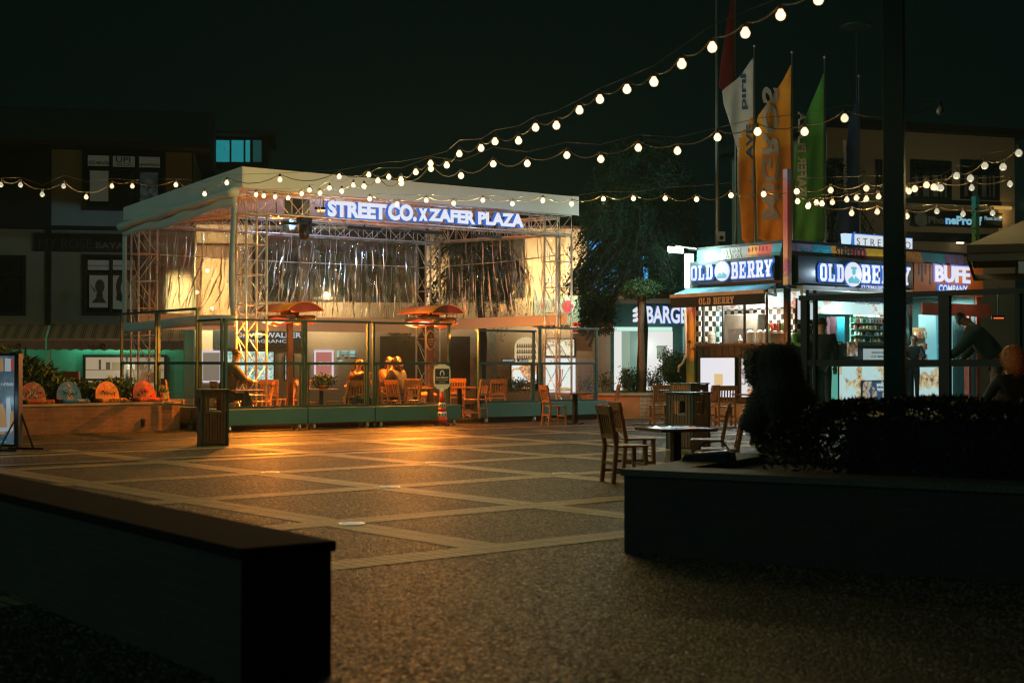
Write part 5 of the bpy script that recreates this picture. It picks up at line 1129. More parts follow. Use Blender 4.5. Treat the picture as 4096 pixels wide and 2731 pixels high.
# buffet part, open front
goods(4.85, 6.1, 1.9, Zsill-.6, Zsb-.15, 12, 7, m_shb); goods(4.8, 5.3, 1.0, Zsb-.8, Zsb-.15, 6, 3, m_shb)
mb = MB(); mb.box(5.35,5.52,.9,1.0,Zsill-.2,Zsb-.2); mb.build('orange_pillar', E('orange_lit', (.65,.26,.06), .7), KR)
mb = MB(); mb.box(5.5,6.05,.6,1.1,KZ,Zsill+.45); mb.build('shelf', wood('pale_shelf', (.55,.35,.18)), KR)
for i in range(4):
    for j in range(3):
        mb = MB(); mb.cbox((5.6+.13*i, .56, Zsill-.45+.3*j+.1), .09, .06, .16+.02*((i+j)%2)); mb.build('packet', M('packet_%d%d' % (i,j), [(.7,.6,.4),(.6,.12,.08),(.2,.4,.2),(.75,.72,.65)][(i+2*j)%4], .5), KR)
mb = MB(); mb.box(4.9,5.3,.2,.5,Zsill-.28,Zsill-.2); mb.build('counter', m_white, KR)
t = thing('drinks_fridge', 'tall glass fronted drinks fridge glowing pale blue', 'fridge', mat4(KR) @ Vector((6.22, .35, KZ)), UA)
hf = Zsb-.55-KZ
mb = MB(); mb.box(0,.72,.04,.6,0,hf); mb.build('cabinet', E('fridge_side', (.25,.62,.70), .7), t)
mb = MB(); mb.box(.03,.52,-.0,.039,.1,hf-.05); mb.build('interior', E('fridge_light', (.08,.38,.46), .65), t)
for j in range(5):
    zz = .3 + j*(hf-.4)/5; mb = MB(); mb.box(.03,.52,-.06,-.001,zz,zz+.03); mb.build('shelf', m_white, t)
    for i in range(6):
        mb = MB(); mb.lathe([(.028,0),(.028,.14),(.012,.18),(.012,.21)], (.07+i*.078,-.035,zz+.031), 8); mb.build('bottle', M('drink_%d%d' % (i,j), [(.02,.2,.4),(.6,.3,.05),(.1,.3,.1),(.5,.05,.05),(.6,.6,.6)][(i//2+j)%5], .25), t, True)
mb = MB(); mb.box(tr_-.1, tr_+.05, -.05,.12, KZ, Zsb); mb.box(tr_-.45,tr_-.33,-.05,.1,KZ,Zsb-.5); mb.build('red_column', M('red_paint', (.45,.07,.03), .5), KR)
mb = MB(); mb.box(4.75,tr_+.2,-.30,-.25,Zsb-.62,Zsb-.3); mb.build('valance', M('red_canvas2', (.50,.07,.03), .8), KR)
for x, y, sx_, e, c_ in ((.45, tl_/2, .3, 45, (1,.93,.78)), (2.4, 1.6, 2.5, 60, (.95,.98,.9)), (5.8, 1.2, 1.5, 60, (1,.9,.72))):
    lamp('ceiling_light', (x, y, Zsb-.12), e*(3.4 if x < 1 else 9.5), (c_ if x < 1 else (.60,1,.95)), .2, KR, 'AREA', (0,0,0), None, sx_, .3)
lamp('counter_light', (.5, 1.6, Zsb-.6), 14, (1,.93,.8), .1, KR); lamp('counter_light', (2.6, .35, Zsb-.5), 75, (.6,1,.95), .1, KR); lamp('counter_light', (5.4, .4, Zsb-.5), 50, (.9,.95,.85), .1, KR)
# lit base panels
def kpan(lab, pl, px0, py0, px1, py1, m, n=.03):
    t = thing('backlit_poster', lab, 'light panel', KR.location, UA); mb = MB(); pan(mb, t, pl, px0, py0, px1, py1, n, n+.05); mb.build('frame', m_kb, t)
    s0, s1, z0, z1 = rect(t, pl, px0, py0, px1, py1); mb = MB(); mb.pbox(pl, s0+.02, s1-.02, z0+.02, z1-.02, n+.051, n+.06); mb.build('face', m, t); return t
m_wp = E('white_panel', (.84,.86,.92), .90)
kp = kpan('large blank white light panel under the kiosk counter', PX, 2810, 1428, 2950, 1590, m_wp)
s0, s1, z0, z1 = rect(kp, PX, 2868, 1495, 2902, 1540); mb = MB(); mb.pbox(PX, s0, s1, z0, z1, .095, .10); mb.build('print_shape', E('cream_patch', (.85,.62,.30), .8), kp)
kp = kpan('light panel with an orange edge and white bottle shape, behind the hooded person', PX, 2974, 1432, 3110, 1592, poster('panel_orange', (.82,.84,.86), .85, ((.8,.25,.06),(.85,.6,.35),(.3,.1,.05)), 2.2, .42, 40))
m_pf = poster('panel_food', (.70,.86,.86), .80, ((.70,.38,.15),(.85,.7,.45),(.10,.08,.10)), 3.5, .47, 44)
kpan('light panel with food pictures left of the dark pole', PY, 3345, 1462, 3545, 1600, m_pf)
t = kpan('dark blue waffle price panel under the white one', PY, 3430, 1520, 3540, 1602, poster('panel_blue', (.06,.09,.18), .7, ((.55,.35,.2),(.75,.65,.55),(.04,.05,.12)), 4.5, .5, 50), .10)
ptext('lettering', 'BARDAK', t, PY, 3486, 1532, 3536, 1545, .165, .17, [m_lw, m_lw], t, .05); ptext('lettering', 'WAFFLE', t, PY, 3486, 1550, 3536, 1563, .165, .17, [m_lw, m_lw], t, .05); ptext('lettering', '₺80', t, PY, 3508, 1578, 3528, 1590, .165, .17, [m_lw, m_lw], t, .02)
kpan('green glowing narrow light panel beside the customer', PY, 3300, 1462, 3342, 1600, E('green_panel', (.20,.62,.50), .6))
kpan('light panel with cups and ice cream right of the dark pole', PY, 3644, 1465, 3758, 1600, m_pf)
for a, b, s_ in ((3178, 3212, 60), (3228, 3258, 61)):
    t = kpan('narrow tall white poster in the kiosk front window, %s one' % ('left' if a == 3178 else 'right'), PY, a, 1195, b, 1282, poster('tall_poster%d' % a, (.80,.82,.84), .8, ((.8,.1,.06),(.9,.7,.5),(.2,.1,.08)), 4, .25, s_))
mb = MB(); s0, s1 = hit(KR, PY, 3183, 1300)[0], hit(KR, PY, 3255, 1300)[0]; mb.pbox(PY, s0, s1, Zsill, Zsill+.75, -.04, -.02); mb.build('tiled_wall', m_ck, KR)
# counter cards
def card(lab, px0, py0, px1, py1, m, tx=None, n=.06, tilt=0):
    t = thing('counter_card', lab, 'card', KR.location, UA); mb = MB(); pan(mb, t, PY, px0, py0, px1, py1, n, n+.02); mb.build('board', m, t)
    for (a, b, c, d, s, mm) in (tx or []): ptext('lettering', s, t, PY, a, b, c, d, n+.022, n+.026, [mm, mm], t, .01)
    return t
m_tw = M('card_white', (.75,.75,.72), .5); m_tt = M('card_teal', (.05,.25,.30), .5)
card('dark standing price card with a pale ice cream shape', 3325, 1366, 3360, 1422, M('card_black', (.02,.02,.02), .4), [(3330,1370,3354,1378,'DUBLE',m_tw)])
card('white MEYVELI card with a food picture on the counter', 3380, 1366, 3420, 1424, poster('card_food', (.75,.75,.72), .5, ((.3,.12,.06),(.6,.35,.2),(.1,.05,.03)), 6, .5, 70), [(3386,1370,3412,1379,'MEYVELI',m_ink)])
card('white BARDAK SUT MISIR board at the counter edge', 3432, 1395, 3528, 1442, E('card_lit', (.62,.66,.66), .6), [(3464,1406,3516,1414,'BARDAK',m_tt),(3460,1422,3520,1430,'SUT MISIR',m_tt)], .16)
# roof sign STREET CO
t = thing('roof_sign', 'white light box with thin teal letters standing on the kiosk roof', 'sign', KR.location, UA)
mb = MB(); pan(mb, t, PY, 3460, 938, 3694, 998, -.6, -.35); mb.build('box', m_halo, t)
s0, s1, z0, z1 = rect(t, PY, 3462, 942, 3692, 994); mb = MB(); mb.pbox(PY, s0, s1, z0, z1, -.349, -.34); mb.build('face', E('roof_sign_face', (.74,.82,.88), .9), t)
ptext('lettering', 'S T R E E T C O', t, PY, 3470, 956, 3684, 984, -.339, -.33, [M('teal_letter', (.02,.22,.30), .4)]*2, t, -.012)
mb = MB(); s0, s1, z0, z1 = rect(t, PY, 3425, 930, 3452, 985); mb.prism([(s0+.03, z0+.1), ((s0+s1)/2, z0), (s1-.03, z0+.1), (s1, z1), (s0, z1)], FR(PY), -.5, -.36); mb.build('cup_shape', E('cup_glow', (.6,.85,1), .95), t)
mb = MB(); 
for px in (3480, 3560, 3660): s = hit(t, PY, px, 990)[0]; mb.pbox(PY, s-.02, s+.02, Zband+.36, Zband+.75, -.5, -.46)
mb.build('bracket', m_alu, t)
# palm painted side panel and drain pipe on the left end of the kiosk
t = thing('palm_mural', 'tall orange and green panel painted with palm trees at the kiosk end', 'panel', KR.location, UA)
m_pm, tt, bb = nt('sunset_paint'); tc = tt.nodes.new('ShaderNodeTexCoord'); sx = tt.nodes.new('ShaderNodeSeparateXYZ'); L(tt, tc.outputs['Object'], sx.inputs[0])
nn = N(tt, 'ShaderNodeTexNoise', Scale=5.0); L(tt, tc.outputs['Object'], nn.inputs['Vector']); ad = N(tt, 'ShaderNodeMath', _operation='MULTIPLY_ADD'); ad.inputs[1].default_value = .4; L(tt, nn.outputs[0], ad.inputs[0]); L(tt, sx.outputs[2], ad.inputs[2])
mr = N(tt, 'ShaderNodeMapRange'); mr.inputs[1].default_value = .6; mr.inputs[2].default_value = 3.4; L(tt, ad.outputs[0], mr.inputs[0])
r = ramp(tt, mr.outputs[0], [(0,(.65,.35,.04)),(.15,(.55,.30,.04)),(.27,(.12,.20,.04)),(.40,(.10,.16,.04)),(.43,(.70,.32,.03)),(.7,(.75,.28,.03)),(.85,(.60,.14,.05)),(1,(.45,.25,.30))]); L(tt, r.outputs[0], bb.inputs['Base Color'])
mb = MB(); s0 = hit(t, PX, 2754, 1400)[0]; s1 = hit(t, PX, 2786, 1400)[0]; mb.pbox(PX, s0, s1, KZ, 3.25, .02, .08); mb.build('board', m_pm, t)
mb = MB()
for sx_, sz_, hh in ((s0+.12, 1.95, .45), (s0+.28, 1.78, .35)):
    mb.tube([FR(PX)(sx_, sz_-hh, .085), FR(PX)(sx_+.03, sz_-hh*.5, .085), FR(PX)(sx_, sz_, .085)], .008, 5)
    for k in range(7):
        a = PI*k/6; mb.tube([FR(PX)(sx_, sz_, .085), FR(PX)(sx_+.08*math.cos(a), sz_+.06*math.sin(a)+.02, .085), FR(PX)(sx_+.14*math.cos(a), sz_+.04*math.sin(a)-.03, .085)], .008, 4)
mb.build('palm_drawing', M('palm_paint', (.18,.05,.02), .6), t)
t = thing('drain_pipe', 'cream drain pipe bending at the bottom, on the kiosk end', 'pipe', KR.location, UA)
mb = MB(); mb.tube([(*FR(PX)(hit(t, PX, x, y)[0], hit(t, PX, x, y)[1], .18),) for x, y in ((2762, 1235), (2763, 1350), (2764, 1420), (2752, 1452), (2736, 1465), (2734, 1488))], .03, 8); mb.build('pipe', M('cream_pipe', (.60,.48,.34), .5), t, True)
# ---------------------------------------------------------------- traffic cone with a sign
p = G(1768, 1701); t = thing('traffic_cone', 'red and white traffic cone carrying an upright dark notice board', 'traffic cone', p, math.radians(10))
mb = MB(); mb.lathe([(.235,0),(.235,.035),(.17,.055),(.13,.06)], n=4, rz=PI/4); mb.build('base', m_rubber, t)
m_cr = M('cone_red', (.62,.05,.02), .45); m_cw = M('cone_white', (.72,.68,.62), .4)
prof = [(.135,.06,m_cr),(.118,.20,m_cw),(.100,.32,m_cr),(.086,.42,m_cw),(.071,.53,m_cr),(.042,.76,m_white),(.030,.86,None)]
for (r0, z0, m), (r1, z1, _) in zip(prof[:-1], prof[1:]):
    mb = MB(); mb.lathe([(r0,z0),(r1,z1)], n=20); mb.build('cone_band', m, t, True)
mb = MB()
for zc, r in ((.26,.112),(.475,.08)):
    for a in (-2.2, -1.57, -.95): mb = MB(); mb.cbox((r*math.cos(a), r*math.sin(a), zc), .02, .012, .05, a+PI/2); mb.build('slot', m_black, t)
zs0, zs1 = at(1770, 1558, p.y).z, at(1770, 1457, p.y).z
pol = [(-.17, zs0+.08),(-.12, zs0+.02),(-.05, zs0-.0),(-.04,zs0-.09),(.04,zs0-.09),(.05,zs0),(.12, zs0+.02),(.17,zs0+.08),(.195,zs0+.16),(.195,zs1-.14),(.17,zs1-.05),(.10,zs1-.02),(.07,zs1),(-.07,zs1),(-.10,zs1-.02),(-.17,zs1-.05),(-.195,zs1-.14),(-.195,zs0+.16)]
mb = MB(); mb.prism(pol, fo, -.02, .015); mb.build('board', m_white, t)
ca, cb = zs0+.13, zs1-.10
mb = MB(); mb.prism([(-.165,ca),(.165,ca),(.165,cb),(-.165,cb)], fo, .0155, .02); mb.build('panel', M('board_navy', (.015,.02,.04), .4), t)
mb = MB(); mb.prism(el(0, cb-.11, .055, .075, 18), fo, .0205, .023); mb.build('emblem', m_cw, t)
mb = MB(); mb.prism([(-.035,cb-.175),(.035,cb-.175),(.03,cb-.12),(.02,cb-.07),(-.02,cb-.07),(-.03,cb-.12)], fo, .0235, .025); mb.build('emblem_figure', m_ink, t)
h_ = cb-ca
for tx, a, b, w_ in (('OLD BERRY', .36, .47, .30), ('MÜŞTERİLERİNE', .22, .31, .29), ('AİTTİR.', .08, .17, .15)): letters('lettering', tx, fo, -w_/2, w_/2, ca+h_*a, ca+h_*b, .0205, .023, [m_cw, m_cw], t, .03 if a > .3 else .0)
# ---------------------------------------------------------------- brick planters
bw = [Vector((-9.6, 24.6, 0)), G(719, 1718)]
v = bw[1] - G(85, 1741); v.normalize(); ang = math.atan2(v.y, v.x); zt_ = at(719, 1604, bw[1].y).z
t = thing('brick_planter', 'long low red brick planter wall carrying four painted seats', 'planter', G(719, 1718), ang)
mb = MB(); mb.box(-4.6, 0, 0, 1.9, 0, zt_-.05); mb.build('wall', m_brick, t)
mb = MB(); mb.box(-4.62, .02, -.02, .40, zt_-.049, zt_); mb.box(-4.62,.02,1.5,1.92,zt_-.049,zt_); mb.box(-.4,.02,.401,1.499,zt_-.049,zt_); mb.build('coping', m_coping, t)
mb = MB(); mb.box(-4.55, -.41, .41, 1.49, zt_-.048, zt_-.02); mb.build('soil', M('soil', (.04,.03,.02), .95, bump=.8), t)
mb = MB(); s = -.92; mb.box(s, s+.07, -.05, -.001, .10, .26); mb.box(s+.02,s+.05,-.07,-.051,.12,.22); mb.build('fitting', m_black, t)
BP = t; Mb = mat4(BP)
def seat(lab, px, cols, yaw=0):
    s, _ = hit(BP, ('y', .2), px, 1605); p = Mb @ Vector((s, .22, zt_+.002))
    t = thing('bucket_seat', lab, 'seat', p, ang + math.radians(yaw), 'graffiti painted bucket seats on the brick wall')
    m, tt, bb = nt('graffiti_plastic'); tc = tt.nodes.new('ShaderNodeTexCoord'); mp = N(tt, 'ShaderNodeMapping'); mp.inputs['Location'].default_value = (px*.01, px*.02, 0); L(tt, tc.outputs['Object'], mp.inputs[0])
    nn = N(tt, 'ShaderNodeTexNoise', Scale=5.5, Detail=3.0, Distortion=1.5); L(tt, mp.outputs[0], nn.inputs['Vector']); r = ramp(tt, nn.outputs[0], [(.36, cols[0]), (.42, cols[1]), (.52, cols[1]), (.55, cols[2]), (.64, cols[3])]); L(tt, r.outputs[0], bb.inputs['Base Color']); bb.inputs['Roughness'].default_value = .25
    mb = MB(); mb.box(-.30,.30,-.20,.22,0,.085); mb.build('pan', m, t, bevel=.03)
    # backrest: a tall rounded shell on the left of the pan, leaning back
    n = 14; vs = []; 
    for k in range(n+1):
        a = PI*k/n
        for (dy, sc) in ((0, 1), (.06, .93)):
            w_ = .27*math.cos(a); hz = .36*math.sin(a)**.75
            vs.append((-.08 + w_*sc + .0*hz, -.02 + dy + .10*hz, .08 + hz*sc))
    fs = [(2*k, 2*k+1, 2*k+3, 2*k+2) for k in range(n)] + [tuple(range(0, 2*n+2, 2)), tuple(range(2*n+1, 0, -2))]
    vs = [(x - .04*z, y, z) for x, y, z in vs]
    mb = MB(); mb.add(vs, fs); mb.build('backrest', m, t)
    mb = MB(); rgs = random.Random(px)
    for q in range(5):
        x, z = -.22 + .07*q, .14 + rgs.random()*.10; yy = -.034 + .10*(z-.08)
        mb.tube([(x+rgs.uniform(-.03,.05), yy-.004, z+rgs.uniform(-.05,.06)) for _ in range(5)], .006, 4)
    mb.build('graffiti', m_ink, t)
    return t
seat('green and red painted bucket seat, leftmost on the brick wall', 150, [(.10,.12,.03),(.30,.05,.03),(.45,.22,.05),(.20,.16,.05)])
seat('blue painted bucket seat on the brick wall', 292, [(.01,.10,.35),(.02,.16,.42),(.20,.04,.03),(.35,.30,.20)])
seat('orange painted bucket seat with black scribbles and the word STYLE', 445, [(.60,.10,.02),(.62,.22,.03),(.65,.32,.06),(.45,.12,.05)])
seat('red and green painted bucket seat at the right end of the brick wall', 592, [(.45,.03,.03),(.60,.08,.04),(.12,.14,.03),(.45,.12,.10)])
o = [x for x in bpy.data.objects if x.get('label', '').startswith('orange painted bucket')][0]
letters('lettering', 'STYLE', fo, -.14, .24, .015, .075, .201, .206, [m_ink, m_ink], o, .02)
o = [x for x in bpy.data.objects if x.get('label', '').startswith('green and red painted')][0]
letters('lettering', 'MIA', lambda s, z, n: (s, -n + .12*(z-.08), z), -.22, .0, .13, .24, .03, .035, [M('chalk', (.5,.35,.35), .6)]*2, o, .01)
# hedges on it
rgn = np.random.default_rng(11)
def hedge(name, lab, pts, sz, parent_loc, rz, grp=None, mt=None, stems=None, up=.2, ln=3, cat='hedge'):
    t = thing(name, lab, cat, parent_loc, rz, grp); leaves('leaves', pts, sz, mt or m_leaf2, t, up=up, ln=ln, seed=len(pts))
    if stems:
        mb = MB()
        for a, b in stems: mb.tube([a, ((a[0]+b[0])/2 + .03, (a[1]+b[1])/2, (a[2]+b[2])/2), b], [.012, .009, .004], 5)
        mb.build('stems', m_bark, t)
    return t
pts = np.concatenate([np.stack([rgn.uniform(-4.0, -.75, 9000), rgn.uniform(.45, 1.45, 9000), zt_ + rgn.uniform(0, 1, 9000)*.42], 1)])
pts[:,2] += .05*np.sin(pts[:,0]*5)
hedge('low_hedge', 'low leafy hedge growing behind the painted seats', pts, .035, BP.location, ang)
pts = np.concatenate([blobpts(1500, (x, .9, zt_+z), (.42,.4,.42), rgn, .2) for x, z in ((-4.3,.75),(-3.7,.7),(-3.2,.55),(-2.75,.35),(-4.6,.5))])
hedge('oleander_bush', 'tall narrow leaved bush behind the leftmost seats', pts, .045, BP.location, ang, up=.5, ln=4.5, cat='bush', stems=[((-4+.3*k, .9, zt_), (-4.3+.35*k, .9, zt_+.9)) for k in range(5)])
# small silver planter bag things on the coping
for px, lab in ((513, 'crumpled silver bag plant pot between the third and fourth seats'), (655, 'crumpled silver bag plant pot behind the glass beside the dark chair')):
    s, _ = hit(BP, ('y', 1.7), px, 1580); q = Mb @ Vector((s, 1.7, zt_+.001)); t = thing('wrapped_pot', lab, 'pot', q, 0, 'silver wrapped pots')
    mb = MB(); mb.lathe([(.07,0),(.10,.08),(.13,.16),(.09,.15)], n=9); mb.build('wrap', M('foil', (.6,.6,.58), .25, .9, bump=1, bscale=15), t)
    leaves('leaves', blobpts(120, (0,0,.2), (.12,.12,.08), rgn, .2), .03, m_leaf2, t)
# tree planter right of the pavilion
kp_ = at(2560, 1450, 37); t = thing('tree_planter', 'brick tree planter with a pale stone rim, right of the pavilion', 'planter', (kp_.x, kp_.y, 0), math.radians(4))
zt2 = at(2560, 1572, 37).z
mb = MB(); mb.box(-1.35, 0, .0, 1.6, 0, zt2-.06); mb.build('wall', M('orange_lit_brick', (.40,.15,.05), .8, 0, .2), t)  # orange light on this face is put into its colour
mb = MB(); mb.hexa([(.001,0,0),(1.4,.35,0),(1.4,1.9,0),(.001,1.6,0)], [(.001,0,zt2-.06),(1.4,.35,zt2-.06),(1.4,1.9,zt2-.06),(.001,1.6,zt2-.06)]); mb.build('wall', brick('white_lit_brick', (.38,.24,.15), (.32,.2,.13), (.5,.42,.32), .30, .10, .008), t)  # white light on this face is put into its paler colour
mb = MB(); mb.box(-1.37,0,-.03,.25,zt2-.059,zt2); mb.hexa([(.001,-.03,zt2-.059),(1.42,.32,zt2-.059),(1.42,.6,zt2-.059),(.001,.25,zt2-.059)], [(.001,-.03,zt2),(1.42,.32,zt2),(1.42,.6,zt2),(.001,.25,zt2)]); mb.build('coping', m_coping, t)
mb = MB(); mb.box(-1.3,1.35,.5,1.55,zt2-.058,zt2+.01); mb.build('grass', M('short_grass', (.05,.12,.03), .9, bump=1, bscale=50), t)
# topiary tree
tp = at(2566, 1450, 37.9); t = thing('round_crowned_tree', 'small round crowned tree with a straight trunk in the brick planter', 'tree', (tp.x, tp.y, zt2))
zc = at(2572, 1165, 37.9).z - zt2
mb = MB(); mb.tube([(0,0,0),(.02,0,zc*.3),(-.02,0,zc*.6),(.02,0,zc-.22),(.0,0,zc-.1)], [.11,.092,.085,.08,.075], 9)
for a in range(5): mb.tube([(0,0,zc-.25),(.3*math.cos(a*1.26),.3*math.sin(a*1.26),zc-.05),(.45*math.cos(a*1.26),.45*math.sin(a*1.26),zc+.1)], [.07,.04,.02], 6)
mb.build('trunk', m_bark, t, True)
leaves('crown', np.concatenate([blobpts(4200, (0,0,zc+.05), (.52,.5,.27), rgn, .35), blobpts(900, (-.25,0,zc-.02), (.35,.35,.2), rgn, .3), blobpts(900, (.3,.1,zc+.1), (.3,.3,.18), rgn, .3)]), .032, m_leaf2, t, ln=2)
# shrubs
def shrub(lab, px, py0, py1, d, wpx, n, sz=.03, dense=False):
    b = at(px, py1, d); zz = at(px, py0, d).z - b.z; w_ = wpx*d/F; t = thing('shrub', lab, 'shrub', b, 0, 'shrubs growing in the planters'); rr = np.random.default_rng(px)
    mb = MB(); tips = []
    for k in range(16 if not dense else 10):
        x0 = rr.uniform(-.3,.3)*w_; x1 = x0 + rr.uniform(-.25,.25)*w_; z1 = zz*rr.uniform(.5, .98); y1 = rr.uniform(-.2,.2)
        mb.tube([(x0*.6,0,0),((x0+x1)/2+.02,y1/2,z1*.5),(x1,y1,z1)], [.009,.007,.003], 4)
        for j in range(5): f = .35+.13*j; tips.append((x1*f + x0*(1-f), y1*f, z1*f))
        tips.append((x1, y1, z1))
    mb.build('stems', m_bark, t); tips = np.array(tips); P = tips[rr.integers(0, len(tips), n)] + rr.normal(size=(n,3))*(.05 if not dense else .11)
    if dense: P = np.concatenate([P, blobpts(n, (0,0,zz*.6), (w_*.45,.4,zz*.38), rr, .3)])
    leaves('leaves', P, sz, m_leaf2, t, ln=2.2); return t
shrub('thin twiggy shrub left of the dark green shop', 2420, 1480, 1568, 37.6, 90, 240)
shrub('leafy see through shrub against the bright shop, left of the trunk', 2500, 1470, 1568, 37.7, 90, 1100, .028)
shrub('small leafy shrub just left of the tree trunk', 2530, 1480, 1568, 38.2, 60, 600, .028)
shrub('leafy shrub against the bright shop, right of the trunk', 2622, 1462, 1568, 37.9, 90, 900, .028)
shrub('dense dark round bush right of the tree', 2705, 1418, 1568, 38.0, 130, 5000, .032, True)
shrub('twiggy shrub seen through the glass at the right corner tower', 2350, 1495, 1575, 38.4, 80, 260)
shrub('leafy shrub seen through the glass in front of the fruit panel', 1985, 1510, 1565, 44.0, 70, 700)
shrub('leafy shrub below the bar niche, seen through the glass', 2060, 1515, 1565, 44.0, 80, 900)
shrub('leafy shrub below the tea picture, seen through the glass', 2130, 1518, 1565, 44.0, 70, 700)
# ---------------------------------------------------------------- cedars
def cedar(lab, px, d, ztop, zlow, rad, nl, seed, dens=1.0, lean=0, mt=None):
    rr = np.random.default_rng(seed); b = at(px, 1450, d); t = thing('cedar_tree', lab, 'tree', (b.x, b.y, 0), 0, 'drooping cedar trees'); ztop_ = ztop
    mb = MB(); mb.tube([(0,0,0),(.1,0,ztop_*.3),(-.05,.05,ztop_*.6),(.1,0,ztop_*.98)], [.16,.14,.10,.02], 9); P = []; A_ = []
    for k in range(nl):
        f = rr.uniform(0, 1); z0 = zlow + 1.0 + (ztop_-zlow-1.2)*f; a = rr.uniform(0, 2*PI) if seed != 4 or rr.random() < .4 else rr.normal()*.55 + PI*(rr.random() < .58); Lr = rad*(1.0-.60*f)*rr.uniform(.65, 1.1)
        if seed == 4 and f < .35 and math.cos(a) > -.2: z0 += 1.2
        dx, dy = math.cos(a), math.sin(a)*.8; pts = []
        for j in range(9):
            q = j/8; pts.append(Vector((dx*Lr*q, dy*Lr*q, z0 + .35*Lr*q*(1-q)*1.6 - (.42+.2*(1-f))*Lr*q*q)))
        vis = [p for p in pts if seed != 4 or p.z > 3.45 or -1.7 < p.x < -.8]
        if len(vis) > 1: mb.tube(vis, [.05*(1-j/9)+.008 for j in range(len(vis))], 5)
        for j in range(int(30*dens)):
            q = rr.uniform(.15, 1.0)**.8; i = min(7, int(q*8)); c = pts[i].lerp(pts[i+1], q*8-i) + Vector(rr.normal(size=3)*[.16,.16,.06])
            ln_ = rr.uniform(.25, .9)*(1.15-.5*f); m_ = int(ln_*34); swx, swy = rr.normal(size=2)*.10
            for s_ in range(m_):
                u = s_/m_
                if seed == 4 and 3.4 < c.z - ln_*u < 5.0 and -1.55 < c.x < .3 and rr.random() < .72: continue
                if seed == 4 and c.z - ln_*u < (3.4 if (c.x > -.80 or c.x < -1.7) else 2.25): continue
                P.append((c.x + swx*u + rr.normal()*.028*(1.3-u), c.y + swy*u + rr.normal()*.03, c.z - ln_*u))
    mb.build('trunk', m_barkd, t, True); leaves('crown', P, .028, mt or m_leaf, t, up=-.5, ln=3.0, seed=seed); return t
CT = cedar('large dark drooping cedar between the pavilion and the kiosk', 2560, 40.5, 8.0, 1.9, 2.75, 240, 4, 1.4)
cedar('cedar top rising behind the pavilion roof', 1920, 46.5, 7.2, 3.2, 2.4, 55, 8, 1.0)
cedar('dark cedar behind the flag poles', 3330, 50, 8.8, 4.5, 2.6, 34, 9, .8)
# ---------------------------------------------------------------- festoon strings
bulbm = [m_bulb, E('vignette_bulb', (1.0,.74,.45), 1.25), E('edge_vignette_bulb', (.72,.66,.48), .75)]  # bulbs dim towards both sides of the view, imitating lens vignetting
def string(lab, pix, zz, off=(), k=lambda i: 1.0, en=lambda i: 1.0, r=.036):
    pts = []
    for (x, y) in pix: x_, y_ = x*1.7415, y*1.7415; pts.append((x_, y_))
    ds = [(zz-EYE)*F/max(60, HOR-y)*k(i) for i, (x, y) in enumerate(pts)]; n = len(ds)
    sm = [sum(ds[max(0,i-3):i+4])/len(ds[max(0,i-3):i+4]) for i in range(n)]
    W = [at(x, y, d) for (x, y), d in zip(pts, sm)]
    t = thing('festoon_lights', lab, 'string lights', W[0], 0, 'festoon light strings over the square'); o0 = W[0]
    tops = [p - o0 + Vector((0,0,.085)) for p in W]
    mb = MB(); cab = []
    for i, p in enumerate(tops):
        cab.append(p)
        if i < n-1:
            q = tops[i+1]; Ls = (q-p).length
            for u in (.2,.4,.6,.8): cab.append(p.lerp(q, u) - Vector((0,0,1))*min(.16, Ls*.12)*4*u*(1-u))
    mb.tube(cab, .0065, 5); mb.build('cable', m_cable, t)
    mb = MB(); wz_ = [max(tops[max(0,i-2)].z, tops[i].z, tops[min(n-1,i+2)].z) for i in range(n)]; mb.tube([Vector((p.x, p.y+.01, p.z+.02 + (wz_[i]-p.z)*.6)) for i, p in enumerate(tops)], .0028, 4); mb.build('support_wire', m_wire, t)
    for i, p in enumerate(W):
        q = p - o0; mb = MB()
        mb.lathe([(.1*r,-r),(.55*r,-.88*r),(.88*r,-.48*r),(r,0),(.9*r,.4*r),(.62*r,.76*r),(.016,.043)], q, 14); b = mb.build('bulb', (m_unlit if i in off else bulbm[(0 if 350 < pix[i][0] < 1900 else (2 if (pix[i][0] < 150 or pix[i][0] > 2150) else 1))]), t, True)
        mb = MB(); mb.lathe([(.015,.043),(.017,.05),(.017,.088),(.008,.094)], q, 8); mb.build('socket', m_sock, b)
        if i not in off: lamp('bulb_light', q - Vector((0,0,.10)), BP_*en(i), (1,.77,.30), .035, t)
m_unlit = M('unlit_bulb_glass', (.30,.28,.20), .1, 0, .1); BP_ = 3.4
string('festoon string sweeping up to the top right over the pavilion', [(1880,0),(1793,36),(1712,77),(1636,110),(1566,148),(1502,189),(1440,206),(1378,229),(1331,254),(1278,289),(1230,294),(1191,324),(1137,326),(1105,341),(1055,354),(1026,380),(989,376),(955,396),(921,413),(893,407),(847,402),(779,406),(643,413),(521,420),(470,446),(404,425),(304,428),(257,428),(198,453),(146,428),(97,447),(47,425),(2,425)], 3.85, k=lambda i: 1 + .22*min(1, max(0, i-14)/8) - .15*min(1, max(0, i-26)/6), en=lambda i: .3 if i < 9 else (1.7 if i > 15 else .7))
string('festoon string from the flags down to the pavilion corner', [(2160,255),(1940,272),(1848,303),(1740,303),(1648,316),(1556,347),(1466,340),(1380,366),(1302,357),(1211,376),(1133,377),(1059,404),(990,388),(922,421),(868,415),(836,428),(812,425),(785,439),(757,432),(735,444),(711,437),(693,445),(662,455),(632,452),(606,450),(588,447)], 3.85, (0,), k=lambda i: 1 + .32*min(1, max(0, i-9)/8), en=lambda i: .6 if i < 8 else (1.2 if i < 17 else 7), r=.040)
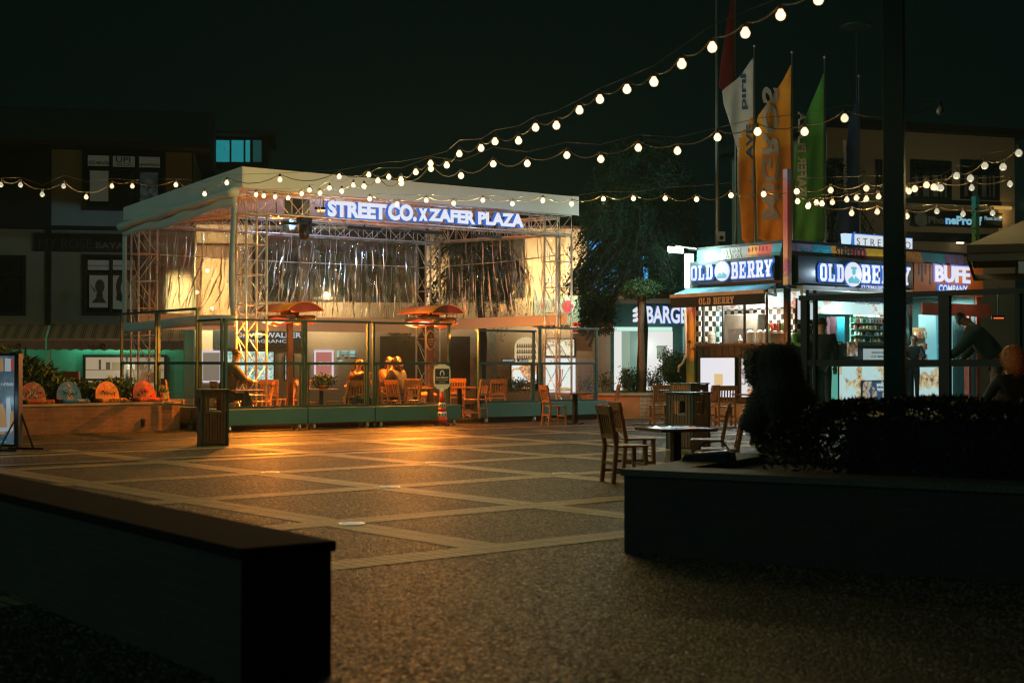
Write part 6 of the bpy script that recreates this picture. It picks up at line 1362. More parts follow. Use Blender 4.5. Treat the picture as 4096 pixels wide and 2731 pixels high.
string('lowest festoon string crossing the pavilion sign to the right edge', [(849,457),(912,468),(979,460),(1042,467),(1109,460),(1177,468),(1247,460),(1313,468),(1386,457),(1455,456),(1528,456),(1600,458),(1679,449),(1754,446),(1830,440),(1908,437),(1990,433),(2036,431),(2078,434),(2101,434),(2128,425),(2145,430),(2161,432),(2197,404),(2229,410),(2262,381),(2304,384),(2340,352)], 3.75, k=lambda i: 1.32 - .32*min(1, max(0, i-8)/8), en=lambda i: 17 if i < 9 else .9, r=.042)
string('short sagging festoon string beside the kiosk mast', [(1832,463),(1857,471),(1875,466),(1888,468),(1912,465),(1945,459),(1967,455),(1990,457),(2018,452),(2047,446),(2088,440),(2155,432),(2232,432),(2320,423)], 3.7)
string('lowest festoon string over the kiosk signs at the right', [(1856,474),(1956,490),(2015,487),(2083,497),(2152,486),(2212,492),(2280,490)], 3.5)
# ---------------------------------------------------------------- flag poles and flags
def flag(lab, px, top, bot, d, edge, mts, texts=(), wave=.075, low=960, r=.045, bands=None):
    P0 = at(px, 1450, d); t = thing('flag_pole', lab, 'flag', (P0.x, P0.y, 0)); zt = at(px, top, d).z
    mb = MB(); mb.rod((0,0,0),(0,0,zt), r, 8, r*.6); mb.lathe([(r*.9,0),(r*1.1,.04),(.01,.10)], (0,0,zt), 8); mb.build('pole', m_pole, t, True)
    if not edge: return t
    K = d/F; X = lambda x: (x-px)*K; Zf = lambda y: at(px, y, d).z
    n, m = 44, 26; y0, y1 = edge[0][1], edge[-1][1]
    def ex(y):
        for (xa, ya), (xb, yb) in zip(edge[:-1], edge[1:]):
            if ya <= y <= yb: return xa + (xb-xa)*(y-ya)/(yb-ya)
        return edge[-1][0]
    wv = lambda x, z: wave*math.sin(x*5.5 + z*1.1)*min(1, abs(x)*1.6) + wave*.45*math.sin(x*13 - z*2.1)*min(1, abs(x)*1.5)
    vs = []
    for j in range(n+1):
        y = y0 + (y1-y0)*j/n; e = ex(y)
        for i in range(m+1):
            x = X(px - 6 + (e-(px-6))*i/m); z = Zf(y) - (.10*math.sin(i/m*4) if j == n else 0); vs.append((x, -.05+wv(x, z), z))
    mb = MB(); mb.add(vs, []); fs = []
    for j in range(n):
        for i in range(m):
            mi = 0
            if bands: mi = bands(px - 6 + (ex(y0 + (y1-y0)*j/n)-(px-6))*(i+.5)/m, y0 + (y1-y0)*(j+.5)/n)
            mb.cur = mi; mb.f.append((j*(m+1)+i, j*(m+1)+i+1, (j+1)*(m+1)+i+1, (j+1)*(m+1)+i)); mb.m.append(mi)
    fl = mb.build('flag', mts, t, True); md = fl.modifiers.new('t', 'SOLIDIFY'); md.thickness = .006
    for body, xa, ya, xb, yb, mt, mir in texts:
        f = lambda s, z, n_: (s, -.05 + wv(s, z) - n_, z)
        letters('print', body, f, X(xa), X(xb), Zf(yb), Zf(ya), .035, .042, [mt, mt], fl, .03, rot=True, mirror=mir)
    return t
m_pole = M('pole_metal', (.42,.44,.40), .35, .7, .1)
fb = lambda c, n: M(n, c, .8, 0, .12, 2)
c_or, c_wh, c_gn, c_bl, c_rd = fb((.90,.36,.03), 'flag_orange'), fb((.68,.68,.62), 'flag_white'), fb((.08,.34,.05), 'flag_green'), fb((.010,.035,.09), 'flag_navy'), fb((.20,.015,.012), 'flag_red')
c_tw = fb((.45,.42,.35), 'flag_print_white'); c_tn = fb((.03,.10,.20), 'flag_print_blue')
flag('tall steel pole rising left of the flags, with a small box on it', 2870, -60, 960, 41, None, None, r=.07)
tpole = bpy.data.objects[-1] if False else None
q = at(2886, 965, 40.6); t = thing('pole_box', 'small pale box with a camera on the tall steel pole', 'box', q); mb = MB(); mb.box(-.11,.11,0,.12,-.0,.28); mb.build('case', m_white, t, bevel=.01); mb = MB(); mb.ball((0,-.02,.1), .06, 10, 6); mb.build('lens', m_black, t, True)
flag('thin pole with a dark red flag hanging high', 2945, -40, 960, 43, [(2935,-40),(2905,120),(2885,250),(2875,360)], [c_rd], wave=.06, r=.05)
flag('white and orange feather flag, leftmost of the bright flags', 3021, 190, 960, 40.2, [(3012,235),(2960,310),(2888,365),(2895,420),(2925,520),(2950,600),(2948,680),(2950,760),(2962,850),(2968,970)], [c_wh, c_or],
     [('pırıl', 2962, 300, 2992, 440, c_tn, False), ('AVE', 2985, 500, 3012, 640, c_tn, False), ('outlet', 3000, 650, 3014, 800, c_tw, False)], bands=lambda x, y: 1 if (y > 455 and x > 2955+max(0, (560-y))*.6) else 0)
flag('orange feather flag with big pale mirrored letters', 3172, 215, 960, 40, [(3168,256),(3130,330),(3080,400),(3030,470),(3022,600),(3028,800),(3032,965)], [c_or], [('MiGROS', 3048, 350, 3115, 880, c_tw, True)])
flag('green feather flag with narrow pale mirrored letters', 3303, 235, 960, 40, [(3300,285),(3262,380),(3228,460),(3190,560),(3176,650),(3178,800),(3178,960)], [c_gn], [('ZAFER PLAZA', 3190, 450, 3224, 790, c_tw, True)])
flag('dark navy feather flag, rightmost beside the dark column', 3440, 310, 960, 40, [(3436,370),(3400,480),(3385,600),(3375,760),(3350,850),(3336,960)], [c_bl], [('kulturumuz', 3372, 560, 3390, 770, c_tw, True)], r=.04)
t = flag('bare dark lamp mast behind the navy flag with a flat disc on top', 3430, 100, 960, 44, None, None, r=.02); mb = MB(); zt = at(3430, 112, 44).z; mb.lathe([(.4,0),(.52,.05),(.4,.10),(.05,.12)], (0,0,zt), 20); mb.build('lamp_head', m_dark, t, True)
# ---------------------------------------------------------------- dark column and the right glass enclosure
q = at(3580, 1450, 13.2); t = thing('steel_column', 'big dark steel column rising through the whole picture, right side', 'column', (q.x, q.y, 0), math.radians(-22))
mb = MB(); mb.box(-.095,.095,-.074,.074,0,7); mb.build('shaft', M('teal_black_paint', (.006,.03,.03), .45), t, bevel=.004)
mb = MB(); mb.box(-.12,.12,-.11,.11,0,.02); mb.build('base_plate', m_black, t)
eL, eR = at(3215, 1450, 20.2), at(4330, 1450, 17.6); ev = eR-eL; ea = math.atan2(ev.y, ev.x); Le = ev.length
t = thing('glass_screen', 'long dark framed glass screen in front of the kiosk and the standing people', 'screen', (eL.x, eL.y, 0), ea)
m_fr = M('dark_bronze_frame', (.012,.011,.010), .45, .2)
s_at = lambda px: hit(t, ('y', 0), px, 1300)[0]
mb = MB(); zT = 2.33
mb.box(-.05, Le, -.05, .05, zT, zT+.07); mb.box(-.02, Le, -.03,.03, 1.40, 1.49); mb.box(-.02, Le, -.03,.03, .45,.52)
for px, w_ in ((3220,.05),(3262,.018),(3780,.075),(4075,.03)):
    s = s_at(px); mb.box(s-w_, s+w_, -.04,.04, .0, zT-.001)
mb.build('frame', m_fr, t)
mb = MB(); mb.quad((0,.0,.52),(Le,.0,.52),(Le,.0,1.399),(0,.0,1.399)); mb.quad((0,.0,1.491),(Le,.0,1.491),(Le,.0,zT-.002),(0,.0,zT-.002)); mb.build('pane', glass('wet_glass', tint=(.80,.96,.95), refl=.06, dirt=.04, dcol=(.1,.3,.3)), t)
q = at(3995, 1272, 26); t = thing('roof_heater', 'small red glowing heater bar behind the glass, far right', 'heater', q, 0); mb = MB(); mb.rod((-.09,0,0),(.09,0,0), .010, 8); mb.build('tube', E('red_bar', (1,.10,.03), 2.2), t); mb = MB(); mb.box(-.12,.12,.02,.06,-.02,.05); mb.rod((0,.04,.05),(0,.04,.6), .01); mb.build('housing', m_black, t)
# big parasol at the right edge
hw_ = 2.15; q = at(3868, 985, 17.0) + Matrix.Rotation(math.radians(-19), 3, 'Z') @ Vector((hw_, hw_, 0)); t = thing('parasol', 'large beige square parasol cut off by the right edge', 'parasol', (q.x, q.y, 0), math.radians(-19))
zc, zv, zt_ = at(3865, 985, 17.2).z, at(3865, 1050, 17.2).z, at(4700, 690, 18).z + .1
m_bg = M('beige_canvas', (.20,.17,.13), .85, 0, .08, 1)
mb = MB(); cs_ = [(-hw_,-hw_),(hw_,-hw_),(hw_,hw_),(-hw_,hw_)]; mb.add([(*c, zc) for c in cs_] + [(0,0,zt_)], [(0,1,4),(1,2,4),(2,3,4),(3,0,4)]); o = mb.build('canopy', m_bg, t); md = o.modifiers.new('t', 'SOLIDIFY'); md.thickness = .01
mb = MB()
for k in range(4): a, b = cs_[k], cs_[(k+1)%4]; mb.add([(*a,zc-.10),(*b,zc-.10),(*b,zv-.0),(*a,zv-.0)], [(0,1,2,3)])
o = mb.build('valance', m_bg, t); md = o.modifiers.new('t', 'SOLIDIFY'); md.thickness = .01
mb = MB(); mb.box(-hw_,hw_,-hw_-.02,-hw_+.02,zc-.10,zc-.01); mb.build('rib', M('rib_brown', (.16,.10,.06), .5), t); mb = MB(); mb.rod((0,0,0),(0,0,zt_), .05, 10); mb.build('pole', m_pole, t)
mb = MB(); mb.rod((-hw_+.7,-hw_-.06,zc-.30),(hw_,-hw_-.06,zc-.12), .045, 10); mb.box(-hw_+.58,-hw_+.72,-hw_-.12,-hw_,zc-.36,zc-.22); mb.build('crossbar', m_white, t)
# yellow green post behind it
q = at(3905, 1450, 39.5); t = thing('painted_post', 'square yellow green painted post with a cyan top, beside the sign with the fruit emblem', 'post', (q.x, q.y, 0), math.radians(30))
m_yp, tt, bb = nt('post_paint'); tc = tt.nodes.new('ShaderNodeTexCoord'); sx = tt.nodes.new('ShaderNodeSeparateXYZ'); L(tt, tc.outputs['Object'], sx.inputs[0]); vv = N(tt, 'ShaderNodeTexVoronoi', Scale=9.0); L(tt, tc.outputs['Object'], vv.inputs['Vector'])
r1 = ramp(tt, vv.outputs['Distance'], [(.28,(.01,.03,.02)),(.33,(1,1,1))]); mr = N(tt, 'ShaderNodeMapRange'); mr.inputs[1].default_value = 4.6; mr.inputs[2].default_value = 5.7; L(tt, sx.outputs[2], mr.inputs[0]); r2 = ramp(tt, mr.outputs[0], [(0,(.22,.26,.03)),(.5,(.16,.28,.05)),(1,(.03,.35,.30))]); mx = N(tt, 'ShaderNodeMix', _data_type='RGBA', _blend_type='MULTIPLY'); mx.inputs[0].default_value = 1; L(tt, r1.outputs[0], mx.inputs[6]); L(tt, r2.outputs[0], mx.inputs[7]); L(tt, mx.outputs[2], bb.inputs['Base Color'])
mb = MB(); mb.box(-.075,.075,-.075,.075,0,at(3905,786,39.5).z); mb.build('shaft', m_yp, t)
# ---------------------------------------------------------------- left light board
q = G(25, 1800); t = thing('light_board', 'backlit food advertising board on a black stand, cut by the left edge', 'advertising board', (q.x, q.y, 0), math.radians(-14))
zb = at(30, 1418, q.y).z; xr = (60-25)*q.y/F
mb = MB(); mb.box(xr-.80, xr+.075, .0, .13, .06, zb+.02); mb.build('case', m_black, t, bevel=.006)
m_ad = poster('food_advert', (.05,.10,.14), .55, ((.06,.10,.13),(.10,.16,.20),(.03,.06,.09)), 2.0, .5, 80)
mb = MB(); mb.box(xr-.76, xr, -.012, -.001, .10, zb-.02); mb.build('face', m_ad, t)
x_ = lambda px: (px-25)*q.y/F; z_ = lambda py: at(25, py, q.y).z
m_aw, m_ar, m_ab, m_ag = E('ad_white', (.45,.52,.55), .5), E('ad_red', (.5,.06,.05), .5), E('ad_bread', (.45,.26,.10), .5), E('ad_bottle', (.40,.48,.50), .5)
def adp(poly, m, n=.016): mb = MB(); mb.prism([(x_(a), z_(b)) for a, b in poly], fo, .0125, n); mb.build('print_shape', m, t)
adp([(19,1432),(46,1434),(46,1485),(19,1485)], m_aw); adp([(48,1432),(58,1432),(58,1480),(53,1488),(48,1480)], m_ar); adp([(0,1430),(10,1434),(14,1480),(8,1486),(-10,1485)], m_ab)
adp([(27,1590),(44,1588),(44,1608),(48,1640),(47,1710),(30,1712),(26,1640)], m_ag); adp([(-30,1640),(-5,1618),(10,1612),(24,1650),(30,1700),(20,1735),(-30,1740)], m_ab, .018)
adp([(44,1650),(58,1640),(59,1720),(44,1735)], m_ab, .0175); adp([(-40,1712),(58,1706),(58,1722),(-40,1728)], m_aw, .019)
letters('lettering', 'TAVUK + AYRAN', fo, x_(-48), x_(57), z_(1543), z_(1530), .0125, .017, [m_aw, m_aw], t, .03); letters('lettering', '.TAXIG.COM', fo, x_(-30), x_(27), z_(1770), z_(1762), .0125, .017, [E('ad_teal', (.1,.4,.45), .5)]*2, t, .0)
for sx in (0, 1):
    mb = MB(); xx = xr+.04 if sx else xr-.25
    mb.beam((xx,.06,.62),(xx-.18,-.22,.01), .03,.02); mb.beam((xx+.02,.10,.62),(xx+.13,.30,.01), .03,.02); mb.box(xx-.2,xx+.16,-.25,-.21,0,.03); mb.box(xx-.05,xx+.32,.29,.33,0,.03); mb.build('leg', m_black, t)
lamp('board_light', (xr-.35,-.5,.8), 4, (.5,.8,1), .3, t)
# ---------------------------------------------------------------- foreground planters
PF = Vector((-1.125*1.074, 5.92*1.074, 0)); zt_ = EYE - 740/F*PF.y
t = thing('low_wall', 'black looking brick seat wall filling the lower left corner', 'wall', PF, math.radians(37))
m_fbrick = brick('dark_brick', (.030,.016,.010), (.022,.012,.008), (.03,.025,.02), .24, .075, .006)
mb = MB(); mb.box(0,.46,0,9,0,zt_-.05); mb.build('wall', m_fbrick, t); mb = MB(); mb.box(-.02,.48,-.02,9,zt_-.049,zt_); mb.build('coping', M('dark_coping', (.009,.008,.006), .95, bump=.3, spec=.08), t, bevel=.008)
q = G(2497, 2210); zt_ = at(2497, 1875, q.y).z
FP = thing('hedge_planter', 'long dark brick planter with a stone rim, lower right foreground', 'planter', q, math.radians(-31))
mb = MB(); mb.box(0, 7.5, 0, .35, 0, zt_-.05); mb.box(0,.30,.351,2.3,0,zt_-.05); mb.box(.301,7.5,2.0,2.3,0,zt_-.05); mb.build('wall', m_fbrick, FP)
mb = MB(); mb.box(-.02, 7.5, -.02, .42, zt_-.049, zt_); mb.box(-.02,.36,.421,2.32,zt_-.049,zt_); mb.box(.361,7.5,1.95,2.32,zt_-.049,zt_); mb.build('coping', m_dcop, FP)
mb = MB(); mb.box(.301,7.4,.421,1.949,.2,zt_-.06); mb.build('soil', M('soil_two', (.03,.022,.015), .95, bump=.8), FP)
mb = MB(); mb.box(1.5,7.2,.75,1.7,zt_-.05,1.02); mb.build('dark_core', m_leaf3, FP)  # solid dark box added inside the hedge to block light through it
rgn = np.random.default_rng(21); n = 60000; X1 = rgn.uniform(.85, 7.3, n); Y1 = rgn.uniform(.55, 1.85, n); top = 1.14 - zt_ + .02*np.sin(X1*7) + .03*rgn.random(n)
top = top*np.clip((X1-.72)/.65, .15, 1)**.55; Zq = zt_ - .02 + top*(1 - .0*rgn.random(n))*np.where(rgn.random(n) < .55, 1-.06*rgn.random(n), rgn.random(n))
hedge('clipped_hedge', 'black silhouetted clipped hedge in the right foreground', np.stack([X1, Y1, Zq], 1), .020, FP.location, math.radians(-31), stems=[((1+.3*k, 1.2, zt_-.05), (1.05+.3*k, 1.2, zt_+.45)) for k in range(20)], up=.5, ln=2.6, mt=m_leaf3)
# ---------------------------------------------------------------- people
def skin(name, edges, parent, mat_, sub=2):
    """edges: list of chains [(x,y,z,r), ...]; first point of a chain may repeat an earlier joint and is then shared"""
    vs, rs, es, idx = [], [], [], {}
    for ch in edges:
        pv_ = None
        for (x, y, z, r) in ch:
            k = (round(x,3), round(y,3), round(z,3))
            if k not in idx: idx[k] = len(vs); vs.append((x,y,z)); rs.append(r)
            if pv_ is not None and pv_ != idx[k]: es.append((pv_, idx[k]))
            pv_ = idx[k]
    me = bpy.data.meshes.new('tmp'); me.from_pydata(vs, es, []); o = bpy.data.objects.new('tmp', me); C.objects.link(o)
    md = o.modifiers.new('s', 'SKIN'); md.use_smooth_shade = True; sv = me.skin_vertices[0].data if me.skin_vertices else None
    if sv is None:
        bm = bmesh.new(); bm.from_mesh(me); bm.verts.layers.skin.verify(); bm.to_mesh(me); bm.free(); sv = me.skin_vertices[0].data
    for i, r in enumerate(rs): sv[i].radius = (r, r); sv[i].use_root = (i == 0)
    s2 = o.modifiers.new('u', 'SUBSURF'); s2.levels = sub; s2.render_levels = sub
    m2 = bpy.data.meshes.new_from_object(o.evaluated_get(bpy.context.evaluated_depsgraph_get())); bpy.data.objects.remove(o)
    m2.materials.clear(); m2.materials.append(mat_); m2.name = name
    m2.polygons.foreach_set('use_smooth', [True]*len(m2.polygons))
    o2 = bpy.data.objects.new(name, m2); C.objects.link(o2); o2.parent = parent; return o2
m_skin = M('skin', (.36,.18,.11), .5, 0, .08, 8); m_hairb = M('dark_hair', (.02,.012,.008), .4, bump=.8, bscale=30); m_hairr = M('auburn_hair', (.045,.010,.004), .4, bump=.8, bscale=30)
def person(lab, loc, face, J, coat, pants, hair='short', hairm=None, sleeves=True, s=1.0, grp=None, shoes=None, bulk=1.0):
    """J: joints in metres, x right, y forward (the way the person faces), z up"""
    t = thing('person', lab, 'person', loc, math.radians(face), grp)
    P = {k: tuple(c*s for c in v) for k, v in J.items()}
    a = lambda k, r: (*P[k], r*s); mid = lambda p, q, f: tuple(P[p][i]*(1-f)+P[q][i]*f for i in range(3))
    m_ = lambda p, q, f, r: (*mid(p, q, f), r*s)
    def hand(w_, e):
        W, Ev = Vector(P[w_]), Vector(P[e]); d = (W-Ev).normalized(); sd = d.cross(Vector((0,0,1))); sd = sd.normalized() if sd.length > .1 else Vector((1,0,0)); pm = W + d*.055*s
        ch = [[a(w_, .026), (*pm, .032*s)]]
        for i, (o_, l_) in enumerate(((-.030,.055),(-.010,.068),(.010,.066),(.028,.052))):
            b = pm + sd*o_*s + d*.028*s; k = b + d*l_*.5*s + Vector((0,0,-.006)); ch.append([(*pm, .032*s), (*b, .011*s), (*k, .0095*s), (*(k + d*l_*.45*s + Vector((0,0,-.018))), .008*s)])
        b = pm - sd*.035*s - d*.02*s; ch.append([(*pm, .032*s), (*b, .011*s), (*(b + d*.035*s - sd*.015*s), .009*s)])
        return ch
    hd = Vector(P['head']); nk = Vector(P['neck']); up = (hd-nk).normalized()
    body = [[a('pelvis', .115), a('waist', .105), a('chest', .125), a('neck', .052), (*(hd - up*.055*s), .078*s), (*(hd + up*.045*s), .088*s), (*(hd + up*.095*s), .055*s)]]
    for S in 'LR':
        body.append([a('chest', .125), a('sh'+S, .055), m_('sh'+S, 'el'+S, .5, .046), a('el'+S, .040), m_('el'+S, 'wr'+S, .5, .034), a('wr'+S, .026)]); body += hand('wr'+S, 'el'+S)
        body.append([a('pelvis', .115), a('hip'+S, .085), m_('hip'+S, 'kn'+S, .5, .072), a('kn'+S, .055), m_('kn'+S, 'an'+S, .4, .052), a('an'+S, .034), a('toe'+S, .034)])
    b = skin('body', body, t, m_skin)
    B_ = bulk; co = [[a('pelvis', .15*B_), a('waist', .135*B_), a('chest', .152*B_), m_('chest', 'neck', .62, .085*B_)]]
    for S in 'LR': co.append([a('chest', .152*B_), a('sh'+S, .078*B_), m_('sh'+S, 'el'+S, .5, .066*B_), a('el'+S, .058*B_), m_('el'+S, 'wr'+S, .9, .042*B_)])
    skin('coat', co, t, coat)
    pa = [[(P['pelvis'][0], P['pelvis'][1], P['pelvis'][2]-.02*s, .12*s)]]
    pa = []
    for S in 'LR': pa.append([a('pelvis', .12), a('hip'+S, .098), m_('hip'+S, 'kn'+S, .5, .084), a('kn'+S, .068), m_('kn'+S, 'an'+S, .93, .052)])
    skin('trousers', pa, t, pants)
    for S in 'LR': skin('shoe', [[m_('an'+S, 'toe'+S, -.25, .048), m_('an'+S, 'toe'+S, .5, .046), m_('an'+S, 'toe'+S, 1.05, .036)]], t, shoes or m_rubber, 1)
    # face on the head, looking along +y unless the joints give a 'look'
    lk = Vector(J.get('look', (0,1,0))).normalized(); rt = lk.cross(up).normalized(); fw = up.cross(rt).normalized()
    for sg_ in (-1, 1):
        mb = MB(); mb.ball(hd + fw*.080*s + rt*sg_*.032*s + up*.018*s, .011*s, 8, 6); mb.build('eye', m_ink, t, True)
        mb = MB(); mb.ball(hd + rt*sg_*.088*s + up*.0*s, .024*s, 8, 6, sx=.5, rz=math.atan2(rt.y, rt.x)); mb.build('ear', m_skin, t, True)
    mb = MB(); mb.tube([hd + fw*.082*s + up*.02*s, hd + fw*.105*s - up*.012*s, hd + fw*.084*s - up*.018*s], [.007*s,.014*s,.010*s], 7); mb.build('nose', m_skin, t, True)
    mb = MB(); mb.tube([hd + fw*.080*s - up*.045*s - rt*.022*s, hd + fw*.089*s - up*.047*s, hd + fw*.080*s - up*.045*s + rt*.022*s], [.003*s,.006*s,.003*s], 6); mb.build('mouth', M('lips', (.40,.10,.08), .5) if not bpy.data.materials.get('lips') else bpy.data.materials['lips'], t, True)
    hm = hairm or m_hairb
    if hair == 'short': ch = [[(*(hd - fw*.03*s - up*.02*s), .080*s), (*(hd - fw*.018*s + up*.05*s), .096*s), (*(hd + fw*.02*s + up*.085*s), .075*s)]]
    elif hair == 'long': ch = [[(*(hd + fw*.015*s + up*.075*s), .082*s), (*(hd - fw*.03*s + up*.03*s), .100*s), (*(hd - fw*.055*s - up*.10*s), .085*s), (*(hd - fw*.07*s - up*.24*s), .075*s), (*(hd - fw*.07*s - up*.36*s), .04*s)]]
    elif hair == 'big': ch = [[(*(hd + up*.07*s), .115*s), (*(hd - fw*.05*s + up*.02*s), .135*s), (*(hd - fw*.07*s - up*.12*s), .115*s), (*(hd - fw*.07*s - up*.24*s), .07*s)]]
    else: ch = None
    if ch:
        ho = skin('hair', ch, t, hm); hv = np.array([v.co[:] for v in ho.data.vertices]); rh = np.random.default_rng(int(abs(loc[0])*100)); kk = rh.integers(0, len(hv), 1600); leaves('hair_strands', hv[kk] + rh.normal(size=(1600,3))*.006, .0045, hm, t, up=-.6, ln=9)
    return t
def sit(lean=.0, arms='table', headlook=(0,1,0), tw=0):
    J = dict(pelvis=(0,0,.54), waist=(0,.02+lean*.3,.72), chest=(0,.03+lean*.7,.96), neck=(0,.05+lean,1.15), head=(0,.08+lean*1.1,1.30),
             hipL=(-.10,.03,.52), hipR=(.10,.03,.52), knL=(-.13,.44,.52), knR=(.13,.44,.52), anL=(-.13,.42,.10), anR=(.13,.46,.10), toeL=(-.14,.56,.04), toeR=(.14,.60,.04),
             shL=(-.19,.03+lean*.8,1.05), shR=(.19,.03+lean*.8,1.05), look=headlook)
    if arms == 'table': J.update(elL=(-.25,.15+lean,.82), elR=(.25,.15+lean,.82), wrL=(-.12,.38+lean,.80), wrR=(.12,.38+lean,.80))
    if arms == 'drink': J.update(elL=(-.24,.22+lean,.88), elR=(.22,.24+lean,.90), wrL=(-.05,.20+lean,1.15), wrR=(.05,.20+lean,1.15))
    if arms == 'hug': J.update(elL=(-.28,.20,.98), elR=(.26,.22,1.0), wrL=(-.02,.36,1.10), wrR=(.02,.38,1.06))
    if arms == 'lap': J.update(elL=(-.26,.02,.80), elR=(.26,.02,.80), wrL=(-.10,.22,.66), wrR=(.10,.22,.66))
    return J
def stand(lean=0., arms='down'):
    J = dict(pelvis=(0,0,.93), waist=(0,.02+lean*.3,1.10), chest=(0,.03+lean*.8,1.34), neck=(0,.03+lean*1.2,1.51), head=(0,.05+lean*1.5,1.645-abs(lean)*.25),
             hipL=(-.09,0,.89), hipR=(.09,0,.89), knL=(-.10,.02,.48), knR=(.10,.02,.48), anL=(-.10,-.02,.09), anR=(.11,-.02,.09), toeL=(-.12,.13,.04), toeR=(.13,.13,.04),
             shL=(-.19,.02+lean,1.42-abs(lean)*.15), shR=(.19,.02+lean,1.42-abs(lean)*.15))
    if arms == 'down': J.update(elL=(-.25,0,1.14), elR=(.25,0,1.14), wrL=(-.24,.10,.90), wrR=(.24,.10,.90))
    if arms == 'work': J.update(elL=(-.26,.12+lean,1.16), elR=(.26,.12+lean,1.16), wrL=(-.14,.36+lean,1.10), wrR=(.14,.36+lean,1.10))
    if arms == 'reach': J.update(elL=(-.30,.22+lean,1.14), elR=(.24,.05+lean,1.12), wrL=(-.34,.44+lean,.96), wrR=(.20,.22+lean,.95))
    return J
m_olive = M('olive_jacket', (.007,.008,.007), .8, bump=.5, bscale=14); m_bkcoat = M('black_coat', (.012,.012,.012), .75, bump=.5, bscale=14); m_tan = M('tan_jacket', (.22,.10,.04), .8, bump=.5, bscale=14)
m_brn = M('brown_leather', (.075,.030,.014), .5, bump=.5, bscale=12); m_grn = M('green_shirt', (.10,.30,.06), .8); m_jean = M('dark_jeans', (.02,.03,.05), .8); m_fur = M('shaggy_fur', (.022,.022,.018), .95, bump=1, bscale=60)
def pl_(px, d, z): q = at(px, 1450, d); return (q.x, q.y, z)
person('bulky man in a dark jacket seated behind the left corner glass, back to us', pl_(900, 31.2, .10), -58, sit(.14, 'table'), m_olive, m_jean, 'short', s=1.16, bulk=1.3)
person('dark haired person leaning in to embrace their neighbour, left of the couple', pl_(1405, din(1405, 32.2)+.1, .10), -110, sit(.10, 'hug', (.3,1,0)), m_brn, m_jean, 'long', s=1.03)
person('smiling long haired woman in a brown leather jacket, right of the couple', pl_(1446, din(1446, 32.6)+.2, .10), 150, sit(.02, 'table', (.1,1,.0)), m_brn, m_jean, 'long', m_hairr, s=1.03)
person('woman in a tan jacket lifting a drink to her face', pl_(1545, din(1545, 31.8)+.8, .10), -135, sit(.04, 'drink', (.1,1,-.1)), m_tan, m_bkcoat, 'long', m_hairr, s=1.06)
person('person in black with big auburn hair, seen from behind beside the drinking woman', pl_(1600, din(1600, 30.8)+.1, .10), 60, sit(.06, 'table'), m_bkcoat, m_bkcoat, 'big', m_hairr, s=1.05, bulk=1.3)
q = at(1562, 1466, 33.4); t = thing('drinking_glass', 'clear glass held at the mouth of the woman in the tan jacket', 'glass', q - Vector((0,.12,.04))); mb = MB(); mb.lathe([(.028,0),(.036,.10),(.033,.10),(.026,.008)], n=12); mb.build('glass', m_glass, t, True)
kz = KZ + .03
KM = mat4(KR); kl = lambda x, y, z: KM @ Vector((x, y, z))
person('bearded kiosk worker in a green shirt bending over the counter', kl(.50, .42, kz+.28), -150, stand(.42, 'work'), m_grn, m_jean, 'short', s=.98)
person('moustached man in black behind the buffet counter', pl_(3652, 36.6, KZ), 170, stand(.10, 'work'), m_bkcoat, m_jean, 'short', s=.98)
person('customer in a dark shiny jacket waiting at the kiosk front, behind the wet glass', pl_(3288, 26.5, KZ), -10, stand(0, 'down'), m_bkcoat, m_jean, 'short', s=1.04, bulk=1.15)
person('big man in a dark hooded coat bending forward behind the glass, far right', pl_(3985, 25.5, .40), 75, stand(.30, 'reach'), M('slate_coat', (.012,.02,.02), .8, bump=.5, bscale=12), m_brn, 'short', s=1.16, bulk=1.45)
person('person with orange lit hair seated at the right edge', pl_(4062, 15.5, .22), 20, sit(.02, 'table'), m_bkcoat, m_jean, 'big', M('orange_hair', (.40,.13,.03), .5, bump=.8, bscale=30), s=1.0)
lamp('heater_light', at(4075, 1400, 14.9), .8, (1,.45,.12), .1)
# ground under the raised people at the right
mb = MB(); mb.box(-.6, 5.5, -6.8, -.52, 0, KZ-.02); mb.build('paving_step', m_coping).location = KR.location; o = bpy.data.objects['paving_step']; o.rotation_euler = (0,0,UA); tag(o, kind='structure')
# hooded person in the foreground, sitting on the far edge of the hedge planter
J = stand(.05, 'down'); J['look'] = (-.6,1,0)
hp = at(3125, 1450, 13.0)
t = person('hooded figure in a furry coat seen from behind, black against the kiosk', (hp.x, hp.y, 0), 28, J, m_fur, m_jean, None, s=.93)
hd = Vector(J['head'])*.92; nk = Vector(J['neck'])*.92; sc_z = nk.z-1.15
shell = skin('hooded_coat', [[(0,.0,.55,.26),(0,-.01,.80,.28),(0,.0,1.05,.27),(0,.01,1.22,.25),(hd.x,hd.y-.03,hd.z-.14,.25),(hd.x,hd.y-.03,hd.z-.03,.255),(hd.x+.0,hd.y-.03,hd.z+.05,.215),(hd.x+.01,hd.y-.02,hd.z+.12,.12)],
    [(0,.0,1.05,.27),(-.21,.03,1.06,.15),(-.30,.10,.80,.12)],[(0,.0,1.05,.27),(.21,.03,1.06,.15),(.30,.10,.80,.12)]], t, m_fur)
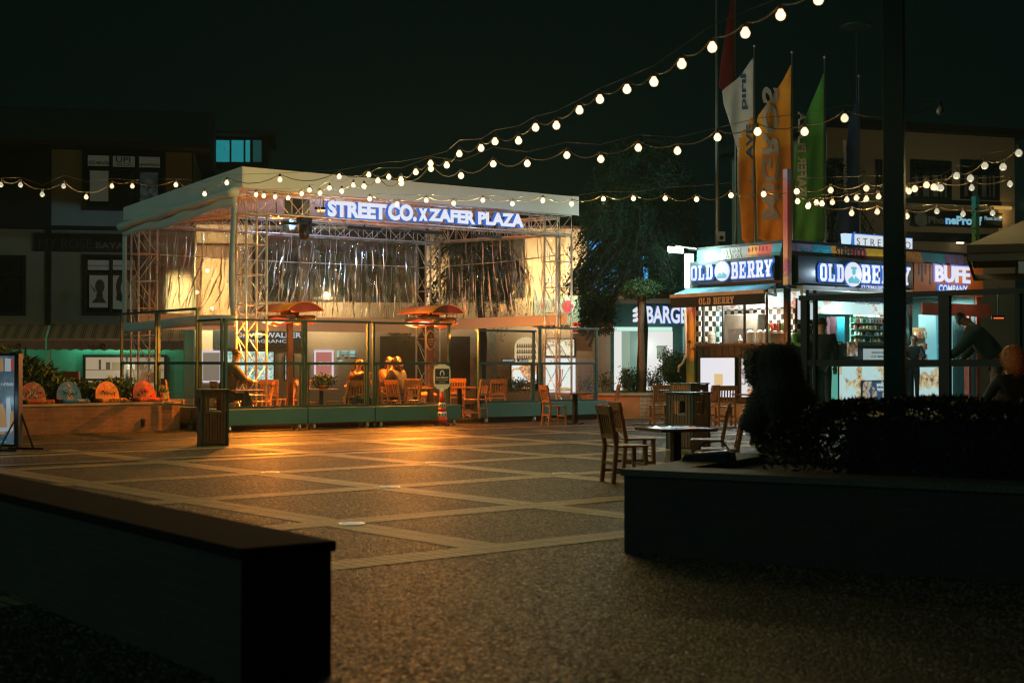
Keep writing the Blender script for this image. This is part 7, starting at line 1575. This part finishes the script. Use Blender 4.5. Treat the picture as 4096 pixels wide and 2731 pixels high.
trim = [(hd.x-.17-.05*math.cos(a), hd.y+.06+.02*math.sin(a), hd.z-.10+.12*math.sin(a), .06) for a in [PI*k/8 - PI/2 for k in range(0, 9)]]
m_trim = M('fur_trim', (.22,.17,.11), .95, bump=1, bscale=60); skin('fur_trim', [trim], t, m_trim)
rr = np.random.default_rng(2); leaves('fur_strands', np.array([tp_[:3] for tp_ in trim])[rr.integers(0, len(trim), 1800)] + rr.normal(size=(1800,3))*.035, .010, m_trim, t, ln=4)
vv = np.array([v.co[:] for v in shell.data.vertices]); k = rr.integers(0, len(vv), 9000); leaves('fur_strands', vv[k] + rr.normal(size=(9000,3))*.006, .006, m_fur, t, up=-.3, ln=4)
# bag on the planter rim
q = at(2790, 1835, 11.8); t = thing('shoulder_bag', 'black leather bag lying on the planter rim, bottles of light on it', 'bag', (q.x, q.y, at(2790,1862,q.y).z), math.radians(-25)); t['label'] = 'black glossy bag lying on the planter rim beside the hedge'
mb = MB(); mb.hexa([(-.14,-.12,0),(.30,-.12,0),(.30,.14,0),(-.14,.14,0)], [(-.10,-.10,.10),(.30,-.10,.14),(.30,.10,.14),(-.10,.10,.10)]); mb.build('body', M('black_leather', (.012,.012,.013), .22), t, bevel=.02)
mb = MB(); mb.tube([(-.05,0,.1),(.05,.02,.19),(.2,.02,.21),(.28,0,.13)], .008, 6); mb.build('strap', m_black, t)
hz = MB(); hz.box(-40, 45, -3, 75, -1, 14); hz = hz.build('added_haze', None); hz.data.materials.clear()  # added haze volume that lifts the blacks and blooms the lamps
m_hz = bpy.data.materials.new('lifting_haze'); m_hz.use_nodes = True; t_ = m_hz.node_tree; t_.nodes.clear(); o_ = t_.nodes.new('ShaderNodeOutputMaterial'); pv_ = t_.nodes.new('ShaderNodeVolumePrincipled')
pv_.inputs['Color'].default_value = (.62,1,.85,1); pv_.inputs['Density'].default_value = .0005; pv_.inputs['Anisotropy'].default_value = .3; L(t_, pv_.outputs[0], o_.inputs['Volume']); hz.data.materials.append(m_hz); tag(hz, kind='stuff')
bpy.context.view_layer.update()
